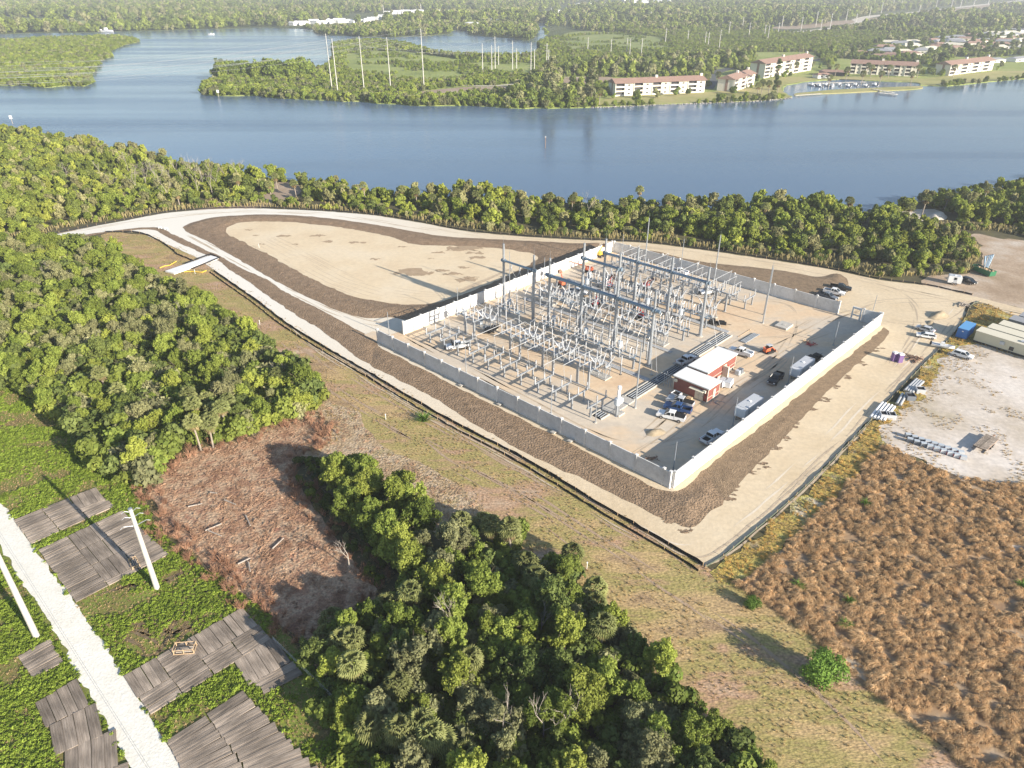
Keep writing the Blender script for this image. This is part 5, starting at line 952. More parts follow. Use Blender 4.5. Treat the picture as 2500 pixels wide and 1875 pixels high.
solo('equipment_pad', B().box(-2.1, 2.1, -1.6, 1.6, 0, .55).box(-.5, .5, -.4, .4, .55, .62), M['conc'], 'square raised concrete pad alone on the open yard', 'pad', (*W(79.1, 17.6), .1), UANG)
# ------------------------------------------------------------------ vehicles
def wheels(t, xs, w_, r=.38, wd=.26):
    b = B(); b.tube((0, -wd/2, 0), (0, wd/2, 0), r, r, 14); me = b.mesh('wheel', M['black']); rb = B(); rb.tube((0, -wd/2-.01, 0), (0, wd/2+.01, 0), r*.58, r*.58, 10); rm = rb.mesh('rim', M['rim'])
    for x in xs:
        for y in (-w_/2+.08, w_/2-.08): k = part('wheel', me, None, t, (x, y, r)); part('rim', rm, None, k)
def pickup(label, front, rear, pm='white_paint', cover=False, hood_open=False, service=False):
    f = np.array(front); r_ = np.array(rear); c = (f+r_)/2; t = thing('pickup_truck', label, 'pickup', (*c, .13), math.atan2(*(f-r_)[::-1]), 'pickups parked around the site')
    P_ = M[pm]; b = B(); ins_ = lambda z: 0.04 + max(0, z-.95)*.10
    b.prism([(-.85, .45), (2.75, .42), (2.92, .62), (2.94, .95), (2.75, 1.1), (1.35, 1.19), (-.85, 1.22)], -1, 1, inset=ins_)
    b.box(-2.9, -.85, -.98, .98, .5, .72); b.box(-2.9, -.86, -.98, -.84, .72, 1.24).box(-2.9, -.86, .84, .98, .72, 1.24).box(-2.96, -2.86, -.95, .95, .55, 1.22)
    part('body', b, P_, t)
    g = B(); g.prism([(1.38, 1.19), (.55, 1.80), (-.55, 1.84), (-.82, 1.80), (-.86, 1.2)], -.93, .93, inset=lambda z: (z-1.19)*.28); part('window', g, M['glass'], t)
    g = B(); g.box(-.80, .52, -.76, .76, 1.80, 1.90, tx=.06, ty=.06)
    for y in (-1, 1):
        for x0, x1 in ((1.36, .53), (-.05, -.05), (-.82, -.78)): g.tube((x0, y*.93, 1.2), (x1, y*.77, 1.82), .05, .05, 5)
    part('roof', g, P_, t)
    if service: part('utility_bed', B().box(-2.9, -.95, -1.04, -.6, .7, 1.5).box(-2.9, -.95, .6, 1.04, .7, 1.5), P_, t)
    else: part('bed_liner', B().box(-2.85, -.88, -.83, .83, .725, .76) if not cover else B().box(-2.88, -.88, -.9, .9, 1.24, 1.29), M['black'], t)
    part('bumper', B().box(2.9, 3.02, -.92, .92, .45, .7).box(-3.05, -2.96, -.9, .9, .45, .68), M['rim'], t)
    for y in (-.72, .72): part('headlight', B().box(2.82, 2.96, y-.2, y+.2, .78, .98), M['headlight'], t); part('taillight', B().box(-2.98, -2.9, y*1.22-.07, y*1.22+.07, .85, 1.2), M['taillight'], t)
    part('mirror', B().box(1.0, 1.15, -1.2, -.98, 1.2, 1.4).box(1.0, 1.15, .98, 1.2, 1.2, 1.4), M['black'], t)
    part('grille', B().box(2.9, 2.975, -.5, .5, .62, .98), M['black'], t)
    wheels(t, (1.85, -1.9), 2.0)
    if hood_open: part('hood', B().box(1.3, 1.4, -.85, .85, 1.2, 2.1), M['black'], t)
    return t
def car(label, front, rear, pm, kind='suv'):
    f = np.array(front); r_ = np.array(rear); c = (f+r_)/2; t = thing('parked_car', label, 'car', (*c, .12), math.atan2(*(f-r_)[::-1]), 'cars parked around the site'); h = 1.0 if kind == 'suv' else .84; P_ = M[pm]
    part('body', B().prism([(-2.25, .4), (2.2, .38), (2.3, .65), (2.2, .86*h+.05), (1.2, 1.02*h), (-2.15, 1.08*h), (-2.3, .8)], -.92, .92, inset=lambda z: .03+max(0, z-.8)*.12), P_, t)
    e = -2.1 if kind != 'sedan' else -1.6
    part('window', B().prism([(1.25, 1.02*h), (.45, 1.55*h), (e+.35, 1.58*h), (e, 1.06*h)], -.86, .86, inset=lambda z: (z-h)*.3), M['glass'], t)
    g = B(); g.box(e+.4, .42, -.68, .68, 1.56*h, 1.63*h, tx=.05, ty=.05)
    for y in (-1, 1):
        for x0, x1 in ((1.22, .45), (-.35, -.35), (e+.02, e+.36)): g.tube((x0, y*.86, 1.03*h), (x1, y*.69, 1.57*h), .045, .045, 5)
    part('roof', g, P_, t)
    for y in (-.66, .66): part('headlight', B().box(2.14, 2.3, y-.18, y+.18, .62, .78), M['headlight'], t); part('taillight', B().box(-2.3, -2.2, y-.12, y+.12, .75, .95), M['taillight'], t)
    wheels(t, (1.4, -1.4), 1.84, .33, .22); return t
pickup('white pickup with black bed cover parked nearest the sand heap', Z4(392, 868), Z4(622, 925), cover=True)
pickup('blue pickup parked between a white and a silver pickup', Z4(470, 800), Z4(662, 850), 'blue_paint')
pickup('silver pickup parked farthest of the three beside the red building', Z4(490, 738), Z4(688, 795), 'silver_paint', cover=True)
pickup('silver-white pickup in the shade beside the open pipe trench', Z4(715, 358), Z4(572, 425), 'white_paint')
pickup('white service pickup parked just behind the larger red building', Z4(1040, 290), Z4(1225, 350), service=True)
pickup('black pickup parked in the open at the edge of the wall shade', Z4(1400, 605), Z4(1490, 512), 'black_paint')
pickup('white pickup with empty black bed in the wall shade near the corner', Z4(950, 1035), Z4(795, 1135))
pickup('black pickup parked farthest out beside the river-side mulch', Z5(325, 672), Z5(125, 640), 'black_paint')
pickup('white pickup parked between two black ones outside the yard', Z5(250, 725), Z5(62, 685))
pickup('dark pickup parked closest to the outside of the wall', Z5(160, 775), Z5(5, 725), 'grey_paint', cover=True)
pickup('white pickup with its black hood raised among the low frames', Z3(715, 568), Z3(885, 545), hood_open=True)
pickup('white pickup parked under the thick beam in the middle of the yard', Z1(1105, 720), Z1(940, 690), 'white_paint')
pickup('white pickup parked against the river wall behind the rear supports', Z2(160, 385), Z2(265, 420), service=True)
pickup('white pickup half hidden by the right rear gantry column', Z2(405, 590), Z2(545, 570))
car('beige sedan parked beside the small gravel heap', Z5(1060, 1075), Z5(1215, 1125), 'silver_paint', 'sedan')
car('silver hatchback parked nearest the camera outside the east gate', Z5(1070, 1160), Z5(1225, 1185), 'white_paint', 'hatch')
car('white estate car parked on the sandy lot', Z5(1640, 1415), Z5(1440, 1355), 'white_paint', 'suv')
car('black car parked behind the small white trailer', Z5(1670, 605), Z5(1545, 560), 'black_paint', 'suv')
def box_trailer(label, front, rear, wd=2.4, h=2.3, gr='white box trailers', win=False):
    f = np.array(front); r_ = np.array(rear); L_ = np.linalg.norm(f-r_); t = thing('box_trailer', label, 'trailer', (*((f+r_)/2), .12), math.atan2(*(f-r_)[::-1]), gr)
    part('body', B().prism([(-L_/2, .55), (L_/2-.1, .55), (L_/2, 1.0), (L_/2-.02, h+.25), (L_/2-.4, h+.55), (-L_/2, h+.55)], -wd/2, wd/2), M['white_paint'], t)
    part('roof', B().box(-L_/2+.1, L_/2-.45, -wd/2+.08, wd/2-.08, h+.55, h+.62), M['silver_paint'], t); part('vent', B().box(-.3, .3, -.3, .3, h+.62, h+.78, tx=.06, ty=.06), M['white_paint'], t)
    part('tongue', B().tube((L_/2, -.5, .55), (L_/2+1.2, 0, .5), .05, n=5).tube((L_/2, .5, .55), (L_/2+1.2, 0, .5), .05, n=5), M['black'], t)
    part('door', B().box(L_/2-2.0, L_/2-1.2, -wd/2-.03, -wd/2, .6, 2.4).box(L_/2-2.0, L_/2-1.2, wd/2, wd/2+.03, .6, 2.4), M['silver_paint'], t)
    if win: part('window', B().box(-.35, .35, -wd/2-.04, -wd/2-.01, 1.6, 2.3).box(-.35, .35, wd/2+.01, wd/2+.04, 1.6, 2.3), M['glass'], t)
    wheels(t, (-.45, .45), wd+.05, .36, .24); return t
box_trailer('nearer long white box trailer parked along the wall inside the yard', Z4(1115, 905), Z4(1280, 790)); box_trailer('farther long white box trailer parked along the wall inside the yard', Z4(1608, 540), Z4(1740, 440)); box_trailer('small white box trailer with a dark window beside the river road', Z5(1520, 600), Z5(1375, 580), 2.3, 2.0, win=True)
def small_trailer(label, loc, rz):
    t = thing('utility_trailer', label, 'trailer', (*loc, .12), rz); part('box', B().box(-1.4, 1.4, -.8, .8, .5, 1.7, tx=.08, ty=.08), M['white_paint'], t); part('tongue', B().tube((1.4, 0, .5), (2.6, 0, .45), .06, n=6), M['black'], t); wheels(t, (0,), 1.9, .3, .2); part('lid', B().box(-1.35, 1.35, -.75, .75, 1.7, 1.8, tx=.2, ty=.1), M['silver_paint'], t)
small_trailer('small white trailer against the end wall of the larger red building', Z4(965, 605), UANG); small_trailer('rounded white tank trailer right of the small white trailer', Z4(1020, 610), UANG+.2)
def boat(label, loc, rz, s=1.0, grp=None, z=.5):
    t = thing('boat', label, 'boat', (*loc, z), rz, grp); t.scale = (s,)*3
    b = B(); prof = [(-3, .9, .0), (-1, 1.1, -.05), (1.5, .95, .1), (3.0, .05, .35)]; vs = []
    for x, w_, z_ in prof: vs += [(x, -w_, .7+z_), (x, -w_*.6, .05), (x, w_*.6, .05), (x, w_, .7+z_)]
    fs = []
    for k in range(3):
        for j in range(3): a = k*4+j; fs.append((a, a+1, a+5, a+4))
    fs += [(0, 3, 2, 1)]; b.add(vs, fs); part('hull', b, M['white_paint'], t); part('deck', B().add([(-2.9, -.85, .55), (1.4, -.85, .6), (2.7, 0, .8), (1.4, .85, .6), (-2.9, .85, .55)], [(0, 1, 2, 3, 4)]), M['silver_paint'], t); part('console', B().box(-.8, .4, -.4, .4, .6, 1.5, tx=.15), M['white_paint'], t); part('outboard', B().box(-3.4, -3.0, -.25, .25, .2, 1.2), M['black'], t)
boat('small white boat on a trailer beside the east silt fence', Z5(1325, 1290), -.5, .85)
def skid(label, loc, rz, pm='orange_paint'):
    t = thing('skid_steer', label, 'loader', (*loc, .12), rz)
    for y in (-.75, .75): part('track', B().prism([(-1.1, .15), (-.8, 0), (.9, 0), (1.2, .2), (1.0, .6), (-.9, .65)], y-.22, y+.22), M['black'], t)
    part('body', B().box(-1.3, .3, -.55, .55, .5, 1.3, tx=.1), M[pm], t); part('cab', B().box(-.5, .7, -.5, .5, 1.0, 2.0, tx=.1, ty=.05), M['glass'], t); part('canopy', B().box(-.6, .7, -.55, .55, 2.0, 2.1), M['silver_paint'], t)
    for y in (-.62, .62): part('arm', B().path([(-1.2, y, 1.4), (.6, y, 1.5), (1.7, y, .5)], .1, 6), M[pm], t)
    part('bucket', B().prism([(1.6, .05), (2.4, .05), (1.7, .75)], -.95, .95), M['rust'], t)
skid('orange tracked loader standing on the open sand', Z4(1380, 300), .5)
def lift(label, loc, rz, pm, boom=3.5, el=.5):
    t = thing('boom_lift', label, 'lift', (*loc, .12), rz); part('chassis', B().box(-1.2, 1.2, -.95, .95, .45, .95), M['black'], t); wheels(t, (.85, -.85), 2.0, .42, .3); part('turret', B().box(-1.5, .7, -.75, .75, 1.0, 1.9, tx=.15, ty=.08), M[pm], t)
    e = (-1+boom*math.cos(el), 0, 1.8+boom*math.sin(el)); part('boom', B().tube((-1, 0, 1.8), e, .17, .13, 8), M[pm], t); part('basket', B().box(e[0], e[0]+.9, -.6, .6, e[2]-.3, e[2]-.2).box(e[0], e[0]+.05, -.6, .6, e[2]-.2, e[2]+.6).box(e[0]+.85, e[0]+.9, -.6, .6, e[2]-.2, e[2]+.6), M['rust'], t)
for lab, q, rz, pm, bo, el in [('orange lift with a long red boom at the left of the yard', Z1(1130, 470), 2.6, 'orange_paint', 8, .08), ('orange lift standing just behind the thick beam at its left end', Z1(845, 620), 2.0, 'orange_paint', 3, .9), ('red and cream lift between the two inner gantry columns', Z1(1215, 830), 1.2, 'red_paint', 3, .6), ('small red machine right of the third gantry column', Z1(1690, 965), 2.4, 'red_paint', 2.2, .5), ('dark red machine among the cabinets behind the high beam', Z1(1360, 640), .7, 'red_paint', 2.5, .7), ('red compact lift in the rear half near the river wall', Z1(1760, 650), .2, 'red_paint', 3, .4)]: lift(lab, q, rz, pm, bo, el)
lift('yellow machine in the far corner of the yard', Z1(1265, 300), .8, 'yellow_paint', 2.5, .7)
def dark_trailer(label, loc, rz):
    t = thing('flat_trailer', label, 'trailer', (*loc, .12), rz); part('deck', B().box(-2.6, 2.0, -1, 1, .6, .75), M['black'], t); part('load', B().box(-2.2, -.8, -.8, .8, .75, 1.5, tx=.1).box(0, 1.5, -.7, .7, .75, 1.2), M['black'], t); wheels(t, (-.5,), 2.1, .36); part('tongue', B().tube((2, 0, .6), (3.3, 0, .5), .07, n=6), M['black'], t)
dark_trailer('black loaded trailer beside the far end of the pipe trench', Z2(565, 865), -.3); dark_trailer('black trailer with a generator among the front frames', Z3(1110, 405), 1.0); dark_trailer('green and black machine at the end of the farther box trailer', Z4(1800, 365), .7)
def heap(label, cat, loc, pm, n, s, hh=.4, seed=0, name='debris_pile'):
    r = random.Random(seed); b = B()
    for _ in range(n):
        a = r.uniform(0, 3.14); l = r.uniform(.2, .8)*s; c = Vector((r.gauss(0, s*.4), r.gauss(0, s*.4), r.uniform(.05, hh))); d = Vector((math.cos(a)*l, math.sin(a)*l, r.uniform(-.2, .2))); b.tube(tuple(c-d), tuple(c+d), r.uniform(.03, .09)*s, None, 5)
    solo(name, b, M[pm], label, cat, (*loc, .12))
heap('heap of red pipes and straps in the wall shade', 'debris', Z4(1765, 228), 'red_paint', 16, 1.3, .4, 1); heap('few pink boards lying left of the red heap', 'debris', Z4(1715, 203), 'lumber', 6, 1.0, .3, 2); heap('bundle of grey conduits beside the front building corner', 'debris', Z4(920, 740), 'galv', 8, 1.2, .2, 3)
heap('pile of dead branches near the east fence gate', 'branches', Z5(1540, 820), 'deadwood', 30, 1.6, .5, 4); heap('pile of rubbish and branches beside the toilets', 'debris', Z5(1010, 1400), 'rust', 30, 1.8, .6, 5); heap('orange cone and rags beside the front building steps', 'debris', Z4(505, 675), 'orange_paint', 4, .5, .3, 6); heap('small grey scrap by the pipe trench slab', 'debris', Z4(845, 225), 'galv', 10, .9, .5, 7)
heap('rusty steel frame lying in the shaded wall corner', 'debris', Z4(335, 1270), 'rust', 9, 1.3, .6, 8)
# beams stacked on the sand
def stack(label, a, c, n, pm, wd=.28, gap=.42, cat='pipes', layers=1, nm='pipe_stack'):
    a = np.array(a); c = np.array(c); L_ = np.linalg.norm(c-a); t = thing(nm, label, cat, (*a, .12), math.atan2(*(c-a)[::-1]))
    for k in range(n):
        for j in range(layers if k < n-1 else 1): part('pipe', B().tube((rng.uniform(-.2, .2), -(k+j*.5)*gap, wd+j*wd*1.6), (L_+rng.uniform(-.2, .2), -(k+j*.5)*gap, wd+j*wd*1.6), wd, wd, 8), M[pm], t)
    part('bearer', B().box(.6, .8, -n*gap, .3, 0, .1).box(L_-.8, L_-.6, -n*gap, .3, 0, .1), M['lumber'], t)
stack('four grey steel tubes stacked on the open sand by the orange loader', Z4(1135, 205), Z4(1260, 130), 4, 'galv', .16, .42); stack('thin pale board propped on the sand above the tubes', Z4(1110, 165), Z4(1225, 95), 1, 'lumber', .06)
stack('white pipes lying beside the fence next to two square bins', Z6(830, 445), Z6(935, 318), 5, 'white_paint', .28, .62, layers=1); stack('pair of pale green pipes between the bins and the upper stack', Z6(1060, 335), Z6(1115, 240), 2, 'alu', .3, .7); stack('grey-green bundle of long pipes highest along the fence', Z6(1135, 210), Z6(1240, 108), 4, 'alu', .3, .5)
def bin_(label, loc, rz, pm='silver_paint'):
    t = thing('open_bin', label, 'bin', (*loc, .1), rz); part('box', B().box(-.9, .9, -.9, -.8, 0, 1.1).box(-.9, .9, .8, .9, 0, 1.1).box(-.9, -.8, -.8, .8, 0, 1.1).box(.8, .9, -.8, .8, 0, 1.1).box(-.8, .8, -.8, .8, .05, .12), M[pm], t); part('lid', B().box(-.8, .8, -.78, .78, .85, .92), M['black'], t)
bin_('left one of two square open bins beside the white pipes', Z6(950, 440), -.2); bin_('right one of two square open bins beside the white pipes', Z6(1005, 445), -.2); bin_('dark square bin beside the pale green pipes', Z6(1180, 275), -.1, 'grey_paint'); bin_('low grey bin right of the uppermost pipes', Z6(1270, 215), -.2)
# rows of small crates
n_ = 0
for i in range(9):
    for j in range(2):
        a = np.array(Z6(1180 + i*60, 660 + i*20)); d = np.array(Z6(1240+i*60, 690+i*20))-a; p = a*1.0 + j*np.array([0.35, 1.6])
        t = thing('component_crate', 'grey boxed component in the %s row, %s' % (['lower', 'upper'][j], ['at the far left end', 'second from the left', 'third from the left', 'fourth from the left', 'in the middle', 'fourth from the right', 'third from the right', 'second from the right', 'at the right end'][i]), 'crate', (*p, .1), -.35+rng.normal(0, .1), 'boxed components in two rows on the sandy lot')
        part('box', B().box(-.55, .55, -.4, .4, .1, .75), M['silver_paint' if i > 2 else 'grey_paint'], t); part('lid', B().box(-.5, .5, -.35, .35, .75, .85), M['cabinet'], t)
        if i > 3: part('strap', B().box(-.62, -.56, -.3, .3, .1, .7), M['red_paint'], t)
def flatbed():
    t = thing('flatbed_trailer', 'rusty flatbed trailer with two loading ramps standing alone on the sandy lot', 'trailer', (*Z6(1860, 695), .1), math.atan2(*(np.array(Z6(1940, 630))-np.array(Z6(1790, 765)))[::-1])); 
    for k in range(8): part('plank', B().box(-3.2, 3.0, -1.2+k*.3, -.92+k*.3, .85, .93), M['wood'], t)
    part('frame', B().box(-3.2, 3.0, -1.2, 1.2, .68, .84).box(3.0, 4.2, -.15, .15, .6, .8), M['rust'], t); wheels(t, (-.6, .4), 2.5, .38)
    for y in (-.85, .85): part('ramp', B().box(-4.4, -3.2, y-.25, y+.25, .7, .76), M['dark'], t)
flatbed()
# toilets, container, site offices, green skip
for i, (q, lab) in enumerate([((800, 1420), 'left one of two purple portable toilets'), ((860, 1435), 'right one of two purple portable toilets')]):
    t = thing('portable_toilet', lab, 'toilet', (*Z5(*q), .1), UANG+.9, 'portable toilets'); part('cabin', B().box(-.55, .55, -.55, .55, 0, 2.1), M['purple_plastic'], t); part('roof', B().box(-.6, .6, -.6, .6, 2.1, 2.35, tx=.15, ty=.15), M['headlight'], t); part('door', B().box(-.4, .4, -.585, -.55, .1, 2.0), M['lilac_plastic'], t); part('side_panel', B().box(.55, .58, -.5, .5, .1, 2.0), M['lilac_plastic'], t)
t = thing('shipping_container', 'bright blue shipping container beside the cream site offices', 'container', (*Z5(1560, 1120), .1), math.atan2(*(np.array(Z5(1640, 1090))-np.array(Z5(1480, 1170)))[::-1])-.0)
q0, q1 = np.array(Z5(1575, 1180)), np.array(Z5(1660, 1100)); t.location = (*((q0+q1)/2 + np.array([-1.4, -.2])), .1); t.rotation_euler[2] = math.atan2(*(q1-q0)[::-1])
b = B(); b.box(-3, 3, -1.2, 1.2, .15, 2.6)
for k in range(20): b.box(-2.9+k*.3, -2.78+k*.3, -1.25, 1.25, .2, 2.55)
part('body', b, M['container_blue'], t); part('roof', B().box(-3.02, 3.02, -1.22, 1.22, 2.6, 2.66), mat('container_roof', (.12, .33, .62), rough=.5), t)
for y in (-.6, .6): part('door', B().box(-3.06, -3.0, y-.55, y+.55, .25, 2.5), M['container_blue'], t)
part('sticker', B().box(-3.09, -3.065, -.25, .15, 1.9, 2.15), M['white_paint'], t)
def office(label, a, c, off, wm, rm, h=3.0, wd=3.4, wins=3):
    a = np.array(a); c = np.array(c); d = (c-a)/np.linalg.norm(c-a); L_ = np.linalg.norm(c-a); t = thing('site_office', label, 'site office', (*a, .1), math.atan2(d[1], d[0]), 'long site office trailers')
    part('wall', B().box(0, L_, 0, wd, .5, h), M[wm], t); part('skirt', B().box(.1, L_-.1, .1, wd-.1, 0, .5), M['dark'], t); part('roof', B().prism([(-.1, h), (L_+.1, h), (L_+.1, h+.12), (-.1, h+.12)], -.15, wd+.15), M[rm], t)
    n = int(L_/1.2); lm = B().box(0, .02, -.02, 0, .5, h-.05).mesh('seam', M[wm])
    b = B()
    for k in range(1, n): b.box(k*1.2, k*1.2+.05, -.03, 0, .52, h-.02)
    part('seam', b, M[wm], t)
    for k in range(wins): x = L_*(.3+.35*k); part('air_conditioner', B().box(x, x+1.0, -.35, -.03, 1.6, 2.3), M['silver_paint'], t); part('window', B().box(x+2.2, x+3.2, -.05, -.02, .7, 1.7), M['glass'], t)
    part('roof_unit', B().box(L_*.5, L_*.5+1.2, wd*.3, wd*.6, h+.12, h+.4), M['silver_paint'], t)
oa, ob = np.array(Z5(1655, 1215)), np.array(Z5(2212, 1390)); od = (ob-oa)/np.linalg.norm(ob-oa); on = np.array([-od[1], od[0]])
for k, (lab, wm, rm, sh) in enumerate([('cream site office nearest the camera', 'beige_cladding', 'cream_roof', 0), ('second cream site office from the camera', 'beige_cladding', 'cream_roof', 2.2), ('third cream site office from the camera', 'beige_cladding', 'cream_roof', 4.4), ('grey site office next to the cream ones', 'grey_paint', 'grey_roofing', 5.6), ('grey site office farthest from the camera', 'grey_paint', 'grey_roofing', 7.5)]):
    a = oa + on*(k*4.3 + (1.2 if k > 2 else 0)) + od*(sh*.5); office(lab, a, a+od*19, 0, wm, rm)
t = thing('waste_skip', 'long green waste skip full of rubbish at the edge of the clearing', 'skip', (*Z5(1765, 475), .1), math.atan2(*(np.array(Z5(1860, 510))-np.array(Z5(1665, 430)))[::-1]))
part('box', B().box(-3.4, 3.4, -1.2, -1.1, .2, 1.7).box(-3.4, 3.4, 1.1, 1.2, .2, 1.7).box(-3.4, -3.3, -1.1, 1.1, .2, 1.7).box(3.3, 3.4, -1.1, 1.1, .2, 1.7).box(-3.3, 3.3, -1.1, 1.1, .2, .3), M['green_paint'], t)
b = B(); r = random.Random(3)
for _ in range(40): x, y = r.uniform(-3, 3), r.uniform(-.9, .9); b.box(x-.3, x+.3, y-.2, y+.2, .4, 1.3+r.uniform(0, .4), tx=.1)
part('rubbish', b, M['lumber'], t)
t = thing('metal_sheets', 'fan of long blue-grey metal troughs standing beside the green skip', 'metal sheets', (*Z5(1800, 470), .1), .3)
for k in range(5): part('sheet', B().tube((k*.55-.6, .5+.2*k, 1.0), (k*.9+.2, 2.2+.1*k, 4.6), .26, .3, 6), M['beam'], t)
part('rack', B().box(-.8, -.65, .5, .65, 0, 5.2).box(2, 2.15, .8, .95, 0, 2.5), M['deadwood'], t)
# red control buildings
def red_building(label, u0, u1, v0, v1, h, plinth, ac, doors, awn):
    o = W(u0, v0); t = thing('control_building', label, 'building', (*o, .12), UANG-.004); L_, D = u1-u0, v1-v0
    part('plinth', B().box(.1, L_-.1, .1, D-.1, 0, plinth), M['conc'], t); part('wall', B().box(0, L_, 0, D, plinth, h-.05), M['brick'], t); part('roof', B().box(-.25, L_+.25, -.25, D+.25, h+.05, h+.2), M['roof_white'], t); part('fascia', B().box(-.2, L_+.2, -.2, D+.2, h-.12, h+.05), M['cream_roof'], t)
    for x in (0, L_): part('corner_trim', B().box(x-.06, x+.06, -.06, .06, plinth, h-.12).box(x-.06, x+.06, D-.06, D+.06, plinth, h-.12), M['cream_roof'], t)
    part('band', B().box(.1, L_-.1, -.04, -.005, plinth+.9, plinth+1.0).box(.1, L_-.1, -.04, -.005, plinth, plinth+.1), M['cream_roof'], t)
    for (side, p) in ac:
        part('wall_unit', B().box(-.45, -.02, p, p+.6, h-1.1, h-.5) if side == 'x' else B().box(p, p+.6, -.45, -.05, h-1.1, h-.5), M['cream_roof'], t)
    for (side, p, w_) in doors:
        d = part('door', B().box(-.07, -.01, p, p+w_, plinth, plinth+2.15) if side == 'x' else B().box(p, p+w_, -.09, -.045, plinth, plinth+2.3), M['door_tan'], t); part('handle', B().box(-.12, -.07, p+.1, p+.2, plinth+1, plinth+1.1) if side == 'x' else B().box(p+.1, p+.2, -.14, -.09, plinth+1, plinth+1.1), M['black'], d)
    for (side, p, w_) in awn: part('awning', B().box(-1.0, -.02, p, p+w_, plinth+2.35, plinth+2.45), M['cream_roof'], t)
    return t
a_ = red_building('smaller red control building with white roof and double tan doors', 30.4, 35.2, 11.2, 19.7, 3.6, .35, [('x', .45), ('x', 7.6)], [('x', 1.0, 1.0), ('x', 2.05, 1.0), ('y', 2.2, 1.0)], [('x', .8, 3.4)])
part('sign', B().box(-.05, -.01, .3, .65, 1.2, 1.6), M['red_paint'], a_); part('step', B().box(-1.5, -.2, 3.2, 4.3, 0, .2).box(-1.0, -.2, 3.2, 4.3, .2, .4), M['lumber'], a_)
a_ = red_building('larger red control building with white roof behind the smaller one', 36.2, 48.8, 14.9, 19.6, 3.9, .8, [('x', .5)], [('y', 7.2, 1.1)], []); part('sign', B().box(9.2, 9.6, -.06, -.04, 1.8, 2.3), M['red_paint'], a_); part('porch', B().box(6.6, 7.1, -1.5, -.05, .3, 3.2), M['cream_roof'], a_)
t = thing('cabinet_pair', 'pair of green-grey cabinets on a slab beside the larger red building', 'cabinets', (*Z4(1120, 490), .12), UANG); part('slab', B().box(-1.3, 1.3, -.8, .8, 0, .2), M['conc'], t)
for x in (-.65, .6): part('cabinet', B().box(x-.5, x+.5, -.5, .5, .2, 1.1, tx=.04), M['grey_paint'] if x > 0 else M['cabinet'], t)
t = thing('steel_frame', 'open steel ladder frame beside the smaller red building', 'frame', (*W(30.6, 21), .12), UANG); part('upright', B().tube((0, 0, 0), (0, 0, 3.4), .07).tube((0, 1.2, 0), (0, 1.2, 3.4), .07).tube((1, 0, 0), (1, 0, 3.4), .07).tube((1, 1.2, 0), (1, 1.2, 3.4), .07), M['galv'], t); part('rung', B().tube((0, 0, 1), (0, 1.2, 1), .04).tube((0, 0, 2.2), (0, 1.2, 2.2), .04).tube((0, 0, 3.3), (0, 1.2, 3.3), .04).tube((0, 0, 3.3), (1, 0, 3.3), .04).tube((0, 1.2, 1.6), (1, 1.2, 1.6), .04), M['galv'], t)
bin_('white open box beside the wall of the smaller red building', W(28.4, 17.5), UANG, 'white_paint')
t = thing('pump_stand', 'white box on lattice legs with an upright canister by the front mast', 'equipment', (*Z4(28, 850), .12), UANG); part('slab', B().box(-1.1, 1.1, -1.1, 1.1, 0, .3), M['conc'], t); b = B()
for x in (-.6, .6):
    for y in (-.6, .6): b.tube((x, y, .3), (x*.6, y*.6, 2.6), .06)
part('leg', b, M['galv'], t); part('box', B().box(-.8, .8, -.6, .6, 2.6, 3.7), M['white_paint'], t); part('canister', B().lathe(0, 0, [(3.7, .3), (6.0, .3), (6.05, .42), (6.6, .42), (6.7, .3)], 12), M['white_paint'], t)
# outfall with turbidity booms
t = thing('outfall_slab', 'long pale concrete outfall slab edged in black crossing the silt fence', 'outfall', (*V(418, 575), .1)); qa = [np.array(p) for p in pl(ZW, '745 766 950 696 985 706 785 776')]; o = np.array(V(418, 575)); b = B(); vs = [(*(p-o), z) for z in (.02, .5) for p in qa]; b.add(vs, [(4, 5, 6, 7), (0, 1, 5, 4), (1, 2, 6, 5), (2, 3, 7, 6), (3, 0, 4, 7)]); part('slab', b, M['roof_white'], t)
b = B(); pts = [(*(np.array(p)-o), .55) for p in pl(ZW, '835 732 950 690 990 706 870 755')]; b.path(pts, .2, 6); part('edging', b, M['fabric'], t)
for lab, s in (('yellow floating boom curling left of the outfall slab', '720 750 740 742 765 738 795 720'), ('yellow floating boom trailing right of the outfall slab', '830 768 870 766 910 770 930 762')):
    p = pl(ZW, s); solo('yellow_boom', B().path([(a-p[0][0], c-p[0][1], .35) for a, c in p], .16, 6), M['yellow_paint'], lab, 'boom', (*p[0], .05))
for i, q in enumerate([Z3(155, 1200), QM(1568, 620), ZF(1755, 675), ZF(1318, 330), V(560, 536)]): solo('marker_stake', B().tube((0, 0, 0), (.05, 0, 1.4), .06, n=6).box(-.08, .12, -.02, .02, 1.1, 1.4), M['white_paint'], 'thin white marker stake ' + ['on the mown strip left of the spiky shrub', 'near the lower corner of the mown strip', 'beside the silt fence above the west thicket', 'below the outfall slab', 'on the edge of the dry basin'][i], 'stake', (*q, .12))
for i, q in enumerate(pl(ZW, '722 572 750 576')): solo('pipe_inlet', B().path([(-.5, 0, .2), (-.5, 0, .9), (.5, 0, .9), (.5, 0, .2)], .12, 6), M['headlight'], ['left one of two small pale inlets on the western road', 'right one of two small pale inlets on the western road'][i], 'inlet', (*q, .12))
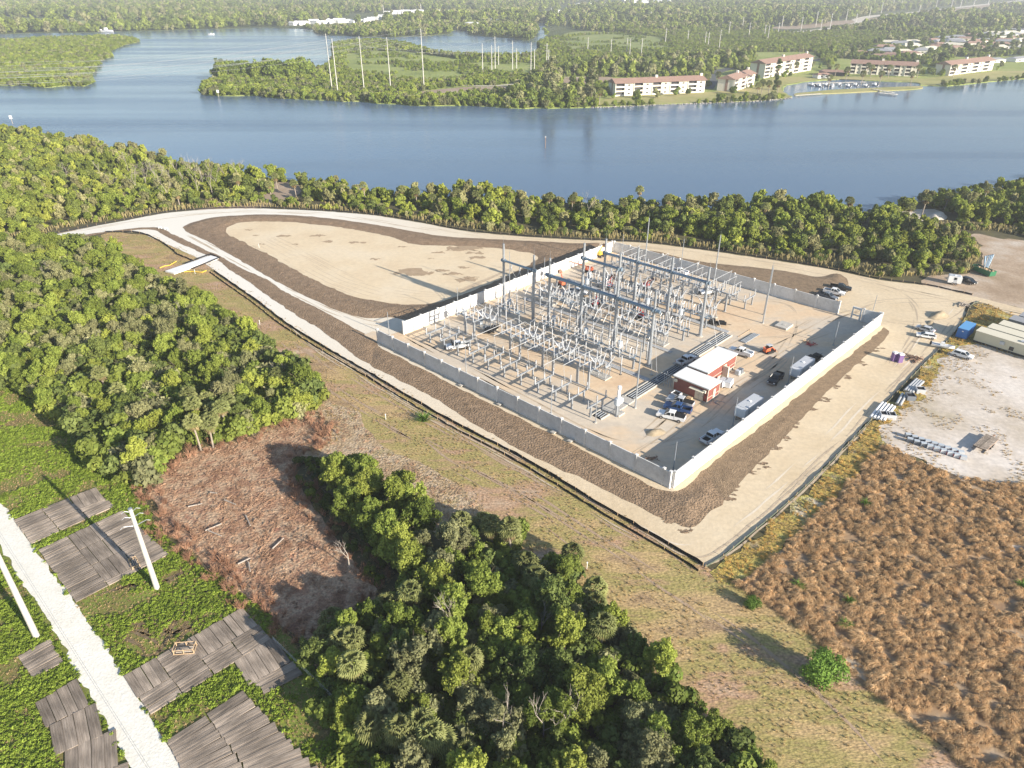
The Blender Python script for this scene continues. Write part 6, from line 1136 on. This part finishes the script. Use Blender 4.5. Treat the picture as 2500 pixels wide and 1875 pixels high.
# ------------------------------------------------------------------ far bank: condominiums
def condo(label, a, c, depth, st, bays=6, split=.5, chim=True, hip=True):
    a = np.array(a); c = np.array(c); L_ = np.linalg.norm(c-a); d = (c-a)/L_; t = thing('condominium', label, 'apartment building', (*a, .05), math.atan2(d[1], d[0]), 'condominium blocks on the far bank'); fh = 3.0; H = st*fh
    part('wall', B().box(0, L_, 1.8, depth, 0, H), M['stucco'], t)
    n = bays*2; bw = L_/n; pm = None
    for i in range(n):
        x0 = i*bw
        if i % 2 == 0:
            for s in range(st):
                bc = part('balcony', B().box(x0+.2, x0+bw-.2, 1.72, 1.79, s*fh+.3, s*fh+2.7), M['dark'], t); part('slab', B().box(x0, x0+bw, 0, 1.8, s*fh-.1 if s else 0, s*fh+.15), M['stucco'], bc); part('rail', B().box(x0+.25, x0+bw-.25, .05, .12, s*fh+.15, s*fh+1.0), M['stucco'], bc)  # dark plate on the back wall paints the shade inside the balcony recess
            [part('pier', B().box(xx-.25, xx+.25, -.15, 1.8, 0, H), M['stucco'], t) for xx in (x0, x0+bw)]
        else:
            part('wall_bay', B().box(x0+.26, x0+bw-.26, .4, 1.79, 0, H), M['stucco'], t)
            for s in range(st): part('window', B().box(x0+bw*.35, x0+bw*.6, .35, .39, s*fh+1.0, s*fh+2.1), M['dark'], t)
    for k, (x0, x1) in enumerate(((0, L_*split-.6), (L_*split+.6, L_))):
        e = 1.0; yc = (depth+0)/2; rh = 3.0; b = B(); b.add([(x0-e, -e, H), (x1+e, -e, H), (x1+e, depth+e, H), (x0-e, depth+e, H), (x0-e+.5, yc, H+rh), (x1+e-.5, yc, H+rh)], [(0, 1, 5, 4), (2, 3, 4, 5), (1, 2, 5), (3, 0, 4), (3, 2, 1, 0)]); rf = part('roof', b, M['tile'], t)
        part('chimney', B().box(x1-2, x1, yc-.8, yc+1, H+1.5, H+rh+1.4), M['stucco'], rf)
    part('stairwell', B().box(L_*split-.55, L_*split+.55, .8, 1.79, 0, H), M['tile'], t); part('side_panel', B().box(-.1, -.005, depth*.4, depth*.55, 0, H), M['tile'], t)
condo('long three-storey condominium with brown roof nearest the water on the left', ZR(372, 434), ZR(775, 416), 14, 3, 5)
condo('smaller angled condominium block between the long one and the tall one', ZR(905, 414), ZR(998, 382), 14, 3, 3)
condo('tall four-storey condominium block with chimneys', ZR(1040, 353), ZR(1255, 316), 15, 4, 5)
condo('very long dark-balconied condominium behind the boat basin', ZR(1425, 332), ZR(1722, 346), 14, 3, 6); condo('three-storey condominium at the right end of the far lawn', ZR(1872, 341), ZR(2070, 316), 14, 3, 4)
def house(label, loc, rz, L_, D, wm='housewhite', rm='grey_roofing', h=3.0, cat='house', grp=None, rh=1.6):
    t = thing('house', label, cat, (*loc, .1), rz, grp); part('wall', B().box(-L_/2, L_/2, -D/2, D/2, 0, h), M[wm], t); b = B(); e = .6
    b.add([(-L_/2-e, -D/2-e, h), (L_/2+e, -D/2-e, h), (L_/2+e, D/2+e, h), (-L_/2-e, D/2+e, h), (-L_/2+D*.3, 0, h+rh), (L_/2-D*.3, 0, h+rh)], [(0, 1, 5, 4), (2, 3, 4, 5), (1, 2, 5), (3, 0, 4), (3, 2, 1, 0)]); part('roof', b, M[rm], t); part('window', B().box(-L_*.3, -L_*.1, -D/2-.05, -D/2-.01, .9, 2.1).box(L_*.1, L_*.3, -D/2-.05, -D/2-.01, .9, 2.1), M['dark'], t)
    return t
hs = [('orange-tiled two-storey house left of the canal', 1945, 192, 24, 14, 'cream_roof', 'tile', 6), ('white house right of the orange-tiled one', 2030, 190, 20, 12, 'housewhite', 'grey_roofing', 3.5), ('low brown-roofed house behind the pines', 1590, 228, 22, 13, 'stucco', 'tile', 3), ('pink-roofed house above the long condominium', 1690, 200, 26, 13, 'stucco', 'tile', 3), ('brown-roofed house farther right of the pink-roofed one', 1775, 188, 26, 13, 'stucco', 'tile', 3), ('pale flat house in front of the canal', 1745, 250, 30, 14, 'housewhite', 'cream_roof', 3), ('brown house at the end of the condominium drive', 1570, 262, 24, 12, 'stucco', 'tile', 3), ('dark-roofed house beside the canal', 2070, 280, 22, 12, 'housewhite', 'grey_roofing', 3), ('white house at the right edge on the canal', 2180, 275, 26, 12, 'housewhite', 'grey_roofing', 3), ('grey-roofed house beyond the canal', 2170, 225, 24, 13, 'housewhite', 'grey_roofing', 3), ('white house near the top right', 2080, 160, 26, 12, 'housewhite', 'grey_roofing', 3.5), ('long white house at the far right', 2130, 145, 30, 12, 'housewhite', 'cream_roof', 3.5), ('brown-roofed pavilion beside the boat basin', 1355, 338, 26, 12, 'dark', 'tile', 3), ('low white pool house beside the boat basin', 1300, 350, 14, 8, 'housewhite', 'tile', 2.6), ('brown house half hidden by trees right of the drive', 1470, 246, 18, 11, 'stucco', 'tile', 3), ('white two-storey house alone on the lagoon inlet', 0, 0, 22, 16, 'housewhite', 'housewhite', 8)]
for lab, x, y, L_, D, wm, rm, h in hs:
    p = ZR(x, y) if x else ZL(1960, 116); house(lab, p, rng.uniform(-.4, .5), L_, D, wm, rm, h, grp='houses across the river')
# white mobile homes far away
hm_ = B().box(-9, 9, -3.5, 3.5, 0, 5.2).mesh('wall', M['housewhite']); hr_ = B().add([(-9.4, -4, 5.2), (9.4, -4, 5.2), (9.4, 4, 5.2), (-9.4, 4, 5.2), (-9.4, 0, 7), (9.4, 0, 7)], [(0, 1, 5, 4), (2, 3, 4, 5), (1, 2, 5), (3, 0, 4)]).mesh('roof', M['housewhite'])
rows = [(ZL, '1215 105 1270 103', 6, 'on the shore left of the islet'), (ZL, '1300 100 1535 92', 26, 'in the row along the far shore'), (ZL, '1540 84 1620 78', 7, 'between the shore row and the upper rows'), (ZL, '1600 60 1790 52', 18, 'in the upper left row'), (ZL, '1800 56 1890 52', 8, 'right of the upper row'), (ZL, '1990 106 2130 92', 11, 'behind the eastern inlet'), (ZL, '1060 8 1150 6', 7, 'near the horizon left of centre'), (ZL, '170 6 260 8', 5, 'near the horizon at the left'),
        (ZR, '40 72 130 58', 7, 'above the lagoon'), (ZR, '190 30 420 20', 20, 'in the long pale row near the top'), (ZR, '420 14 620 12', 14, 'in the pale row at the top right of centre'), (ZR, '400 4 560 3', 9, 'in the highest row'), (ZR, '960 28 1010 30', 4, 'right of the pale rows'), (ZR, '1480 38 1560 36', 4, 'beside the power line clearing'), (ZR, '820 16 900 20', 6, 'in the top middle row')]
nh = 0
for f, s, n, nm in rows:
    q = pl(f, s)
    for i in range(n):
        a = (i+.5)/n; p = (q[0][0]*(1-a)+q[1][0]*a, q[0][1]*(1-a)+q[1][1]*a+rng.normal(0, 10)); nh += 1
        t = thing('mobile_home', 'small white home ' + nm, 'mobile home', (*p, .1), rng.uniform(-.6, .6) + (1.57 if rng.random() < .4 else 0), 'white homes ' + nm); s_ = rng.uniform(.7, 1.25); t.scale = (s_*rng.uniform(.7, 1.1), s_, s_); part('wall', hm_, None, t); part('roof', hr_, None, t)
# far transmission poles (base, top) and wires
def hgt(bx, ty, lo=0, hi=79.0):
    c, s = math.cos(PITCH), math.sin(PITCH)
    for _ in range(40):
        m_ = (lo+hi)/2; dz = m_-CAM_H; cz = bx[1]*c - dz*s; cy = bx[1]*s + dz*c; py = 937.5-F_PX*cy/cz
        if py > ty: lo = m_
        else: hi = m_
    return lo
def fpole(f, sc, bx, by, ty, label, r=.55, grp='transmission poles across the river'):
    p = f(bx, by); h = hgt(p, ty/sc); t = thing('transmission_pole', label, 'utility pole', (*p, 0), group=grp); k = max(1, p[1]/900); part('shaft', B().tube((0, 0, 0), (0, 0, h), r*k*.72, r*.4*k, 8), M['polewhite'], t); part('crossarm', B().tube((-2, 0, h-2), (2, 0, h-1.6), .15*k, n=5).tube((-2, 0, h-6), (2, 0, h-5.6), .15*k, n=5), M['galv'], t); return (p[0], p[1], h)
tops = [fpole(ZL, 1.7015, *a, lab) for a, lab in [((1380, 378, 140), 'leftmost of the five tall poles on the peninsula shore'), ((1404, 390, 160), 'second of the five tall poles, close beside the leftmost'), ((1513, 378, 150), 'middle one of the five tall peninsula poles'), ((1623, 372, 155), 'fourth of the five tall peninsula poles'), ((1762, 375, 118), 'rightmost and tallest of the five peninsula poles')]]
more = [(2005, 297, 180), (2043, 290, 187), (2057, 285, 150), (2071, 270, 190), (2129, 288, 170), (2146, 285, 200), (2205, 305, 175), (1594, 62, 22), (1749, 52, 15), (1980, 50, 20), (2051, 62, 28)]
pr = [(8, 330, 222), (62, 350, 195), (71, 335, 222), (248, 235, 168), (352, 245, 175), (422, 260, 170), (436, 262, 172), (488, 265, 172), (597, 198, 125), (698, 185, 135), (775, 205, 142), (789, 210, 145), (838, 228, 132), (882, 162, 95), (943, 135, 75), (972, 170, 100), (1042, 172, 110), (1058, 178, 112), (1104, 155, 100), (1122, 120, 70), (1207, 138, 75), (1210, 80, 35), (1274, 118, 50), (1295, 140, 85), (1338, 128, 60), (1410, 95, 40), (1437, 70, 15), (1455, 100, 60), (1515, 78, 30), (1568, 60, 10), (1617, 50, 0), (1655, 45, 2), (1700, 75, 55), (1738, 60, 20), (1815, 35, 0), (530, 98, 52), (83, 78, 35), (1885, 30, -5), (1925, 32, 0), (1985, 25, -5), (2050, 18, -8)]
mt = [fpole(ZL, 1.7015, *a, 'thin pale transmission pole standing in the marsh beyond the peninsula', .6, 'pale poles in the marsh') for a in more] + [fpole(ZR, 1.8433, *a, 'thin pale transmission pole in the wetland left of the clearing' if a[0] < 1000 else 'thin pale transmission pole along the far power line clearing', .6, 'pale poles of the wetland' if a[0] < 1000 else 'pale poles along the clearing') for a in pr]
segs = []
for tp in tops:
    for dz, dx in ((-.5, 0), (-4, 2), (-8, -2)): segs.append(((tp[0]+dx, tp[1], tp[2]+dz), (tp[0]-330+dx, tp[1]-150, tp[2]+dz-8)))
wire_thing('river_crossing_line', 'long thin wires crossing the river leftwards from the five tall poles', segs, .05, 9, n=20)
segs = [((tops[i][0], tops[i][1], tops[i][2]-2), (mt[i+1][0], mt[i+1][1], mt[i+1][2]-2)) for i in range(5)]; wire_thing('marsh_line', 'thin wires running inland from the five tall poles', segs, .05, 8)
# marina: docks, boats, markers
def dock(label, a, c, wd=2.0):
    a = np.array(a); c = np.array(c); L_ = np.linalg.norm(c-a); t = thing('dock', label, 'dock', (*a, 0), math.atan2(*(c-a)[::-1])); part('deck', B().box(0, L_, -wd/2, wd/2, .35, .5), M['stucco'], t); b = B()
    for i in range(int(L_/4)+1):
        for y in (-wd/2, wd/2): b.tube((i*4, y, -1.4), (i*4, y, 1.2), .14, n=6)
    part('pile', b, M['deadwood'], t)
dock('pale fishing pier running out from the marina spit', ZR(1530, 403), ZR(1625, 420)); dock('broad pier head at the end of the fishing pier', ZR(1560, 420), ZR(1640, 428), 4); dock('dock along the marina entrance', ZR(1182, 432), ZR(1300, 424)); dock('dock inside the marina along the lawn', ZR(1240, 378), ZR(1500, 371))
for i, x in enumerate([1255, 1290, 1320, 1350, 1385, 1420, 1455, 1500, 1540]): boat('small white boat moored in the marina basin', ZR(x, 383+4*(i % 2)), 1.4+rng.normal(0, .3), 1.5, 'white boats in the marina basin', -.45)
boat('white motor yacht moored beside the far left marsh', ZL(440, 132), 3.1, 4.5, None, -.45); boat('tiny white boat out on the far water', ZL(878, 142), .3, 1.5, None, -.45)
for q, lab in ((ZL(908, 400), 'white channel sign off the mangrove point'), (ZL(52, 512), 'white channel sign close to the near wooded bank'), (V(1178, 318), 'thin dark channel post in the middle of the river')):
    t = thing('channel_marker', lab, 'channel marker', (*q, 0)); part('pile', B().tube((0, 0, -2), (0, 0, 5.5 if 'dark' in lab else 2.6), .16, n=8), M['deadwood'] if 'dark' not in lab else M['rust'], t); part('board', B().box(-.9, .9, -.06, .06, 2.6, 4.6) if 'dark' not in lab else B().box(-.3, .3, -.05, .05, 5, 5.6), M['headlight'], t)
rk = [p for p in smooth(pl(ZR, '265 482 330 481 400 477 560 470 700 465 850 460 1000 453 1120 444 1165 437'), 1.6, closed=False)]; P = np.array(rk); P = np.r_[P, P+rng.normal(0, 1, P.shape)]; scatter('shore_rocks', P, 'rocks', .5, 1.1, 'grey rock edging along the condominium lawn', 'rocks', z=-.2)
# ------------------------------------------------------------------ far vegetation
CON = pl(ZR, '265 478 300 440 360 425 350 345 400 350 780 350 850 300 985 330 1000 235 1270 235 1340 320 1360 262 1760 290 1830 310 1900 255 2080 255 2212 245 2600 235 2600 340 2212 352 1950 378 1870 384 1760 384 1600 400 1300 420 1170 437 1000 450 700 464 300 478'); OPEN = pl(ZR, '115 400 200 392 345 380 365 375 360 350 260 343 150 350 105 372'); OPEN2 = pl(ZL, '1690 392 1830 368 1930 358 2050 356 2212 340 2212 368 2050 376 1930 389 1850 405 1760 398')
CLR = pl(ZR, '1070 158 1200 154 1320 146 1440 132 1560 110 1700 96 1900 72 2150 40 2280 24 2250 4 2150 2 1900 26 1700 46 1540 60 1440 84 1300 112 1080 130')
pm_ = pl(ZR, '130 215 250 240 420 250 600 240 640 200 560 165 400 150 250 140 150 150 110 180'); pm2 = pl(ZL, '1460 210 1700 215 1900 245 2100 258 2212 262 2212 310 2000 318 1800 335 1600 330 1450 300 1420 250')
P = jgrid(PEN, 5.2, holes=(CON, OPEN, OPEN2, CLR)); P = P[vw(P) & (np.hypot(P[:, 0], P[:, 1]) < 1500)]; d = edist(P, PEN); lowz = (inside(P, pm_) | inside(P, pm2)); nz = np.array([noise.fractal(Vector((p[0]*.012, p[1]*.012, 1)), .7, 2, 4) for p in P])
k = (d > .2) & ~lowz; sc = np.where(d < 22, 1.0, .72) + nz*.25 + rng.uniform(-.15, .15, len(P)); edg = np.array([p for p in PEN if 420 < p[1] < 1500 and abs(p[0]) < p[1]]); edg = edg[~inside(edg, CON)]; edg = edg + rng.normal(0, .5, edg.shape); scatter('shore_mangroves', edg, 'mangrove', .55, .9, 'mangroves overhanging the water round the peninsula', 'mangroves', z=-.6, color=(1.15, 1.15, 1.1)); ei = np.array([p for p in ISL if abs(p[0]) < p[1]*1.2]); scatter('island_shore', ei, 'mangrove', .5, .8, 'mangroves overhanging the water round the left island', 'mangroves', z=-.6, color=(1.15, 1.15, 1.1))
scatter('mangroves', P[k], 'mangrove', 1, 1, 'dense mangroves covering the peninsula', 'mangroves', z=-.4, scales=np.clip(sc[k], .45, 1.5), color=(1.2, 1.2, 1.15))
k2 = lowz & (nz > .1); scatter('marsh_bushes', P[k2], 'mangrove', .35, .6, 'low bushes dotted over the green marsh', 'bushes', z=-.3, color=(1.1, 1.15, 1.0))
P = jgrid(ISL, 5.0); P = P[vw(P)]; d = edist(P, ISL); P = P[d > .2]; scatter('island_mangroves', P, 'mangrove', .6, 1.05, 'mangroves covering the island in the river at the left', 'mangroves', z=-.4, color=(1.2, 1.2, 1.15))
GRP = pl(ZL, '905 318 940 300 1000 300 1040 310 1060 318 1110 312 1160 310 1200 312 1250 302 1310 308 1300 322 1150 335 1000 340 920 338'); P = jgrid(GRP, 8); scatter('tall_mangroves', P, 'mangrove', 1.7, 2.5, 'taller mangroves at the tip of the peninsula', 'mangroves', z=-.3, color=(.9, .95, .9))
TALL = pl(ZR, '0 470 20 430 100 420 110 400 200 400 345 385 350 360 380 345 600 340 780 335 840 300 980 310 990 250 800 270 600 280 420 290 300 300 200 320 60 350 -20 400'); P = jgrid(TALL, 9, holes=(OPEN,)); scatter('tall_trees', P, 'fartree', .8, 1.25, 'taller mixed trees behind the condominiums', 'trees', color=(1.25, 1.2, 1.2))
EAST = pl(ZR, '-60 410 0 400 50 420 100 440 180 430 265 440 260 476 130 480 0 478 -120 474 -100 440'); P = jgrid(EAST, 7.5); scatter('shore_trees', P, 'fartree', .8, 1.2, 'trees on the peninsula shore left of the condominium lawn', 'trees', color=(1.3, 1.25, 1.2))
for i, (x, y, h) in enumerate([(85, 470, 26), (265, 475, 25), (1090, 405, 17), (250, 470, 20), (60, 468, 20)]): 
    q = ZR(x, y); t = thing('pine_tree', ['tall feathery pine left of the condominium lawn', 'tall thin pine at the left end of the condominium lawn', 'dark pine on the lawn before the tall condominium', 'second thin pine at the left end of the lawn', 'shorter feathery pine left of the tall one'][i], 'pine', (*q, 0)); part('trunk', B().tube((0, 0, 0), (0, 0, h), .3, .1), M['bark'], t); part('crown', crown_mesh('crown', h*.16, h*1.5, h*.58, 26, 1500, .5, M['leafg' if i != 2 else 'leafd'], 700+i, spiky=.2), None, t)
for i, q in enumerate(pl(ZR, '1010 440 1030 425 1060 430 1100 430 785 395 830 385 1100 350 1180 335 1360 345 1410 360 1480 380 1520 350 1600 350 1700 385 1730 350 1330 400 1840 335 1890 350 1200 250 1330 225 1500 340 1560 380 300 470 235 465 120 475 210 460')):
    t = thing('palm_tree', 'small palm on the grounds of the condominiums', 'palm', (*q, 0), rng.uniform(0, 6), 'palms around the condominiums'); t.scale = (1.6,)*3; part('trunk', PALMT[5.5], None, t); part('crown', PALMC[i % 3], None, t, (.3, 0, 5.5))
B5 = pl(ZR, '1250 272 1345 235 1420 225 1560 195 1750 175 1900 170 2212 150 2600 120 2600 245 2212 255 2080 262 1890 262 1840 310 1760 290 1400 262'); 
SUB = jgrid(pl(ZR, '1480 225 1600 200 1750 182 1900 172 2000 150 2212 120 2500 90 2500 225 2212 235 1900 235 1750 262 1560 275 1450 255'), 36)
for i, p in enumerate(SUB[:110]):
    wm, rm, cn = [('housewhite', 'grey_roofing', 'grey-roofed white'), ('stucco', 'tile', 'brown-roofed cream'), ('housewhite', 'cream_roof', 'pale-roofed white')][int(rng.integers(0, 3))]
    side = 'right of the canal end' if p[0] > 560 else 'behind the boat basin' if p[1] < 900 else 'far behind the boat basin'
    house('%s house in the suburb %s' % (cn, side), p, rng.uniform(-.6, .6), rng.uniform(18, 28), rng.uniform(11, 15), wm, rm, 4.2, grp='%s suburb houses %s' % (cn, side), rh=2.2)
P = jgrid(B5, 17); P = P[np.array([((SUB-p)**2).sum(1).min() > 230 for p in P])]; P = P[rng.uniform(0, 1, len(P)) < .75]; scatter('suburb_trees', P, 'fartree', .6, 1.15, 'trees between the houses across the river', 'trees', color=(1.1, 1.1, 1.1))
P = np.array(pl(ZR, '330 440 345 425 360 445 790 400 800 385 1010 372 985 400 1260 300 1290 310 1380 335 1330 318 1410 345 1755 340 1780 335 1800 345 1840 345 1850 320 2090 315 2110 300 560 440 640 432 470 440 700 426 900 424 1130 352 1160 345 1390 262 1360 280 1500 270 1740 300 1780 300')); scatter('garden_trees', P, 'fartree', .35, .7, 'small trees and hedges around the condominium blocks', 'garden trees', color=(1.2, 1.2, 1.1)) 
# mainland forest in rings that thin out with distance
FL = [(-9000, fs[0][1]+100)] + fs + [(9000, 700), (14000, 16000), (-14000, 16000)]; LAG = pl(ZL, '-300 116 0 122 330 118 560 112 760 100 560 88 350 82 200 74 0 66 -300 60'); 
REND = pl(ZR, '20 84 140 68 190 46 660 34 660 -2 380 -2 180 8 20 54'); HOM = pl(ZL, '1200 120 1290 116 1540 110 1660 100 1820 78 1900 70 1900 44 1590 44 1520 70 1280 88 1200 94')
def ring_(r0, r1, sp, s0, s1, nm, lab, dens=1.0):
    xs = np.arange(-r1*.86, r1*.86, sp); ys = np.arange(r0*.6, r1, sp); gx, gy = np.meshgrid(xs, ys); g = np.c_[gx.ravel(), gy.ravel()] + rng.uniform(-.45, .45, (gx.size, 2))*sp; rr = np.hypot(g[:, 0], g[:, 1]); g = g[(rr >= r0) & (rr < r1)]; g = g[(np.abs(g[:, 0]) < g[:, 1]*.84+40)]
    g = g[inside(g, FL) & ~inside(g, PEN) & ~inside(g, B5)]
    for h_ in (CLR, CON, lagoon_): g = g[~inside(g, h_)]
    lm = inside(g, LAG) | inside(g, HOM) | inside(g, REND); g = g[~lm | (rng.uniform(0, 1, len(g)) < .05)]
    nz = np.array([noise.fractal(Vector((p[0]*.004, p[1]*.004, 6)), .7, 2, 4) for p in g]); g = g[nz > -.45]; nz = nz[nz > -.45]; print(nm, len(g)); scatter(nm, g, 'fartree', s0, s1, lab, 'forest', color=(1.3, 1.25, 1.2), scales=np.clip((s0+s1)/2*(1+nz*.5)+rng.uniform(-.2, .2, len(g)), s0*.6, s1*1.2))
lagoon_ = pl(ZR, '60 110 66 185 66 222 300 240 640 240 640 160 250 140')
ring_(600, 1500, 11, .75, 1.1, 'mainland_forest', 'forest of mixed trees across the river'); ring_(1500, 3000, 20, 1.2, 1.9, 'distant_forest', 'distant dark forest near the horizon'); ring_(3000, 6500, 55, 2.2, 3.4, 'horizon_forest', 'hazy forest along the horizon')
for i, (f_, x, y) in enumerate([(QM, 1130, 1560), (QM, 1340, 1540), (QM, 1450, 1500), (QM, 880, 1000), (QM, 1330, 980), (ZF, 700, 760), (ZF, 350, 420), (ZF, 1250, 700), (ZF, 1900, 1130), (QM, 330, 620)]):
    solo('bare_tree', bare_tree('bare_tree', rng.uniform(7, 9.5), 800+i, M['deadwood']), None, 'leafless grey branches poking out of the ' + ['bottom of the nearest thicket, leftmost', 'bottom of the nearest thicket, middle', 'bottom of the nearest thicket, rightmost', 'middle of the nearest thicket', 'nearest thicket on the mown strip side', 'middle of the west thicket', 'upper left of the west thicket', 'west thicket towards the mown strip', 'west thicket by the brush clearing', 'foot of the small clump'][i], 'bare tree', (*f_(x, y), 0))
# ------------------------------------------------------------------ air
hz = B(); hz.box(-7000, 7000, -900, 9000, -5, 100); o = solo('haze', hz, None, 'thin pale haze in the air over the river', 'haze', kind='stuff'); o.data.materials.clear()
m = bpy.data.materials.new('haze_air'); N, L = nodes(m); N.remove(N['Principled BSDF']); pv = N.new('ShaderNodeVolumePrincipled'); pv.inputs['Color'].default_value = (.86, .9, .96, 1); pv.inputs['Density'].default_value = HAZE = 0.00022; pv.inputs['Anisotropy'].default_value = .2; L.new(pv.outputs[0], N['Material Output'].inputs['Volume']); o.data.materials.append(m)
